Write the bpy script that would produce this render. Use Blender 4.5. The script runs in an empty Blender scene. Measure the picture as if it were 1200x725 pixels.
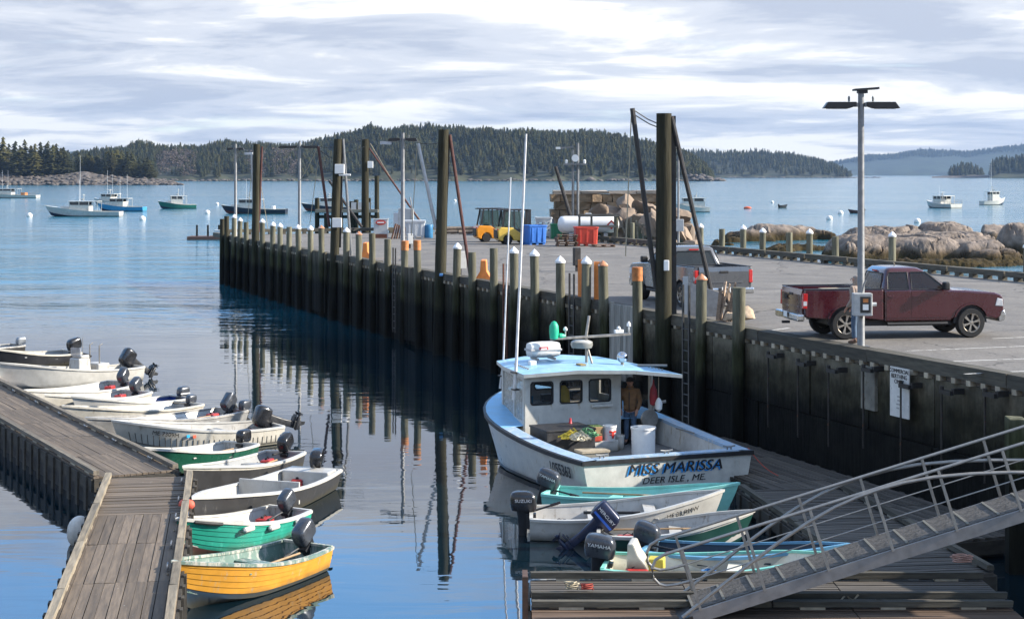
import bpy, bmesh, math, random
import numpy as np
from mathutils import Vector, Matrix, Euler, noise
random.seed(7)
R = math.radians
S = bpy.context.scene
COL = S.collection

# ------------------------------------------------------------------ camera
CAMZ, FPX, HY = 7.7, 2000.0, 204.0          # camera height above the water, focal length in photo pixels, horizon row
cam = bpy.data.cameras.new('camera')
cam.sensor_width = 36.0
cam.lens = 36.0 * FPX / 1200.0
cam.shift_y = -(362.5 - HY) / 1200.0
cam.clip_start, cam.clip_end = 0.5, 60000
camo = bpy.data.objects.new('camera', cam)
camo.location = (0, 0, CAMZ); camo.rotation_euler = (R(90), 0, 0)
COL.objects.link(camo); S.camera = camo

# ------------------------------------------------------------------ light
SUN_EL, SUN_AZ = R(27), R(92)               # azimuth clockwise from +y: the sun stands to the right
w = bpy.data.worlds.new('World'); S.world = w; w.use_nodes = True
nt = w.node_tree; nt.nodes.clear()
N = nt.nodes.new; LK = nt.links.new
def wmath(op, a, b=None, c=None):
    n = N('ShaderNodeMath'); n.operation = op
    for i, x in enumerate((a, b, c)):
        if x is None: continue
        if isinstance(x, (int, float)): n.inputs[i].default_value = x
        else: LK(x, n.inputs[i])
    return n.outputs[0]
def wmix(f, a, b):
    n = N('ShaderNodeMixRGB')
    for i, x in enumerate((f, a, b)):
        if isinstance(x, tuple): n.inputs[i].default_value = (*x, 1)
        elif isinstance(x, (int, float)): n.inputs[i].default_value = x
        else: LK(x, n.inputs[i])
    return n.outputs[0]
def wramp(f, stops):
    n = N('ShaderNodeValToRGB'); LK(f, n.inputs[0])
    e = n.color_ramp.elements
    while len(e) < len(stops): e.new(0.5)
    for k, (p, c) in enumerate(stops):
        e[k].position = p; e[k].color = (c, c, c, 1) if isinstance(c, (int, float)) else (*c, 1)
    n.color_ramp.interpolation = 'EASE'
    return n.outputs[0]
sky = N('ShaderNodeTexSky'); sky.sky_type = 'NISHITA'; sky.sun_disc = False
sky.sun_elevation = SUN_EL; sky.sun_rotation = SUN_AZ
sky.air_density = 1.0; sky.dust_density = 0.4; sky.ozone_density = 3.0
tc = N('ShaderNodeTexCoord')
sep = N('ShaderNodeSeparateXYZ'); LK(tc.outputs['Generated'], sep.inputs[0])
zz = wmath('MAXIMUM', sep.outputs[2], 0.0)
den = wmath('ADD', zz, 0.10)
qx = wmath('DIVIDE', sep.outputs[0], den); qy = wmath('DIVIDE', sep.outputs[1], den)
def cloudnoise(sx, sy, off, detail, rough, dist):
    cb = N('ShaderNodeCombineXYZ')
    LK(wmath('MULTIPLY', qx, sx), cb.inputs[0]); LK(wmath('MULTIPLY', qy, sy), cb.inputs[1]); cb.inputs[2].default_value = off
    n = N('ShaderNodeTexNoise'); n.inputs['Scale'].default_value = 1.0; n.inputs['Detail'].default_value = detail
    n.inputs['Roughness'].default_value = rough; n.inputs['Distortion'].default_value = dist
    LK(cb.outputs[0], n.inputs['Vector']); return n.outputs['Fac']
n1 = cloudnoise(0.7, 1.0, 3.7, 8, 0.55, 0.3)      # where cloud stands
n2 = cloudnoise(1.0, 1.25, 12.1, 9, 0.58, 0.35)       # its light and dark folds
veil = wramp(zz, [(0.05, 0.0), (0.15, 0.6), (0.45, 0.55), (0.8, 0.3)])   # thin bright veil over the blue
low = wramp(zz, [(0.0, 0.14), (0.03, 0.20), (0.12, 0.28), (0.17, 0.24), (0.22, 0.02)])
n2 = wmath('ADD', n2, wmath('MULTIPLY', wmath('SUBTRACT', 0.045, wmath('MINIMUM', zz, 0.13)), 0.9))   # bases grey overhead, lit edges low down
cov = wramp(wmath('ADD', n1, low), [(0.42, 0.0), (0.62, 1.0)])
shade = wramp(n2, [(0.37, (1.95, 2.06, 2.38)), (0.48, (2.75, 2.8, 2.98)), (0.60, (4.7, 4.5, 4.05))])
skyc = wmix(veil, sky.outputs[0], (1.3, 3.6, 7.4))
col = wmix(wmath('MULTIPLY', cov, 0.97), skyc, shade)
bg = N('ShaderNodeBackground'); bg.inputs[1].default_value = 0.15
LK(col, bg.inputs[0])
wo = N('ShaderNodeOutputWorld'); LK(bg.outputs[0], wo.inputs[0])

sl = bpy.data.lights.new('sun', 'SUN'); sl.energy = 5.0; sl.angle = R(0.53); sl.color = (1.0, 0.91, 0.78)
so = bpy.data.objects.new('sun', sl); COL.objects.link(so)
sd = Vector((math.sin(SUN_AZ) * math.cos(SUN_EL), math.cos(SUN_AZ) * math.cos(SUN_EL), math.sin(SUN_EL)))
so.rotation_euler = sd.to_track_quat('Z', 'Y').to_euler(); so.location = sd * 200

S.view_settings.view_transform = 'Standard'; S.view_settings.look = 'None'
S.view_settings.gamma = 1.0; S.view_settings.exposure = 1.12
S.render.engine = 'CYCLES'
S.cycles.max_bounces = 6; S.cycles.diffuse_bounces = 2; S.cycles.glossy_bounces = 4
S.cycles.transmission_bounces = 6; S.cycles.transparent_max_bounces = 8; S.cycles.volume_bounces = 0
S.cycles.caustics_reflective = False; S.cycles.caustics_refractive = False
S.cycles.use_denoising = True; S.cycles.sample_clamp_indirect = 6.0

# ------------------------------------------------------------------ helpers
def P(px, py, z=0.0):
    """point at height z seen at photo pixel (px, py)"""
    d = (CAMZ - z) * FPX / (py - HY)
    return Vector(((px - 600) / FPX * d, d, z))
def Dp(px, py, d):
    """point at depth d seen at photo pixel (px, py)"""
    return Vector(((px - 600) / FPX * d, d, CAMZ - (py - HY) / FPX * d))
PO = Vector((10.7, 35.7, 0)); PU = Vector((-0.3447, 0.9387, 0)); PN = Vector((0.9387, 0.3447, 0))
DECK, PIERL, PIERW, PIER0 = 3.4, 91.0, 20.4, -16.0
PIERROT = math.atan2(PU.y, PU.x)
def pier(s, t, z=DECK): return PO + PU * s + PN * t + Vector((0, 0, z))
def pier_s(px, t):
    o = PO + PN * t; k = (px - 600) / FPX
    return (k * o.y - o.x) / (PU.x - k * PU.y)

MATS = {}
def mat(name, col, rough=0.6, metal=0.0, var=0.18, scale=6.0, stretch=(1, 1, 1), col2=None, rnd=0.0, bump=0.0, bscale=None,
        wear=None, wear_at=0.62, wear_scale=5.0, coat=0.0, coords='Object', alpha=1.0, trans=0.0, emit=None, rvar=0.1, wstretch=None, wsoft=0.06, ior=1.45):
    if name in MATS: return MATS[name]
    m = bpy.data.materials.new(name); m.use_nodes = True; MATS[name] = m
    t = m.node_tree; b = t.nodes['Principled BSDF']; L = t.links.new
    tcn = t.nodes.new('ShaderNodeTexCoord')
    if coords == 'World':
        g = t.nodes.new('ShaderNodeNewGeometry'); src = g.outputs['Position']
    else: src = tcn.outputs[coords]
    mp = t.nodes.new('ShaderNodeMapping'); L(src, mp.inputs[0]); mp.inputs['Scale'].default_value = stretch
    vec = mp.outputs[0]
    if rnd:
        oi = t.nodes.new('ShaderNodeObjectInfo'); va = t.nodes.new('ShaderNodeVectorMath'); va.operation = 'MULTIPLY_ADD'
        cb = t.nodes.new('ShaderNodeCombineXYZ')
        for i in range(3): L(oi.outputs['Random'], cb.inputs[i])
        L(cb.outputs[0], va.inputs[0]); va.inputs[1].default_value = (37, 53, 71); L(vec, va.inputs[2]); vec = va.outputs[0]
    nz = t.nodes.new('ShaderNodeTexNoise'); nz.inputs['Scale'].default_value = scale; nz.inputs['Detail'].default_value = 7
    nz.inputs['Roughness'].default_value = 0.62; L(vec, nz.inputs['Vector'])
    rp = t.nodes.new('ShaderNodeValToRGB'); L(nz.outputs['Fac'], rp.inputs[0])
    c2 = col2 or tuple(min(1, c * (1 + var)) for c in col); c1 = col if col2 else tuple(c * (1 - var) for c in col)
    rp.color_ramp.elements[0].position = 0.32; rp.color_ramp.elements[0].color = (*c1, 1)
    rp.color_ramp.elements[1].position = 0.68; rp.color_ramp.elements[1].color = (*c2, 1)
    c = rp.outputs[0]
    if wear:
        mp2 = t.nodes.new('ShaderNodeMapping'); L(vec, mp2.inputs[0]); mp2.inputs['Scale'].default_value = wstretch or (1, 1, 1)
        n2_ = t.nodes.new('ShaderNodeTexNoise'); n2_.inputs['Scale'].default_value = wear_scale; n2_.inputs['Detail'].default_value = 9
        n2_.inputs['Roughness'].default_value = 0.7; L(mp2.outputs[0], n2_.inputs['Vector'])
        r2 = t.nodes.new('ShaderNodeValToRGB'); L(n2_.outputs['Fac'], r2.inputs[0])
        r2.color_ramp.elements[0].position = wear_at; r2.color_ramp.elements[0].color = (0, 0, 0, 1)
        r2.color_ramp.elements[1].position = wear_at + wsoft; r2.color_ramp.elements[1].color = (1, 1, 1, 1)
        mx = t.nodes.new('ShaderNodeMixRGB'); L(r2.outputs[0], mx.inputs[0]); L(c, mx.inputs[1]); mx.inputs[2].default_value = (*wear, 1)
        c = mx.outputs[0]
    if rnd:
        hs = t.nodes.new('ShaderNodeHueSaturation'); mr = t.nodes.new('ShaderNodeMapRange')
        L(oi.outputs['Random'], mr.inputs[0]); mr.inputs[3].default_value = 1 - rnd; mr.inputs[4].default_value = 1 + rnd
        L(mr.outputs[0], hs.inputs['Value']); L(c, hs.inputs['Color']); c = hs.outputs[0]
    L(c, b.inputs['Base Color'])
    b.inputs['Metallic'].default_value = metal; b.inputs['IOR'].default_value = ior
    b.inputs['Coat Weight'].default_value = coat; b.inputs['Coat Roughness'].default_value = 0.08
    b.inputs['Transmission Weight'].default_value = trans; b.inputs['Alpha'].default_value = alpha
    if rvar:
        mr2 = t.nodes.new('ShaderNodeMapRange'); L(nz.outputs['Fac'], mr2.inputs[0]); mr2.inputs[1].default_value = 0.3; mr2.inputs[2].default_value = 0.7
        mr2.inputs[3].default_value = max(0.02, rough - rvar); mr2.inputs[4].default_value = min(1, rough + rvar); L(mr2.outputs[0], b.inputs['Roughness'])
    else: b.inputs['Roughness'].default_value = rough
    if bump:
        bp = t.nodes.new('ShaderNodeBump'); bp.inputs['Strength'].default_value = 1.0; bp.inputs['Distance'].default_value = bump
        if bscale:
            n3 = t.nodes.new('ShaderNodeTexNoise'); n3.inputs['Scale'].default_value = bscale; n3.inputs['Detail'].default_value = 6; L(vec, n3.inputs['Vector'])
            L(n3.outputs['Fac'], bp.inputs['Height'])
        else: L(nz.outputs['Fac'], bp.inputs['Height'])
        L(bp.outputs[0], b.inputs['Normal'])
    if emit:
        b.inputs['Emission Color'].default_value = (*emit, 1); b.inputs['Emission Strength'].default_value = 1.0
    return m

class G:
    """collects shapes, links them as ONE mesh object"""
    def __init__(s): s.v = []; s.f = []; s.m = []
    def add(s, vs, fs, mi=0):
        o = len(s.v); s.v += [tuple(v) for v in vs]
        s.f += [tuple(i + o for i in f) for f in fs]; s.m += [mi] * len(fs); return s
    def box(s, c, d, rz=0.0, mi=0, taper=1.0, M=None, shx=0.0):
        a, b, h = d[0] / 2, d[1] / 2, d[2] / 2
        vs = []
        for z, k in ((-h, 1), (h, taper)):
            for x, y in ((-a, -b), (a, -b), (a, b), (-a, b)):
                vs.append(Vector((x * k + (shx if z > 0 else 0), y * k, z)))
        Rm = M or Matrix.Rotation(rz, 3, 'Z')
        vs = [Rm @ v + Vector(c) for v in vs]
        return s.add(vs, [(0, 3, 2, 1), (4, 5, 6, 7), (0, 1, 5, 4), (1, 2, 6, 5), (2, 3, 7, 6), (3, 0, 4, 7)], mi)
    def beam(s, a, b, w, h, mi=0, up=(0, 0, 1)):
        a, b = Vector(a), Vector(b); d = (b - a); L = d.length; d.normalize()
        u = Vector(up); x = d.cross(u)
        if x.length < 1e-4: x = d.cross(Vector((1, 0, 0)))
        x.normalize(); u = x.cross(d)
        M = Matrix((d, x, u)).transposed()
        return s.box((a + b) / 2, (L, w, h), M=M, mi=mi)
    def tube(s, pts, r, n=8, mi=0, caps=True, r1=None):
        pts = [Vector(p) for p in pts]; K = len(pts); rings = []
        t0 = (pts[1] - pts[0]).normalized(); up = Vector((0, 0, 1)) if abs(t0.z) < 0.9 else Vector((1, 0, 0))
        for i, p in enumerate(pts):
            t = (pts[min(i + 1, K - 1)] - pts[max(i - 1, 0)]).normalized()
            x = t.cross(up).normalized(); y = t.cross(x).normalized()
            rr = r if r1 is None else r + (r1 - r) * i / (K - 1)
            rings.append([p + (x * math.cos(2 * math.pi * k / n) + y * math.sin(2 * math.pi * k / n)) * rr for k in range(n)])
        return s.loft(rings, caps=caps, mi=mi)
    def loft(s, rings, closed=True, caps=True, mi=0, rowmi=None):
        n = len(rings[0]); vs = [v for r in rings for v in r]; o = len(s.v)
        s.v += [tuple(v) for v in vs]
        for i in range(len(rings) - 1):
            for j in range(n if closed else n - 1):
                k = (j + 1) % n
                s.f.append((o + i * n + j, o + i * n + k, o + (i + 1) * n + k, o + (i + 1) * n + j)); s.m.append(rowmi[j] if rowmi else mi)
        if caps and closed:
            s.f.append(tuple(o + j for j in range(n))[::-1]); s.m.append(mi)
            s.f.append(tuple(o + (len(rings) - 1) * n + j for j in range(n))); s.m.append(mi)
        return s
    def lathe(s, prof, n=16, c=(0, 0, 0), axis='Z', mi=0, caps=True):
        rings = []
        for r, z in prof:
            ring = []
            for k in range(n):
                a = 2 * math.pi * k / n; p = (r * math.cos(a), r * math.sin(a), z)
                if axis == 'Y': p = (p[0], p[2], p[1])
                if axis == 'X': p = (p[2], p[0], p[1])
                ring.append(Vector(p) + Vector(c))
            rings.append(ring)
        return s.loft(rings, caps=caps, mi=mi)
    def ball(s, c, r, n=12, m=8, sq=(1, 1, 1), mi=0):
        prof = [(max(1e-3, math.sin(math.pi * i / m)) * r, -math.cos(math.pi * i / m) * r) for i in range(m + 1)]
        g = G().lathe(prof, n)
        return s.add([(x * sq[0] + c[0], y * sq[1] + c[1], z * sq[2] + c[2]) for x, y, z in g.v], g.f, mi)
    def prism(s, poly, lo, hi, axis='Y', mi=0, inset=None):
        n = len(poly); vs = []
        for k, d in enumerate((lo, hi)):
            for a, b in poly:
                vs.append({'Y': (a, d, b), 'X': (d, a, b), 'Z': (a, b, d)}[axis])
        fs = [tuple(range(n))[::-1], tuple(range(n, 2 * n))] + [(i, (i + 1) % n, n + (i + 1) % n, n + i) for i in range(n)]
        return s.add(vs, fs, mi)
    def quad(s, a, b, c, d, mi=0): return s.add([a, b, c, d], [(0, 1, 2, 3)], mi)
    def jitter(s, a, seed=0):
        rr = random.Random(seed); s.v = [(x + rr.uniform(-a, a), y + rr.uniform(-a, a), z + rr.uniform(-a, a)) for x, y, z in s.v]; return s
    def xform(s, M):
        s.v = [tuple(M @ Vector(v)) for v in s.v]; return s
    def mesh(s, name, mats, smooth=False, ang=35, fix=True):
        me = bpy.data.meshes.new(name); me.from_pydata(s.v, [], s.f)
        for m in (mats if isinstance(mats, (list, tuple)) else [mats]): me.materials.append(m)
        if len(set(s.m)) > 1: me.polygons.foreach_set('material_index', s.m)
        if fix:
            bm = bmesh.new(); bm.from_mesh(me); bmesh.ops.recalc_face_normals(bm, faces=bm.faces); bm.to_mesh(me); bm.free()
        if smooth:
            me.polygons.foreach_set('use_smooth', [True] * len(me.polygons)); me.set_sharp_from_angle(angle=R(ang))
        me.update(); return me
    def obj(s, name, mats, parent=None, loc=(0, 0, 0), rot=(0, 0, 0), smooth=False, ang=35, bevel=0.0, seg=2, label=None, fix=True):
        return link(name, s.mesh(name, mats, smooth, ang, fix), parent, loc, rot, bevel=bevel, seg=seg, label=label)
def link(name, me, parent=None, loc=(0, 0, 0), rot=(0, 0, 0), scale=(1, 1, 1), bevel=0.0, seg=2, label=None):
    o = bpy.data.objects.new(name, me); COL.objects.link(o); o.parent = parent
    o.location = loc; o.rotation_euler = rot; o.scale = scale
    if bevel:
        md = o.modifiers.new('bevel', 'BEVEL'); md.width = bevel; md.segments = seg; md.limit_method = 'ANGLE'; md.angle_limit = R(40)
    if label: o['label'] = label
    return o
def tag(o, label, cat, group=None):
    o['label'] = label; o['category'] = cat
    if group: o['group'] = group
    return o
def thing(name, label, cat, loc=(0, 0, 0), rz=0.0, group=None):
    o = bpy.data.objects.new(name, None); COL.objects.link(o); o.location = loc; o.rotation_euler = (0, 0, rz)
    o.empty_display_size = 0.2
    return tag(o, label, cat, group)
def kind(o, k): o['kind'] = k; return o
def dup(root, loc=None, rz=None, label=None, group=None, sc=None):
    def cp(o, par):
        c = o.copy(); COL.objects.link(c); c.parent = par
        for ch in list(o.children): cp(ch, c)
        return c
    r = cp(root, None)
    if loc is not None: r.location = loc
    if rz is not None: r.rotation_euler = (0, 0, rz)
    if sc: r.scale = sc
    if label: r['label'] = label
    if group: r['group'] = group
    return r
def text_mesh(txt, size, extrude=0.004, shear=0.0, bold=0.0, m=None, sx=1.0, name='lettering', spacing=1.0):
    cu = bpy.data.curves.new('t', 'FONT'); cu.body = txt; cu.size = size; cu.extrude = extrude; cu.shear = shear; cu.offset = bold
    cu.align_x = 'CENTER'; cu.align_y = 'CENTER'; cu.resolution_u = 3; cu.space_character = spacing
    o = bpy.data.objects.new('t', cu); COL.objects.link(o)
    bpy.context.view_layer.update()
    me = bpy.data.meshes.new_from_object(o.evaluated_get(bpy.context.evaluated_depsgraph_get()))
    bpy.data.objects.remove(o); bpy.data.curves.remove(cu)
    me.materials.clear(); me.materials.append(m); me.name = name
    if sx != 1.0: me.transform(Matrix.Diagonal((sx, 1, 1, 1)))
    return me
def text_on(txt, size, pos, right, up, parent, m, name='lettering', **k):
    """flat lettering lying on a surface: right = reading direction, up = top of the letters"""
    me = text_mesh(txt, size, m=m, name=name, **k)
    r = Vector(right).normalized(); u = Vector(up); u = (u - r * u.dot(r)).normalized(); n = r.cross(u)
    o = link(name, me, parent, pos); o.rotation_euler = Matrix((r, u, n)).transposed().to_euler(); return o
def rock_mesh(name, m, size, seed, sub=3, rough=0.28, flat=0.0, fr=1.3, cracks=0.0, facets=9):
    bm = bmesh.new(); bmesh.ops.create_icosphere(bm, subdivisions=sub, radius=1.0)
    rg = random.Random(seed); planes = [(Vector((rg.gauss(0, 1), rg.gauss(0, 1), rg.gauss(0, .8))).normalized(), rg.uniform(.58, .85)) for _ in range(facets)]
    off = Vector((seed * 3.17, seed * 1.71, seed * 0.37))
    for v in bm.verts:
        p = v.co.copy(); q = p * fr + off
        k = 1 + rough * (noise.noise(q) + 0.5 * noise.noise(q * 2.3) + 0.25 * noise.noise(q * 5.1))
        if cracks:
            c = noise.voronoi(q * 1.6)[0]; k -= cracks * max(0, 0.12 - (c[1] - c[0])) * 4
        p *= k
        for pn, pd in planes:
            ex = p.dot(pn) - pd
            if ex > 0: p -= pn * ex * 0.9
        p += v.normal * 0.03 * noise.noise(q * 9)
        if p.z < -flat: p.z = -flat + (p.z + flat) * 0.2
        v.co = Vector((p.x * size[0], p.y * size[1], p.z * size[2]))
    me = bpy.data.meshes.new(name); bm.to_mesh(me); bm.free(); me.materials.append(m)
    me.polygons.foreach_set('use_smooth', [True] * len(me.polygons)); me.set_sharp_from_angle(angle=R(40))
    return me
# ------------------------------------------------------------------ water
def make_water():
    m = bpy.data.materials.new('sea_water'); m.use_nodes = True; t = m.node_tree; L = t.links.new
    b = t.nodes['Principled BSDF']
    b.inputs['IOR'].default_value = 2.1
    g = t.nodes.new('ShaderNodeNewGeometry'); sp = t.nodes.new('ShaderNodeSeparateXYZ'); L(g.outputs['Position'], sp.inputs[0])
    def ns(scale, st, detail=3, dist=0.0):
        mp = t.nodes.new('ShaderNodeMapping'); mp.inputs['Scale'].default_value = st; mp.inputs['Rotation'].default_value = (0, 0, R(8)); L(g.outputs['Position'], mp.inputs[0])
        n = t.nodes.new('ShaderNodeTexNoise'); n.inputs['Scale'].default_value = scale; n.inputs['Detail'].default_value = detail
        n.inputs['Distortion'].default_value = dist; n.inputs['Roughness'].default_value = 0.5; L(mp.outputs[0], n.inputs['Vector']); return n.outputs['Fac']
    def mt(op, a, c):
        n = t.nodes.new('ShaderNodeMath'); n.operation = op
        for i, x in enumerate((a, c)):
            if isinstance(x, (int, float)): n.inputs[i].default_value = x
            else: L(x, n.inputs[i])
        return n.outputs[0]
    # harbour calm close by, wind ripples in the open
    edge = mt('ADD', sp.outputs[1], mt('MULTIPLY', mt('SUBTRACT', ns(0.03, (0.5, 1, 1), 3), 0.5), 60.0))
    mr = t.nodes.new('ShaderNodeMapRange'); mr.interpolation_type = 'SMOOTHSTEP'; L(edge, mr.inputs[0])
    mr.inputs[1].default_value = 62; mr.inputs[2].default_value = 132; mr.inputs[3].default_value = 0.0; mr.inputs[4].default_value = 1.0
    gust = t.nodes.new('ShaderNodeMapRange'); L(ns(0.02, (0.35, 1, 1), 4), gust.inputs[0])
    gust.inputs[1].default_value = 0.35; gust.inputs[2].default_value = 0.65; gust.inputs[3].default_value = 0.55; gust.inputs[4].default_value = 1.25
    calm = mt('ADD', mt('MULTIPLY', ns(0.55, (0.55, 1.6, 1), 2, 0.6), 0.011), mt('MULTIPLY', ns(2.6, (0.6, 1.3, 1), 2), 0.0022))
    open_ = mt('ADD', mt('MULTIPLY', ns(0.7, (0.7, 1.2, 1), 4, 0.3), 0.26), mt('MULTIPLY', ns(0.12, (0.6, 1.2, 1), 3), 0.8))
    bc = t.nodes.new('ShaderNodeMixRGB'); L(mr.outputs[0], bc.inputs[0]); bc.inputs[1].default_value = (0.003, 0.012, 0.019, 1); bc.inputs[2].default_value = (0.005, 0.120, 0.180, 1); L(bc.outputs[0], b.inputs['Base Color'])  # bluer base in the open: reflection of the higher sky put into the colour
    ir = t.nodes.new('ShaderNodeMapRange'); L(mr.outputs[0], ir.inputs[0]); ir.inputs[3].default_value = 2.3; ir.inputs[4].default_value = 1.36; L(ir.outputs[0], b.inputs['IOR'])
    still = t.nodes.new('ShaderNodeMapRange'); L(ns(0.09, (0.4, 1, 1), 3), still.inputs[0]); still.inputs[1].default_value = .38; still.inputs[2].default_value = .62; still.inputs[3].default_value = .25; still.inputs[4].default_value = 1.1
    calm = mt('MULTIPLY', calm, still.outputs[0])
    h = mt('ADD', calm, mt('MULTIPLY', mt('MULTIPLY', open_, mr.outputs[0]), gust.outputs[0]))
    bp = t.nodes.new('ShaderNodeBump'); bp.inputs['Strength'].default_value = 1.0; bp.inputs['Distance'].default_value = 1.0
    L(h, bp.inputs['Height']); L(bp.outputs[0], b.inputs['Normal'])
    rr = t.nodes.new('ShaderNodeMapRange'); L(mr.outputs[0], rr.inputs[0]); rr.inputs[3].default_value = 0.02; rr.inputs[4].default_value = 0.10
    L(rr.outputs[0], b.inputs['Roughness'])
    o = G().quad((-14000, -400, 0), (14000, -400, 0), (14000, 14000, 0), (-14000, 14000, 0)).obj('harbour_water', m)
    kind(o, 'structure')
make_water()

# ------------------------------------------------------------------ distant land
rockgrey = mat('granite_shore', (0.105, 0.09, 0.08), 0.85, var=0.5, scale=0.25, bump=0.4, bscale=0.6, wear=(0.05, 0.04, 0.03), wear_at=0.50, wear_scale=0.3, wsoft=0.12)
soil = mat('forest_floor', (0.035, 0.04, 0.022), 0.95, var=0.4, scale=0.05)
hillm = mat('wooded_hillside', (0.022, 0.035, 0.022), 0.95, var=0.5, scale=0.012, bump=3.0, bscale=0.05)
bark = mat('bark', (0.07, 0.055, 0.045), 0.9, var=0.3, scale=3)
def foliage_mat(name):
    m = bpy.data.materials.new(name); m.use_nodes = True; t = m.node_tree; b = t.nodes['Principled BSDF']
    a = t.nodes.new('ShaderNodeAttribute'); a.attribute_name = 'tint'
    n = t.nodes.new('ShaderNodeTexNoise'); n.inputs['Scale'].default_value = 0.6; n.inputs['Detail'].default_value = 4
    g = t.nodes.new('ShaderNodeNewGeometry'); t.links.new(g.outputs['Position'], n.inputs['Vector'])
    mr = t.nodes.new('ShaderNodeMapRange'); t.links.new(n.outputs['Fac'], mr.inputs[0]); mr.inputs[1].default_value = 0.3; mr.inputs[2].default_value = 0.7
    mr.inputs[3].default_value = 0.7; mr.inputs[4].default_value = 1.35
    h = t.nodes.new('ShaderNodeHueSaturation'); t.links.new(a.outputs['Color'], h.inputs['Color']); t.links.new(mr.outputs[0], h.inputs['Value'])
    t.links.new(h.outputs[0], b.inputs['Base Color']); b.inputs['Roughness'].default_value = 0.85; b.inputs['Specular IOR Level'].default_value = 0.15
    return m
FOL = foliage_mat('spruce_needles')
def conifer(seed, layers=9, pts=7, wide=1.0, broken=0.0):
    """unit spruce (height 1, radius about 0.2): ragged drooping whorls"""
    rr = random.Random(seed); V = []; F = []
    for i in range(layers):
        a = i / layers
        zt = 0.10 + 0.90 * (a + 1.25 / layers); zb = 0.10 + 0.90 * a - 0.02
        rad = (0.215 * (1 - a) ** 0.85 + 0.012) * wide * rr.uniform(0.75, 1.2)
        if a < 0.12: rad *= 0.7
        cx, cy = rr.uniform(-.012, .012), rr.uniform(-.012, .012)
        o = len(V); V.append((cx, cy, min(1.0, zt)))
        ph = rr.random() * 6.28; n = pts * 2 if a < 0.7 else pts + 1
        for k in range(n):
            q = rad * (rr.uniform(0.85, 1.25) if k % 2 == 0 else rr.uniform(0.3, 0.55))
            an = ph + 6.283 * k / n + rr.uniform(-.12, .12)
            V.append((cx + q * math.cos(an), cy + q * math.sin(an), zb + rr.uniform(-.025, .02) + (0.03 if k % 2 else 0)))
        F += [(o, o + 1 + k, o + 1 + (k + 1) % n) for k in range(n)]
    return np.array(V, 'f'), np.array(F, 'i')
def bare_tree(seed):
    rr = random.Random(seed); V = []; F = []
    for k in range(70):
        z = rr.uniform(0.25, 1.0); rad = 0.30 * math.sin(math.pi * min(1, (z - 0.1) / 0.92)) ** 0.6
        an = rr.random() * 6.28; q = rad * rr.random() ** 0.5; c = Vector((q * math.cos(an), q * math.sin(an), z)); o = len(V)
        for j in range(3): V.append(tuple(c + Vector((rr.uniform(-.07, .07), rr.uniform(-.07, .07), rr.uniform(-.09, .09)))))
        F.append((o, o + 1, o + 2))
    return np.array(V, 'f'), np.array(F, 'i')
CONS = [conifer(s, 8 + s % 3, 6, 0.85 + 0.08 * (s % 5)) for s in range(8)] + [bare_tree(s) for s in (91, 92)]
def tris_obj(name, V, F, m, tint=None):
    me = bpy.data.meshes.new(name); n = len(F)
    me.vertices.add(len(V)); me.vertices.foreach_set('co', V.astype('f').ravel())
    me.loops.add(n * 3); me.loops.foreach_set('vertex_index', F.astype('i').ravel())
    me.polygons.add(n); me.polygons.foreach_set('loop_start', np.arange(0, n * 3, 3, dtype='i'))
    me.materials.append(m)
    if tint is not None:
        at = me.color_attributes.new('tint', 'FLOAT_COLOR', 'POINT'); at.data.foreach_set('color', np.c_[tint, np.ones(len(tint))].astype('f').ravel())
    me.update(calc_edges=True); me.validate()
    o = bpy.data.objects.new(name, me); COL.objects.link(o); return o
def tree_tint(rr, bare=False):
    if bare: k = rr.uniform(0.8, 1.2); return (0.105 * k, 0.085 * k, 0.075 * k)
    k = rr.uniform(0.35, 0.95); y = rr.random() ** 2
    return ((0.034 + 0.032 * y) * k, (0.042 + 0.018 * y) * k, (0.017) * k)
def forest(name, places, seed=1):
    rr = random.Random(seed); VV = []; FF = []; TT = []; o = 0
    for x, y, z, h, bare in places:
        V, F = CONS[8 + rr.randrange(2)] if bare else CONS[rr.randrange(8)]
        a = rr.random() * 6.28; c, s_ = math.cos(a), math.sin(a); wd = h * rr.uniform(1.2, 1.9)
        Q = np.empty_like(V); Q[:, 0] = (V[:, 0] * c - V[:, 1] * s_) * wd + x; Q[:, 1] = (V[:, 0] * s_ + V[:, 1] * c) * wd + y; Q[:, 2] = V[:, 2] * h + z
        VV.append(Q); FF.append(F + o); o += len(V); TT.append(np.tile(tree_tint(rr, bare), (len(V), 1)))
    return tris_obj(name, np.concatenate(VV), np.concatenate(FF), FOL, np.concatenate(TT))
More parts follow.
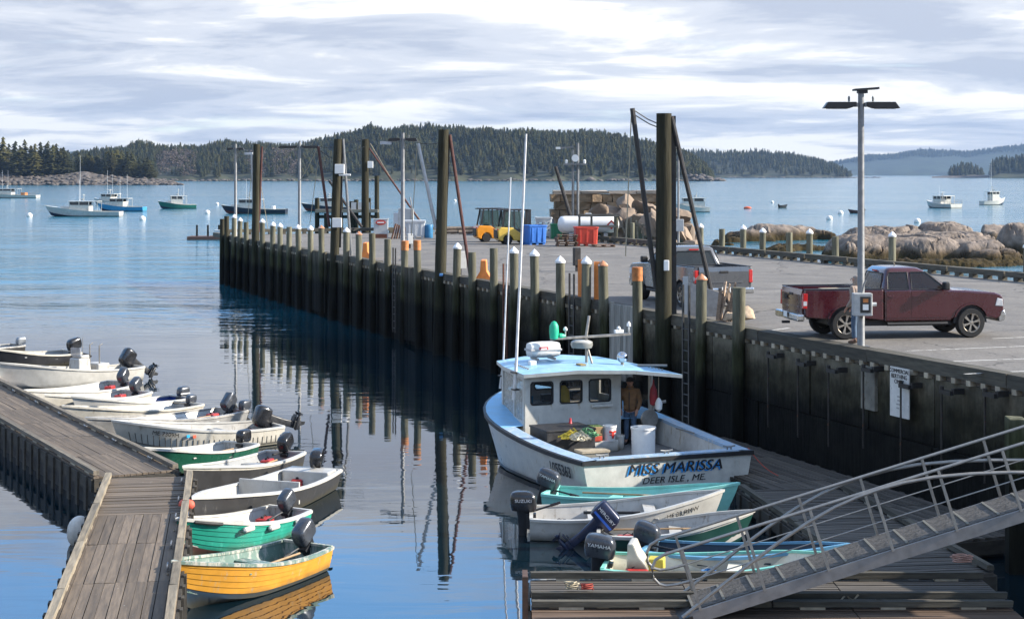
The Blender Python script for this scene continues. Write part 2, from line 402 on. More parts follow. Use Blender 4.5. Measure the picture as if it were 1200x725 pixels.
def landmass(name, crest, d0, d1, tree_h, m, rough=1.0, step=4, shore=1.2):
    """terrain rising from the shore at depth d0 to a crest line (photo pixels, less tree_h) at depth d1"""
    xs = [c[0] for c in crest]; ys = [c[1] for c in crest]
    pxs = np.arange(xs[0], xs[-1] + .1, step); rows = [0, .015, .05, .12, .22, .35, .5, .65, .8, .92, 1.0, 1.15, 1.4, 1.7]
    def height(px, u):
        cy = np.interp(px, xs, ys); hc = max(0.6, CAMZ - (cy - HY) / FPX * d1 - tree_h)
        q = math.sin(min(u, 1.0) * math.pi / 2) ** 0.85 if u <= 1 else max(-0.1, 1 - (u - 1) / 0.55)
        p = Vector((px * 0.03, u * 4, d0 * 0.01)); k = 1 + 0.22 * noise.noise(p) * min(1, u * 3) * (1 if u < 0.95 else 0.2)
        return max(-1.0, hc * q * k) if u > 0 else -1.0
    def pos(px, u):
        d = d0 + (d1 - d0) * u + (noise.noise(Vector((px * 0.05, 3.3, d0))) * 0.05 * (d1 - d0) if u < 0.1 else 0)
        return ((px - 600) / FPX * d, d, height(px, u))
    V = [pos(px, u) for u in rows for px in pxs]; n = len(pxs)
    F = [(j * n + i, j * n + i + 1, (j + 1) * n + i + 1, (j + 1) * n + i) for j in range(len(rows) - 1) for i in range(n - 1)]
    g = G(); g.v = V; g.f = F; g.m = [0] * len(F)
    o = g.obj(name, m, smooth=True, ang=80); kind(o, 'structure'); return pos
def scatter(pos, x0, x1, n, u0, u1, h, seed, bare=None, gap=None):
    rr = random.Random(seed); out = []
    for _ in range(n):
        px = rr.uniform(x0, x1); u = u0 + (u1 - u0) * rr.random() ** 0.8
        x, y, z = pos(px, u)
        if z < 1.2: continue
        b = bool(bare and any(abs(px - c) < r_ and u < um and rr.random() < 0.6 for c, r_, um in bare))
        out.append((x, y, z - 0.3, h * rr.uniform(0.55, 1.05) * (1.25 if rr.random() < 0.03 else 1.0), b))
    return out
main_crest = [(60, 181), (110, 177), (150, 173), (200, 171), (250, 170), (300, 170), (340, 170), (370, 165), (400, 157), (440, 152), (480, 150), (560, 151),
              (620, 153), (680, 156), (720, 160), (760, 167), (800, 176), (822, 188), (838, 204), (850, 209)]
pos_b = landmass('wooded_island', main_crest, 1850, 2180, 9.0, soil)
kind(forest('spruce_forest', scatter(pos_b, 62, 836, 8200, 0.04, 1.05, 12.5, 5, bare=[(207, 22, .5), (335, 14, .6), (300, 10, .6), (120, 8, .5)]), 5), 'stuff')
pos_c = landmass('wooded_point', [(700, 180), (790, 177), (820, 177), (860, 176), (900, 178), (940, 182), (975, 190), (995, 200), (1012, 207.5)], 3500, 3800, 12, soil)
kind(forest('distant_spruce_forest', scatter(pos_c, 780, 1006, 1300, 0.04, 1.05, 16, 6), 6), 'stuff')
pos_d = landmass('far_hill', [(930, 204), (960, 196), (1000, 189), (1040, 184), (1075, 180), (1105, 179), (1130, 181), (1160, 177), (1200, 173), (1260, 166), (1330, 172), (1450, 180), (1600, 203)], 8600, 9600, 0, hillm, step=1.5)
kind(forest('treetops_on_far_hill', scatter(pos_d, 965, 1290, 2600, 0.55, 1.02, 26, 16), 16), 'stuff')
pos_d2 = landmass('blue_hill', [(20, 200), (60, 184), (80, 179), (95, 180), (130, 195)], 9000, 9500, 0, hillm, step=4)
pos_e = landmass('wooded_islet', [(1108, 206), (1114, 195), (1126, 190), (1142, 191), (1152, 198), (1158, 206)], 3400, 3480, 17, soil, step=2)
kind(forest('islet_spruces', scatter(pos_e, 1111, 1154, 130, 0.1, 1.0, 19, 7), 7), 'stuff')
pos_f = landmass('low_wooded_islet', [(1156, 206), (1163, 186), (1172, 182), (1190, 181), (1215, 176), (1250, 182), (1270, 206)], 3300, 3400, 19, soil, step=2)
kind(forest('low_islet_spruces', scatter(pos_f, 1159, 1262, 260, 0.1, 1.0, 21, 8), 8), 'stuff')
landmass('low_shore', [(1092, 207), (1105, 206.0), (1150, 205.5), (1270, 205.4), (1290, 207)], 3380, 3420, 0, rockgrey, step=3)
# granite shores under the trees
def rocks_stuff(name, spots, m, seed):
    protos = [rock_mesh('r', m, (1, 1, 1), seed + k, 2, 0.45) for k in range(5)]; rr = random.Random(seed); VV = []; FF = []; o = 0
    pv = []
    for me in protos:
        V = np.empty(len(me.vertices) * 3, 'f'); me.vertices.foreach_get('co', V); F = np.empty(len(me.polygons) * 3, 'i'); me.polygons.foreach_get('vertices', F)
        pv.append((V.reshape(-1, 3), F.reshape(-1, 3))); bpy.data.meshes.remove(me)
    for x, y, z, sx, sy, sz in spots:
        V, F = pv[rr.randrange(5)]; a = rr.random() * 6.28; c, s_ = math.cos(a), math.sin(a)
        Q = np.empty_like(V); Q[:, 0] = (V[:, 0] * c - V[:, 1] * s_) * sx + x; Q[:, 1] = (V[:, 0] * s_ + V[:, 1] * c) * sy + y; Q[:, 2] = V[:, 2] * sz + z
        VV.append(Q); FF.append(F + o); o += len(V)
    return kind(tris_obj(name, np.concatenate(VV), np.concatenate(FF), m), 'stuff')
rr = random.Random(3); sp = []
for _ in range(420):
    px = rr.uniform(70, 846); d = 1835 + rr.uniform(0, 18); k = rr.uniform(0.7, 2.4) * (1.6 if 650 < px < 840 and rr.random() < .4 else 1)
    sp.append(((px - 600) / FPX * d, d, rr.uniform(0, 1.5), k * 1.6, k * 1.3, k * rr.uniform(.5, .9)))
for _ in range(60):
    px = rr.uniform(806, 846); d = 1845 + rr.uniform(0, 30); k = rr.uniform(1.5, 4.5)
    sp.append(((px - 600) / FPX * d, d, rr.uniform(0, (846 - px) * .2), k * 1.5, k, k * .8))
for _ in range(160):
    px = rr.uniform(800, 1030); d = 3480 + rr.uniform(0, 20); k = rr.uniform(1.2, 3.2); sp.append(((px - 600) / FPX * d, d, 0.3, k * 2.4, k * 2, k * .6))
rocks_stuff('shore_boulders', sp, rockgrey, 11)
# the near point on the left
pos_a = landmass('rocky_point', [(-60, 202), (0, 203), (40, 204), (80, 202), (100, 201), (125, 204), (150, 207), (190, 211), (215, 215)], 1180, 1240, 0, rockgrey, step=3)
rr = random.Random(4); sp = []
for _ in range(520):
    px = rr.uniform(-40, 205); u = rr.random() ** 1.5 * 0.8; x, y, z = pos_a(px, u); k = rr.uniform(0.6, 2.2)
    sp.append((x, y - 2, max(0, z) * rr.uniform(.6, 1.0), k * 1.4, k * 1.2, k * rr.uniform(.6, 1)))
for px in (88, 96, 104, 112, 120): x, y, z = pos_a(px, .5); sp.append((x, y - 4, z * .7, 4.2, 4, 2.6))
for _ in range(45):
    px = rr.uniform(130, 214); d = 1176 + rr.uniform(0, 14); k = rr.uniform(.5, 1.3); sp.append(((px - 600) / FPX * d, d, rr.uniform(0, (216 - px) * .05), k * 2, k * 1.3, k))
rocks_stuff('granite_boulders_on_the_point', sp, rockgrey, 21)
TREEM = []
for s in range(6):
    V, F = conifer(200 + s, 15, 8, 1.0 + 0.08 * (s % 3))
    rr = random.Random(s); o = tris_obj('crown', V, F, FOL, np.tile(tree_tint(rr), (len(V), 1))); TREEM.append(o.data); bpy.data.objects.remove(o)
trunk_me = G().tube([(0, 0, -.03), (0, 0, .5), (0, 0, .97)], 0.016, 6, r1=0.003).mesh('trunk', bark, True)
def spruce(px, top, base, d, k, label, group, wide=1.0):
    b = Dp(px, base, d); t = Dp(px, top, d); h = t.z - b.z
    e = thing('spruce_tree', label, 'tree', b, random.random() * 6.28, group); e.scale = (h * wide, h * wide, h)
    link('trunk', trunk_me, e); link('crown', TREEM[k % 6], e)
tops = [(-12, 166), (-2, 170), (4, 160), (10, 168), (17, 165), (24, 170), (29, 163), (36, 170), (41, 168), (48, 166), (53, 172), (56, 165), (62, 169), (66, 168), (71, 173), (75, 172), (80, 180)]
for i, (px, ty) in enumerate(tops):
    spruce(px, ty, 207 + random.uniform(-1, 3), 1222 + random.uniform(-8, 14), i, 'tall dark spruce of the dense clump standing above the pale boulders of the rocky point', 'tall spruces on the rocky point', random.uniform(1.5, 2.1))
rr = random.Random(12)
for i in range(38):
    px = rr.uniform(92, 182); ty = np.interp(px, [92, 110, 130, 150, 170, 185], [178, 176, 174, 177, 181, 189]) + rr.uniform(0, 9)
    spruce(px, ty, min(212, 205 + (px - 92) * .06) + rr.uniform(-2, 3), 1226 + rr.uniform(0, 25), i, 'smaller spruce growing where the rocky point slopes down to the water', 'smaller spruces on the rocky point', rr.uniform(1.7, 2.5))

# ------------------------------------------------------------------ haze
hz = bpy.data.materials.new('sea_haze'); hz.use_nodes = True; t = hz.node_tree; t.nodes.clear()
pv = t.nodes.new('ShaderNodeVolumePrincipled'); pv.inputs['Color'].default_value = (0.27, 0.42, 0.66, 1); pv.inputs['Density'].default_value = 0.00006
pv.inputs['Anisotropy'].default_value = 0.1
t.links.new(pv.outputs[0], t.nodes.new('ShaderNodeOutputMaterial').inputs['Volume'])
ho = G().box((0, 6000, 200), (27000, 13000, 402)).obj('haze', hz); kind(ho, 'stuff')
# ------------------------------------------------------------------ pier
def tidal(name, top, mid, low, z1, z2, stretch=(1, 1, 1), scale=2.0, rough=0.85, bump=0.02, rnd=0.15, wob=0.9, streak=0.5):
    """tide-stained surface: black weed below, green algae between, bare surface above (bands follow the tide, in world height)"""
    m = bpy.data.materials.new(name); m.use_nodes = True; t = m.node_tree; L = t.links.new; b = t.nodes['Principled BSDF']
    g = t.nodes.new('ShaderNodeNewGeometry'); sp = t.nodes.new('ShaderNodeSeparateXYZ'); L(g.outputs['Position'], sp.inputs[0])
    def ns(sc, st, det=7, ro=.65):
        mp = t.nodes.new('ShaderNodeMapping'); mp.inputs['Scale'].default_value = st; L(g.outputs['Position'], mp.inputs[0])
        n = t.nodes.new('ShaderNodeTexNoise'); n.inputs['Scale'].default_value = sc; n.inputs['Detail'].default_value = det; n.inputs['Roughness'].default_value = ro
        L(mp.outputs[0], n.inputs['Vector']); return n.outputs['Fac']
    def mt(op, a, c):
        n = t.nodes.new('ShaderNodeMath'); n.operation = op
        for i, x in enumerate((a, c)):
            if isinstance(x, (int, float)): n.inputs[i].default_value = x
            else: L(x, n.inputs[i])
        return n.outputs[0]
    def mixc(f, a, c):
        n = t.nodes.new('ShaderNodeMixRGB'); L(f, n.inputs[0])
        for i, x in ((1, a), (2, c)):
            if isinstance(x, tuple): n.inputs[i].default_value = (*x, 1)
            else: L(x, n.inputs[i])
        return n.outputs[0]
    def rng(x, a, c, d=0.0, e=1.0):
        n = t.nodes.new('ShaderNodeMapRange'); n.interpolation_type = 'SMOOTHSTEP'; L(x, n.inputs[0])
        for i, q in enumerate((a, c, d, e)): n.inputs[i + 1].default_value = q
        return n.outputs[0]
    n1_ = ns(scale, stretch); n2_ = ns(scale * 0.35, (1, 1, 0.35)); n3_ = ns(9.0, (1, 1, 0.12), 4)
    z = mt('ADD', sp.outputs[2], mt('MULTIPLY', mt('SUBTRACT', n2_, 0.5), wob)); z = mt('ADD', z, mt('MULTIPLY', mt('SUBTRACT', n3_, 0.5), streak))
    tc_ = mixc(rng(n1_, .3, .7), tuple(c * .62 for c in top), tuple(min(1, c * 1.3) for c in top))
    mc_ = mixc(rng(n1_, .3, .7), tuple(c * .55 for c in mid), tuple(c * 1.4 for c in mid))
    lc_ = mixc(rng(n1_, .3, .7), tuple(c * .5 for c in low), tuple(c * 1.8 for c in low))
    c = mixc(rng(z, z1 - .25, z1 + .35), lc_, mc_); c = mixc(rng(z, z2 - .3, z2 + .45), c, tc_)
    oi = t.nodes.new('ShaderNodeObjectInfo'); hs = t.nodes.new('ShaderNodeHueSaturation'); L(c, hs.inputs['Color'])
    L(rng(oi.outputs['Random'], 0, 1, 1 - rnd, 1 + rnd), hs.inputs['Value']); L(hs.outputs[0], b.inputs['Base Color'])
    b.inputs['Roughness'].default_value = rough; b.inputs['Specular IOR Level'].default_value = 0.12
    bp = t.nodes.new('ShaderNodeBump'); bp.inputs['Distance'].default_value = bump; L(mt('ADD', n1_, n3_), bp.inputs['Height']); L(bp.outputs[0], b.inputs['Normal'])
    MATS[name] = m; return m
WALLM = tidal('tide_stained_concrete', (0.115, 0.103, 0.076), (0.030, 0.028, 0.018), (0.005, 0.0048, 0.0038), 1.85, 2.65, bump=0.03, scale=2.5)
PLANKM = tidal('tide_stained_plank', (0.11, 0.097, 0.073), (0.030, 0.030, 0.02), (0.006, 0.006, 0.0045), 1.95, 2.9, stretch=(1, 1, .15), scale=6, rnd=.3)
PILEM = tidal('tide_stained_pile', (0.15, 0.145, 0.105), (0.040, 0.044, 0.022), (0.007, 0.007, 0.005), 2.0, 3.0, stretch=(1, 1, .12), scale=7, bump=.015)
DARKPILE = tidal('creosoted_pile', (0.045, 0.042, 0.028), (0.03, 0.032, 0.018), (0.009, 0.009, 0.007), 1.9, 3.2, stretch=(1, 1, .1), scale=6, bump=.02)
TIMBER = mat('weathered_timber', (0.16, 0.145, 0.115), 0.85, var=.45, scale=3, stretch=(.6, 5, 5), rnd=.3, bump=.006)
DARKTIMBER = mat('dark_timber', (0.075, 0.068, 0.052), 0.85, var=.5, scale=3, stretch=(.5, 5, 5), rnd=.3, bump=.008)
LIGHTWOOD = mat('pale_block', (0.36, 0.31, 0.23), 0.85, var=.25, scale=5, rnd=.2)
GALV = mat('galvanised_steel', (0.20, 0.205, 0.21), 0.5, .5, var=.2, scale=8)
DARKSTEEL = mat('dark_steel', (0.045, 0.043, 0.042), 0.5, .6, var=.3, scale=6, wear=(0.12, 0.055, 0.03), wear_at=.6)
RUST = mat('rusty_steel', (0.13, 0.05, 0.03), 0.75, .2, var=.4, scale=8)
WHITEP = mat('white_plastic', (0.78, 0.78, 0.76), 0.45, var=.06, scale=6)
ORANGEP = mat('orange_paint', (0.46, 0.17, 0.05), 0.6, var=.25, scale=9, wear=(0.30, 0.22, 0.14), wear_at=.6)
ROPE = mat('rope', (0.36, 0.31, 0.22), 0.9, var=.3, scale=40)
WIRE = mat('steel_wire', (0.10, 0.10, 0.10), 0.5, .5)
BLACKRUB = mat('black_rubber', (0.018, 0.018, 0.019), 0.65, var=.3, scale=8)
ASPH = mat('worn_asphalt', (0.150, 0.140, 0.128), 0.9, var=.2, scale=0.5, coords='World', bump=.006, bscale=60, wear=(0.12, 0.112, 0.104), wear_at=.54, wear_scale=0.35, wsoft=.12)
_t = ASPH.node_tree                                            # fine aggregate on top of the broad stains
_n = _t.nodes.new('ShaderNodeTexNoise'); _n.inputs['Scale'].default_value = 14; _n.inputs['Detail'].default_value = 8
_g = _t.nodes.new('ShaderNodeNewGeometry'); _t.links.new(_g.outputs['Position'], _n.inputs['Vector'])
_r = _t.nodes.new('ShaderNodeMapRange'); _t.links.new(_n.outputs['Fac'], _r.inputs[0]); _r.inputs[1].default_value = .3; _r.inputs[2].default_value = .7; _r.inputs[3].default_value = .78; _r.inputs[4].default_value = 1.22
_h = _t.nodes.new('ShaderNodeHueSaturation'); _b = _t.nodes['Principled BSDF']; _src = _b.inputs['Base Color'].links[0].from_socket
_t.links.new(_src, _h.inputs['Color']); _t.links.new(_r.outputs[0], _h.inputs['Value'])
_v = _t.nodes.new('ShaderNodeTexVoronoi'); _v.feature = 'DISTANCE_TO_EDGE'; _v.inputs['Scale'].default_value = .16      # cracks
_w = _t.nodes.new('ShaderNodeTexNoise'); _w.inputs['Scale'].default_value = .9; _w.inputs['Detail'].default_value = 6; _t.links.new(_g.outputs['Position'], _w.inputs['Vector'])
_va = _t.nodes.new('ShaderNodeVectorMath'); _va.operation = 'MULTIPLY_ADD'; _t.links.new(_w.outputs['Color'], _va.inputs[0]); _va.inputs[1].default_value = (1.6, 1.6, 0); _t.links.new(_g.outputs['Position'], _va.inputs[2]); _t.links.new(_va.outputs[0], _v.inputs['Vector'])
_ct = _t.nodes.new('ShaderNodeMapRange'); _t.links.new(_v.outputs['Distance'], _ct.inputs[0]); _ct.inputs[1].default_value = .002; _ct.inputs[2].default_value = .010; _ct.inputs[3].default_value = .75; _ct.inputs[4].default_value = 0
_m1 = _t.nodes.new('ShaderNodeMixRGB'); _t.links.new(_ct.outputs[0], _m1.inputs[0]); _t.links.new(_h.outputs[0], _m1.inputs[1]); _m1.inputs[2].default_value = (.035, .033, .031, 1)
_s = _t.nodes.new('ShaderNodeTexNoise'); _s.inputs['Scale'].default_value = .55; _s.inputs['Detail'].default_value = 3; _t.links.new(_g.outputs['Position'], _s.inputs['Vector'])
_st = _t.nodes.new('ShaderNodeMapRange'); _t.links.new(_s.outputs['Fac'], _st.inputs[0]); _st.inputs[1].default_value = .66; _st.inputs[2].default_value = .74; _st.inputs[3].default_value = 0; _st.inputs[4].default_value = .6
_m2 = _t.nodes.new('ShaderNodeMixRGB'); _t.links.new(_st.outputs[0], _m2.inputs[0]); _t.links.new(_m1.outputs[0], _m2.inputs[1]); _m2.inputs[2].default_value = (.06, .056, .052, 1); _t.links.new(_m2.outputs[0], _b.inputs['Base Color'])

c4 = [pier(PIER0, .05, 0), pier(PIER0, PIERW, 0), pier(PIERL, PIERW, 0), pier(PIERL, .05, 0)]
pave = kind(G().prism([(p.x, p.y) for p in c4], -1.0, DECK, 'Z').obj('pier_pavement', ASPH), 'structure')
LINEP = mat('worn_line_paint', (0.50, 0.49, 0.46), 0.8, var=.2, scale=3, wear=(0.22, 0.21, 0.195), wear_at=.52, wear_scale=6, coords='World')
for a, b_ in (((1062, 411), (1198, 405.5)), ((1098, 424), (1200, 420)), ((1130, 438), (1200, 434.5)), ((1163, 396.5), (1195, 395.2)), ((890, 389), (925, 384)), ((600, 300), (720, 297))):
    p, q = P(*a, DECK + .004), P(*b_, DECK + .004); q = p + (q - p).normalized() * 5.2 if a[0] > 1000 else q
    w_ = (q - p).normalized().cross(Vector((0, 0, 1))) * .05
    G().quad(p - w_, q - w_, q + w_, p + w_).obj('painted_line', LINEP, pave)

wall = thing('pier_wall', 'tall tide-stained concrete and timber wall along the harbour side of the pier', 'wall', PO, PIERROT)
bay = 2.742; k = 0; s = PIER0; rr = random.Random(5)
pan_up = G().box((0, 0, 0), (bay - .025, .34, 1.52)).mesh('panel', WALLM); pan_lo = G().box((0, 0, 0), (bay - .02, .36, 2.62)).mesh('panel', WALLM)
plk = [G().box((0, 0, 0), (bay / 4 - .02, .3, 4.15)).jitter(.012, q).mesh('plank', PLANKM) for q in range(4)]
capm = [G().box((0, 0, 0), (2 * bay - .02, .34, .30)).jitter(.015, q).mesh('cap_timber', DARKTIMBER) for q in range(3)]
blk = G().box((0, 0, 0), (.16, .24, .12)).mesh('spacer_block', LIGHTWOOD)  # pale wood colour stands in for sunlit specks under the cap timber
while s < PIERL - .1:
    if s < 29:
        link('panel', pan_up, wall, (s + bay / 2, -.12 + rr.uniform(-.03, .03), 2.30)); link('panel', pan_lo, wall, (s + bay / 2, -.11 + rr.uniform(-.04, .03), .21))
    else:
        for j in range(4): link('plank', plk[rr.randrange(4)], wall, (s + (j + .5) * bay / 4, -.12 + rr.uniform(-.05, .05), .98))
    if k % 2 == 0: link('cap_timber', capm[k % 3], wall, (s + bay, -.08, 3.335 + rr.uniform(-.02, .015)), (rr.uniform(-.02, .02), 0, 0))
    for j in range(5): link('spacer_block', blk, wall, (s + (j + .5) * bay / 5 + rr.uniform(-.05, .05), -.02, 3.12))
    s += bay; k += 1
G().box((0, 0, 0), (.62, .42, 1.05)).obj('pilaster', mat('pale_concrete', (0.17, 0.16, 0.135), .9, var=.35, scale=3, wear=(.1, .09, .06), wear_at=.58), wall, (pier_s(1013, -.2), -.10, 2.55), label='pale concrete pier under the lamp post')
# far end and right-hand edge timbers
edge = thing('edge_timber_guard', 'long dark timber guard rail on blocks round the far sides of the pier', 'guard rail', PO, PIERROT)
gt = [G().box((0, 0, 0), (3.9, .26, .22)).jitter(.012, q).mesh('rail_timber', DARKTIMBER) for q in range(3)]
gb = G().box((0, 0, 0), (.3, .24, .16)).mesh('rail_block', DARKTIMBER)
s = PIER0
while s < PIERL:
    link('rail_timber', gt[rr.randrange(3)], edge, (s + 2, -PIERW + .2, DECK + .27), (0, 0, rr.uniform(-.006, .006)))
    for j in (0, 1, 2, 3): link('rail_block', gb, edge, (s + .3 + j, -PIERW + .2, DECK + .08))
    s += 4
for j in range(5):
    link('rail_timber', gt[j % 3], edge, (PIERL - .2, -2 - 4 * j, DECK + .27), (0, 0, math.pi / 2))
    for q in (-1.5, 0, 1.5): link('rail_block', gb, edge, (PIERL - .2, -2 - 4 * j + q, DECK + .08))

CAPM = mat('white_pile_cap', (0.80, 0.80, 0.79), .4, var=.05)
def pile_mesh(h, r, m, seed, n=12):
    rr = random.Random(seed); rings = []
    for q in range(8):
        z = -1.2 + (h + 1.2) * q / 7; k = r * (1.06 - .10 * q / 7)
        rings.append([(k * (1 + rr.uniform(-.05, .05)) * math.cos(6.283 * j / n), k * (1 + rr.uniform(-.05, .05)) * math.sin(6.283 * j / n), z) for j in range(n)])
    return G().loft(rings).mesh('post', m, True, 50)
pm = {q: [pile_mesh(DECK + 1.3 - DECK * 0, .165, PILEM, q * 7 + 1)] for q in range(3)}
cap_w = G().lathe([(.182, -.07), (.182, .0), (.09, .11), (.01, .18)], 14).mesh('cap', CAPM, True)
cap_o = G().lathe([(.178, -.03), (.178, .0), (.09, .09), (.01, .15)], 14).mesh('cap', mat('orange_cap', (0.42, 0.19, 0.10), .55, var=.2, scale=20, wear=(.7, .66, .6), wear_at=.55), True)
band = G().lathe([(.172, -.42), (.172, 0.0), (.16, .012), (.02, .012)], 14).mesh('band', ORANGEP, True)
KIND = {'w': ('grey timber fender pile with a white conical cap on the pier wall', 'white-capped fender piles'),
        'o': ('grey timber fender pile with a faded orange pointed cap on the pier wall', 'orange-capped fender piles'),
        'b': ('fender pile with an orange painted band round its top on the pier wall', 'orange-banded fender piles'),
        'n': ('bare grey-green fender pile with a flat cut top on the pier wall', 'bare fender piles'),
        'd': ('dark stained fender pile with flat top at the far corner of the pier wall', 'dark corner piles')}
def fender(s, t, k, h=1.3, sc=1.0):
    p = pier(s, t, 0); e = thing('fender_pile', KIND[k][0], 'pile', p, random.random() * 6, KIND[k][1])
    e.rotation_euler = (random.uniform(-.022, .022), random.uniform(-.022, .022), random.random() * 6)
    me = pm[random.randrange(3)][0]
    if k == 'd':
        me = bpy.data.meshes.get('dark_post') or pile_mesh(4.7, .17, DARKPILE, 55); me.name = 'dark_post'
    zs = (DECK + h + 1.2) / (4.7 - 0 + 1.2)
    o = link('post', me, e, (0, 0, -1.2 + 1.2 * zs), scale=(sc, sc, zs)); top = DECK + h
    if k == 'w': link('cap', cap_w, e, (0, 0, top + .02), scale=(sc, sc, 1))
    if k == 'o': link('cap', cap_o, e, (0, 0, top + .02), scale=(sc, sc, 1))
    if k == 'b': link('band', band, e, (0, 0, top), scale=(sc, sc, 1))
    return e
WHICH = {378: 'orange-capped fender pile just before the mossy hoist mast', 421: 'orange-capped fender pile beside the farther orange plastic barrier', 710: 'orange-capped fender pile beside the silvered board fender',
         820: 'orange and white capped fender pile beside the ladder below the grey pickup', 472: 'orange-banded fender pile at the foot of the T-headed lamp post', 491: 'orange-banded fender pile between lamp post and leaning hoist mast',
         748: 'orange-banded fender pile between silvered boards and thick hoist mast', 289: 'bare fender pile beside the far corner hoist mast', 338: 'bare fender pile in the row of white-capped piles by the far corner hoist', 437: 'bare fender pile next to the farther orange plastic barrier',
         454: 'bare fender pile left of the dark ladder near the orange-banded piles', 554: 'bare fender pile left of the nearer orange plastic barrier', 579: 'bare fender pile right of the nearer orange plastic barrier', 864: 'stout bare fender pile beside the bundle of broken boards',
         533: 'white-capped fender pile just right of the leaning hoist mast', 603: 'white-capped fender pile behind the tall antenna poles', 628: 'white-capped fender pile above the green float on the lobster boat mast', 658: 'white-capped fender pile next to the ladder and dark electrical box',
         686: 'white-capped fender pile between the two orange boards', 405: 'white-capped fender pile just right of the mossy hoist mast'}
for px, k in [(260, 'd'), (266, 'd'), (273, 'w'), (280, 'w'), (289, 'n'), (308, 'w'), (318, 'w'), (328, 'w'), (338, 'n'), (351, 'w'), (364, 'w'), (378, 'o'), (405, 'w'), (421, 'o'),
              (437, 'n'), (454, 'n'), (472, 'b'), (491, 'b'), (533, 'w'), (554, 'n'), (579, 'n'), (603, 'w'), (628, 'w'), (658, 'w'), (686, 'w'), (710, 'o'), (748, 'b'), (820, 'o'), (864, 'n')]:
    e = fender(pier_s(px, -.24), -.24, k, 1.3 + random.uniform(-.14, .14), 1.12 if px == 864 else 1.0)
    if px in WHICH: e['label'] = WHICH[px]
GR = ('grey post with white cap standing along the guard rail opposite the rocks', 'white-capped rail posts'); GN = ('flat-topped grey post standing along the guard rail opposite the rocks', 'flat-topped rail posts')
for px, k, h in [(822, 'w', 1.35), (845, 'n', 1.3), (870, 'w', 1.4), (892, 'w', 1.3), (925, 'n', 1.35), (948, 'w', 1.4), (980, 'n', 1.3), (1045, 'w', 1.5), (1203, 'w', 1.4)]:
    e = fender(pier_s(px, PIERW + .2), PIERW + .2, k, h); e['label'], e['group'] = GR if k == 'w' else GN; e.name = 'rail_post'
# hoists: a thick mast, a slim steel post, a boom on wires and a strut
def hoist(px, d, px_top, top, r, label, boom=None, strut=None, steel=None, boomm=DARKSTEEL, strutm=DARKSTEEL, wires=(), boxes=(), mast=DARKPILE):
    base = Dp(px, HY, d); base.z = 0
    e = thing('hoist', label, 'hoist', base, 0, None)
    def W(p, off=0.0): v = Dp(p[0], p[1], d + off) - base; return v
    tp = W((px_top, top)); rings = []
    rr = random.Random(int(px))
    for q in range(9):
        f = q / 8; c = Vector((0, 0, -1.2)).lerp(tp, f); n = 14
        rings.append([c + Vector((math.cos(6.283 * j / n), math.sin(6.283 * j / n), 0)) * r * (1.08 - .16 * f) * (1 + rr.uniform(-.04, .04)) for j in range(n)])
    G().loft(rings).obj('mast', mast, e, smooth=True, ang=50)
    if steel: G().beam(W(steel[0], .15), W(steel[1], .15), .14, .14).obj('steel_post', DARKSTEEL, e)
    if boom: G().tube([W(boom[0]), W(boom[1])], .075, 8).obj('boom', boomm, e, smooth=True)
    if strut: G().tube([W(strut[0]), W(strut[1])], .07, 8).obj('strut', strutm, e, smooth=True)
    for a, b_ in wires:
        p, q = W(a), W(b_); mid = (p + q) / 2 - Vector((0, 0, (p - q).length * .05 if abs(p.x - q.x) > .6 else 0)); G().tube([p, mid, q], .018, 5).obj('wire', WIRE if abs(p.z - q.z) < 1 else ROPE, e)
    for a, sz, m in boxes: G().box((0, 0, 0), sz).obj('junction_box', m, e, W(a, -r - .05), bevel=.02)
    return e
GREYBOX = mat('grey_enamel', (0.45, 0.46, 0.46), .5, var=.1, scale=5)
dd = lambda px: (PO + PU * pier_s(px, -.2)).y
RUSTP = mat('red_oxide_pole', (0.085, 0.034, 0.028), .6, .2, var=.3, scale=6); SILV = mat('silver_pole', (0.42, 0.42, 0.42), .45, .5, var=.2, scale=4)
hoist(777, dd(777) - .2, 778, 133, .25, 'thick dark hoist mast with leaning boom beside the grey pickup', ((741, 127), (769, 338)), ((787, 137), (842, 379)), ((789, 136), (790, 385)),
      wires=[((741, 128), (778, 148)), ((744, 135), (778, 152)), ((740, 130), (733, 300))], boxes=[((781, 311), (.16, .05, .32), WHITEP)])
hoist(513, dd(513) - .2, 520, 152, .24, 'leaning dark hoist mast with silver boom near the two forklifts', ((490, 168), (511, 268)), ((527, 158), (551, 323)), ((526, 160), (519, 320)), boomm=SILV, strutm=RUSTP,
      wires=[((490, 168), (519, 167)), ((489, 170), (482, 276)), ((524, 178), (526, 205))], boxes=[((517, 322), (.16, .08, .12), mat('blue_box', (.12, .3, .6), .5))])
hoist(389, dd(389) - .2, 396, 163, .24, 'mossy hoist mast carrying white junction boxes and a red boom', ((373, 172), (386, 266)), ((402, 163), (413, 318)), ((401, 164), (398, 290)), boomm=RUSTP, strutm=GALV,
      wires=[((373, 172), (395, 172)), ((373, 175), (393, 187)), ((374, 178), (363, 262)), ((372, 174), (350, 214)), ((399, 168), (427, 163)), ((401, 180), (427, 172))],
      boxes=[((398, 198), (.5, .2, .5), WHITEP), ((395, 261), (.5, .16, .5), WHITEP), ((404, 205), (.62, .1, .1), WHITEP)])
hoist(298, dd(298) - .2, 301, 169, .24, 'dark hoist mast with red struts near the far corner of the pier', ((295, 181), (298, 275)), ((307, 172), (303, 272)), None, boomm=SILV, strutm=RUSTP,
      wires=[((305, 212), (314, 268)), ((296, 184), (290, 262))])
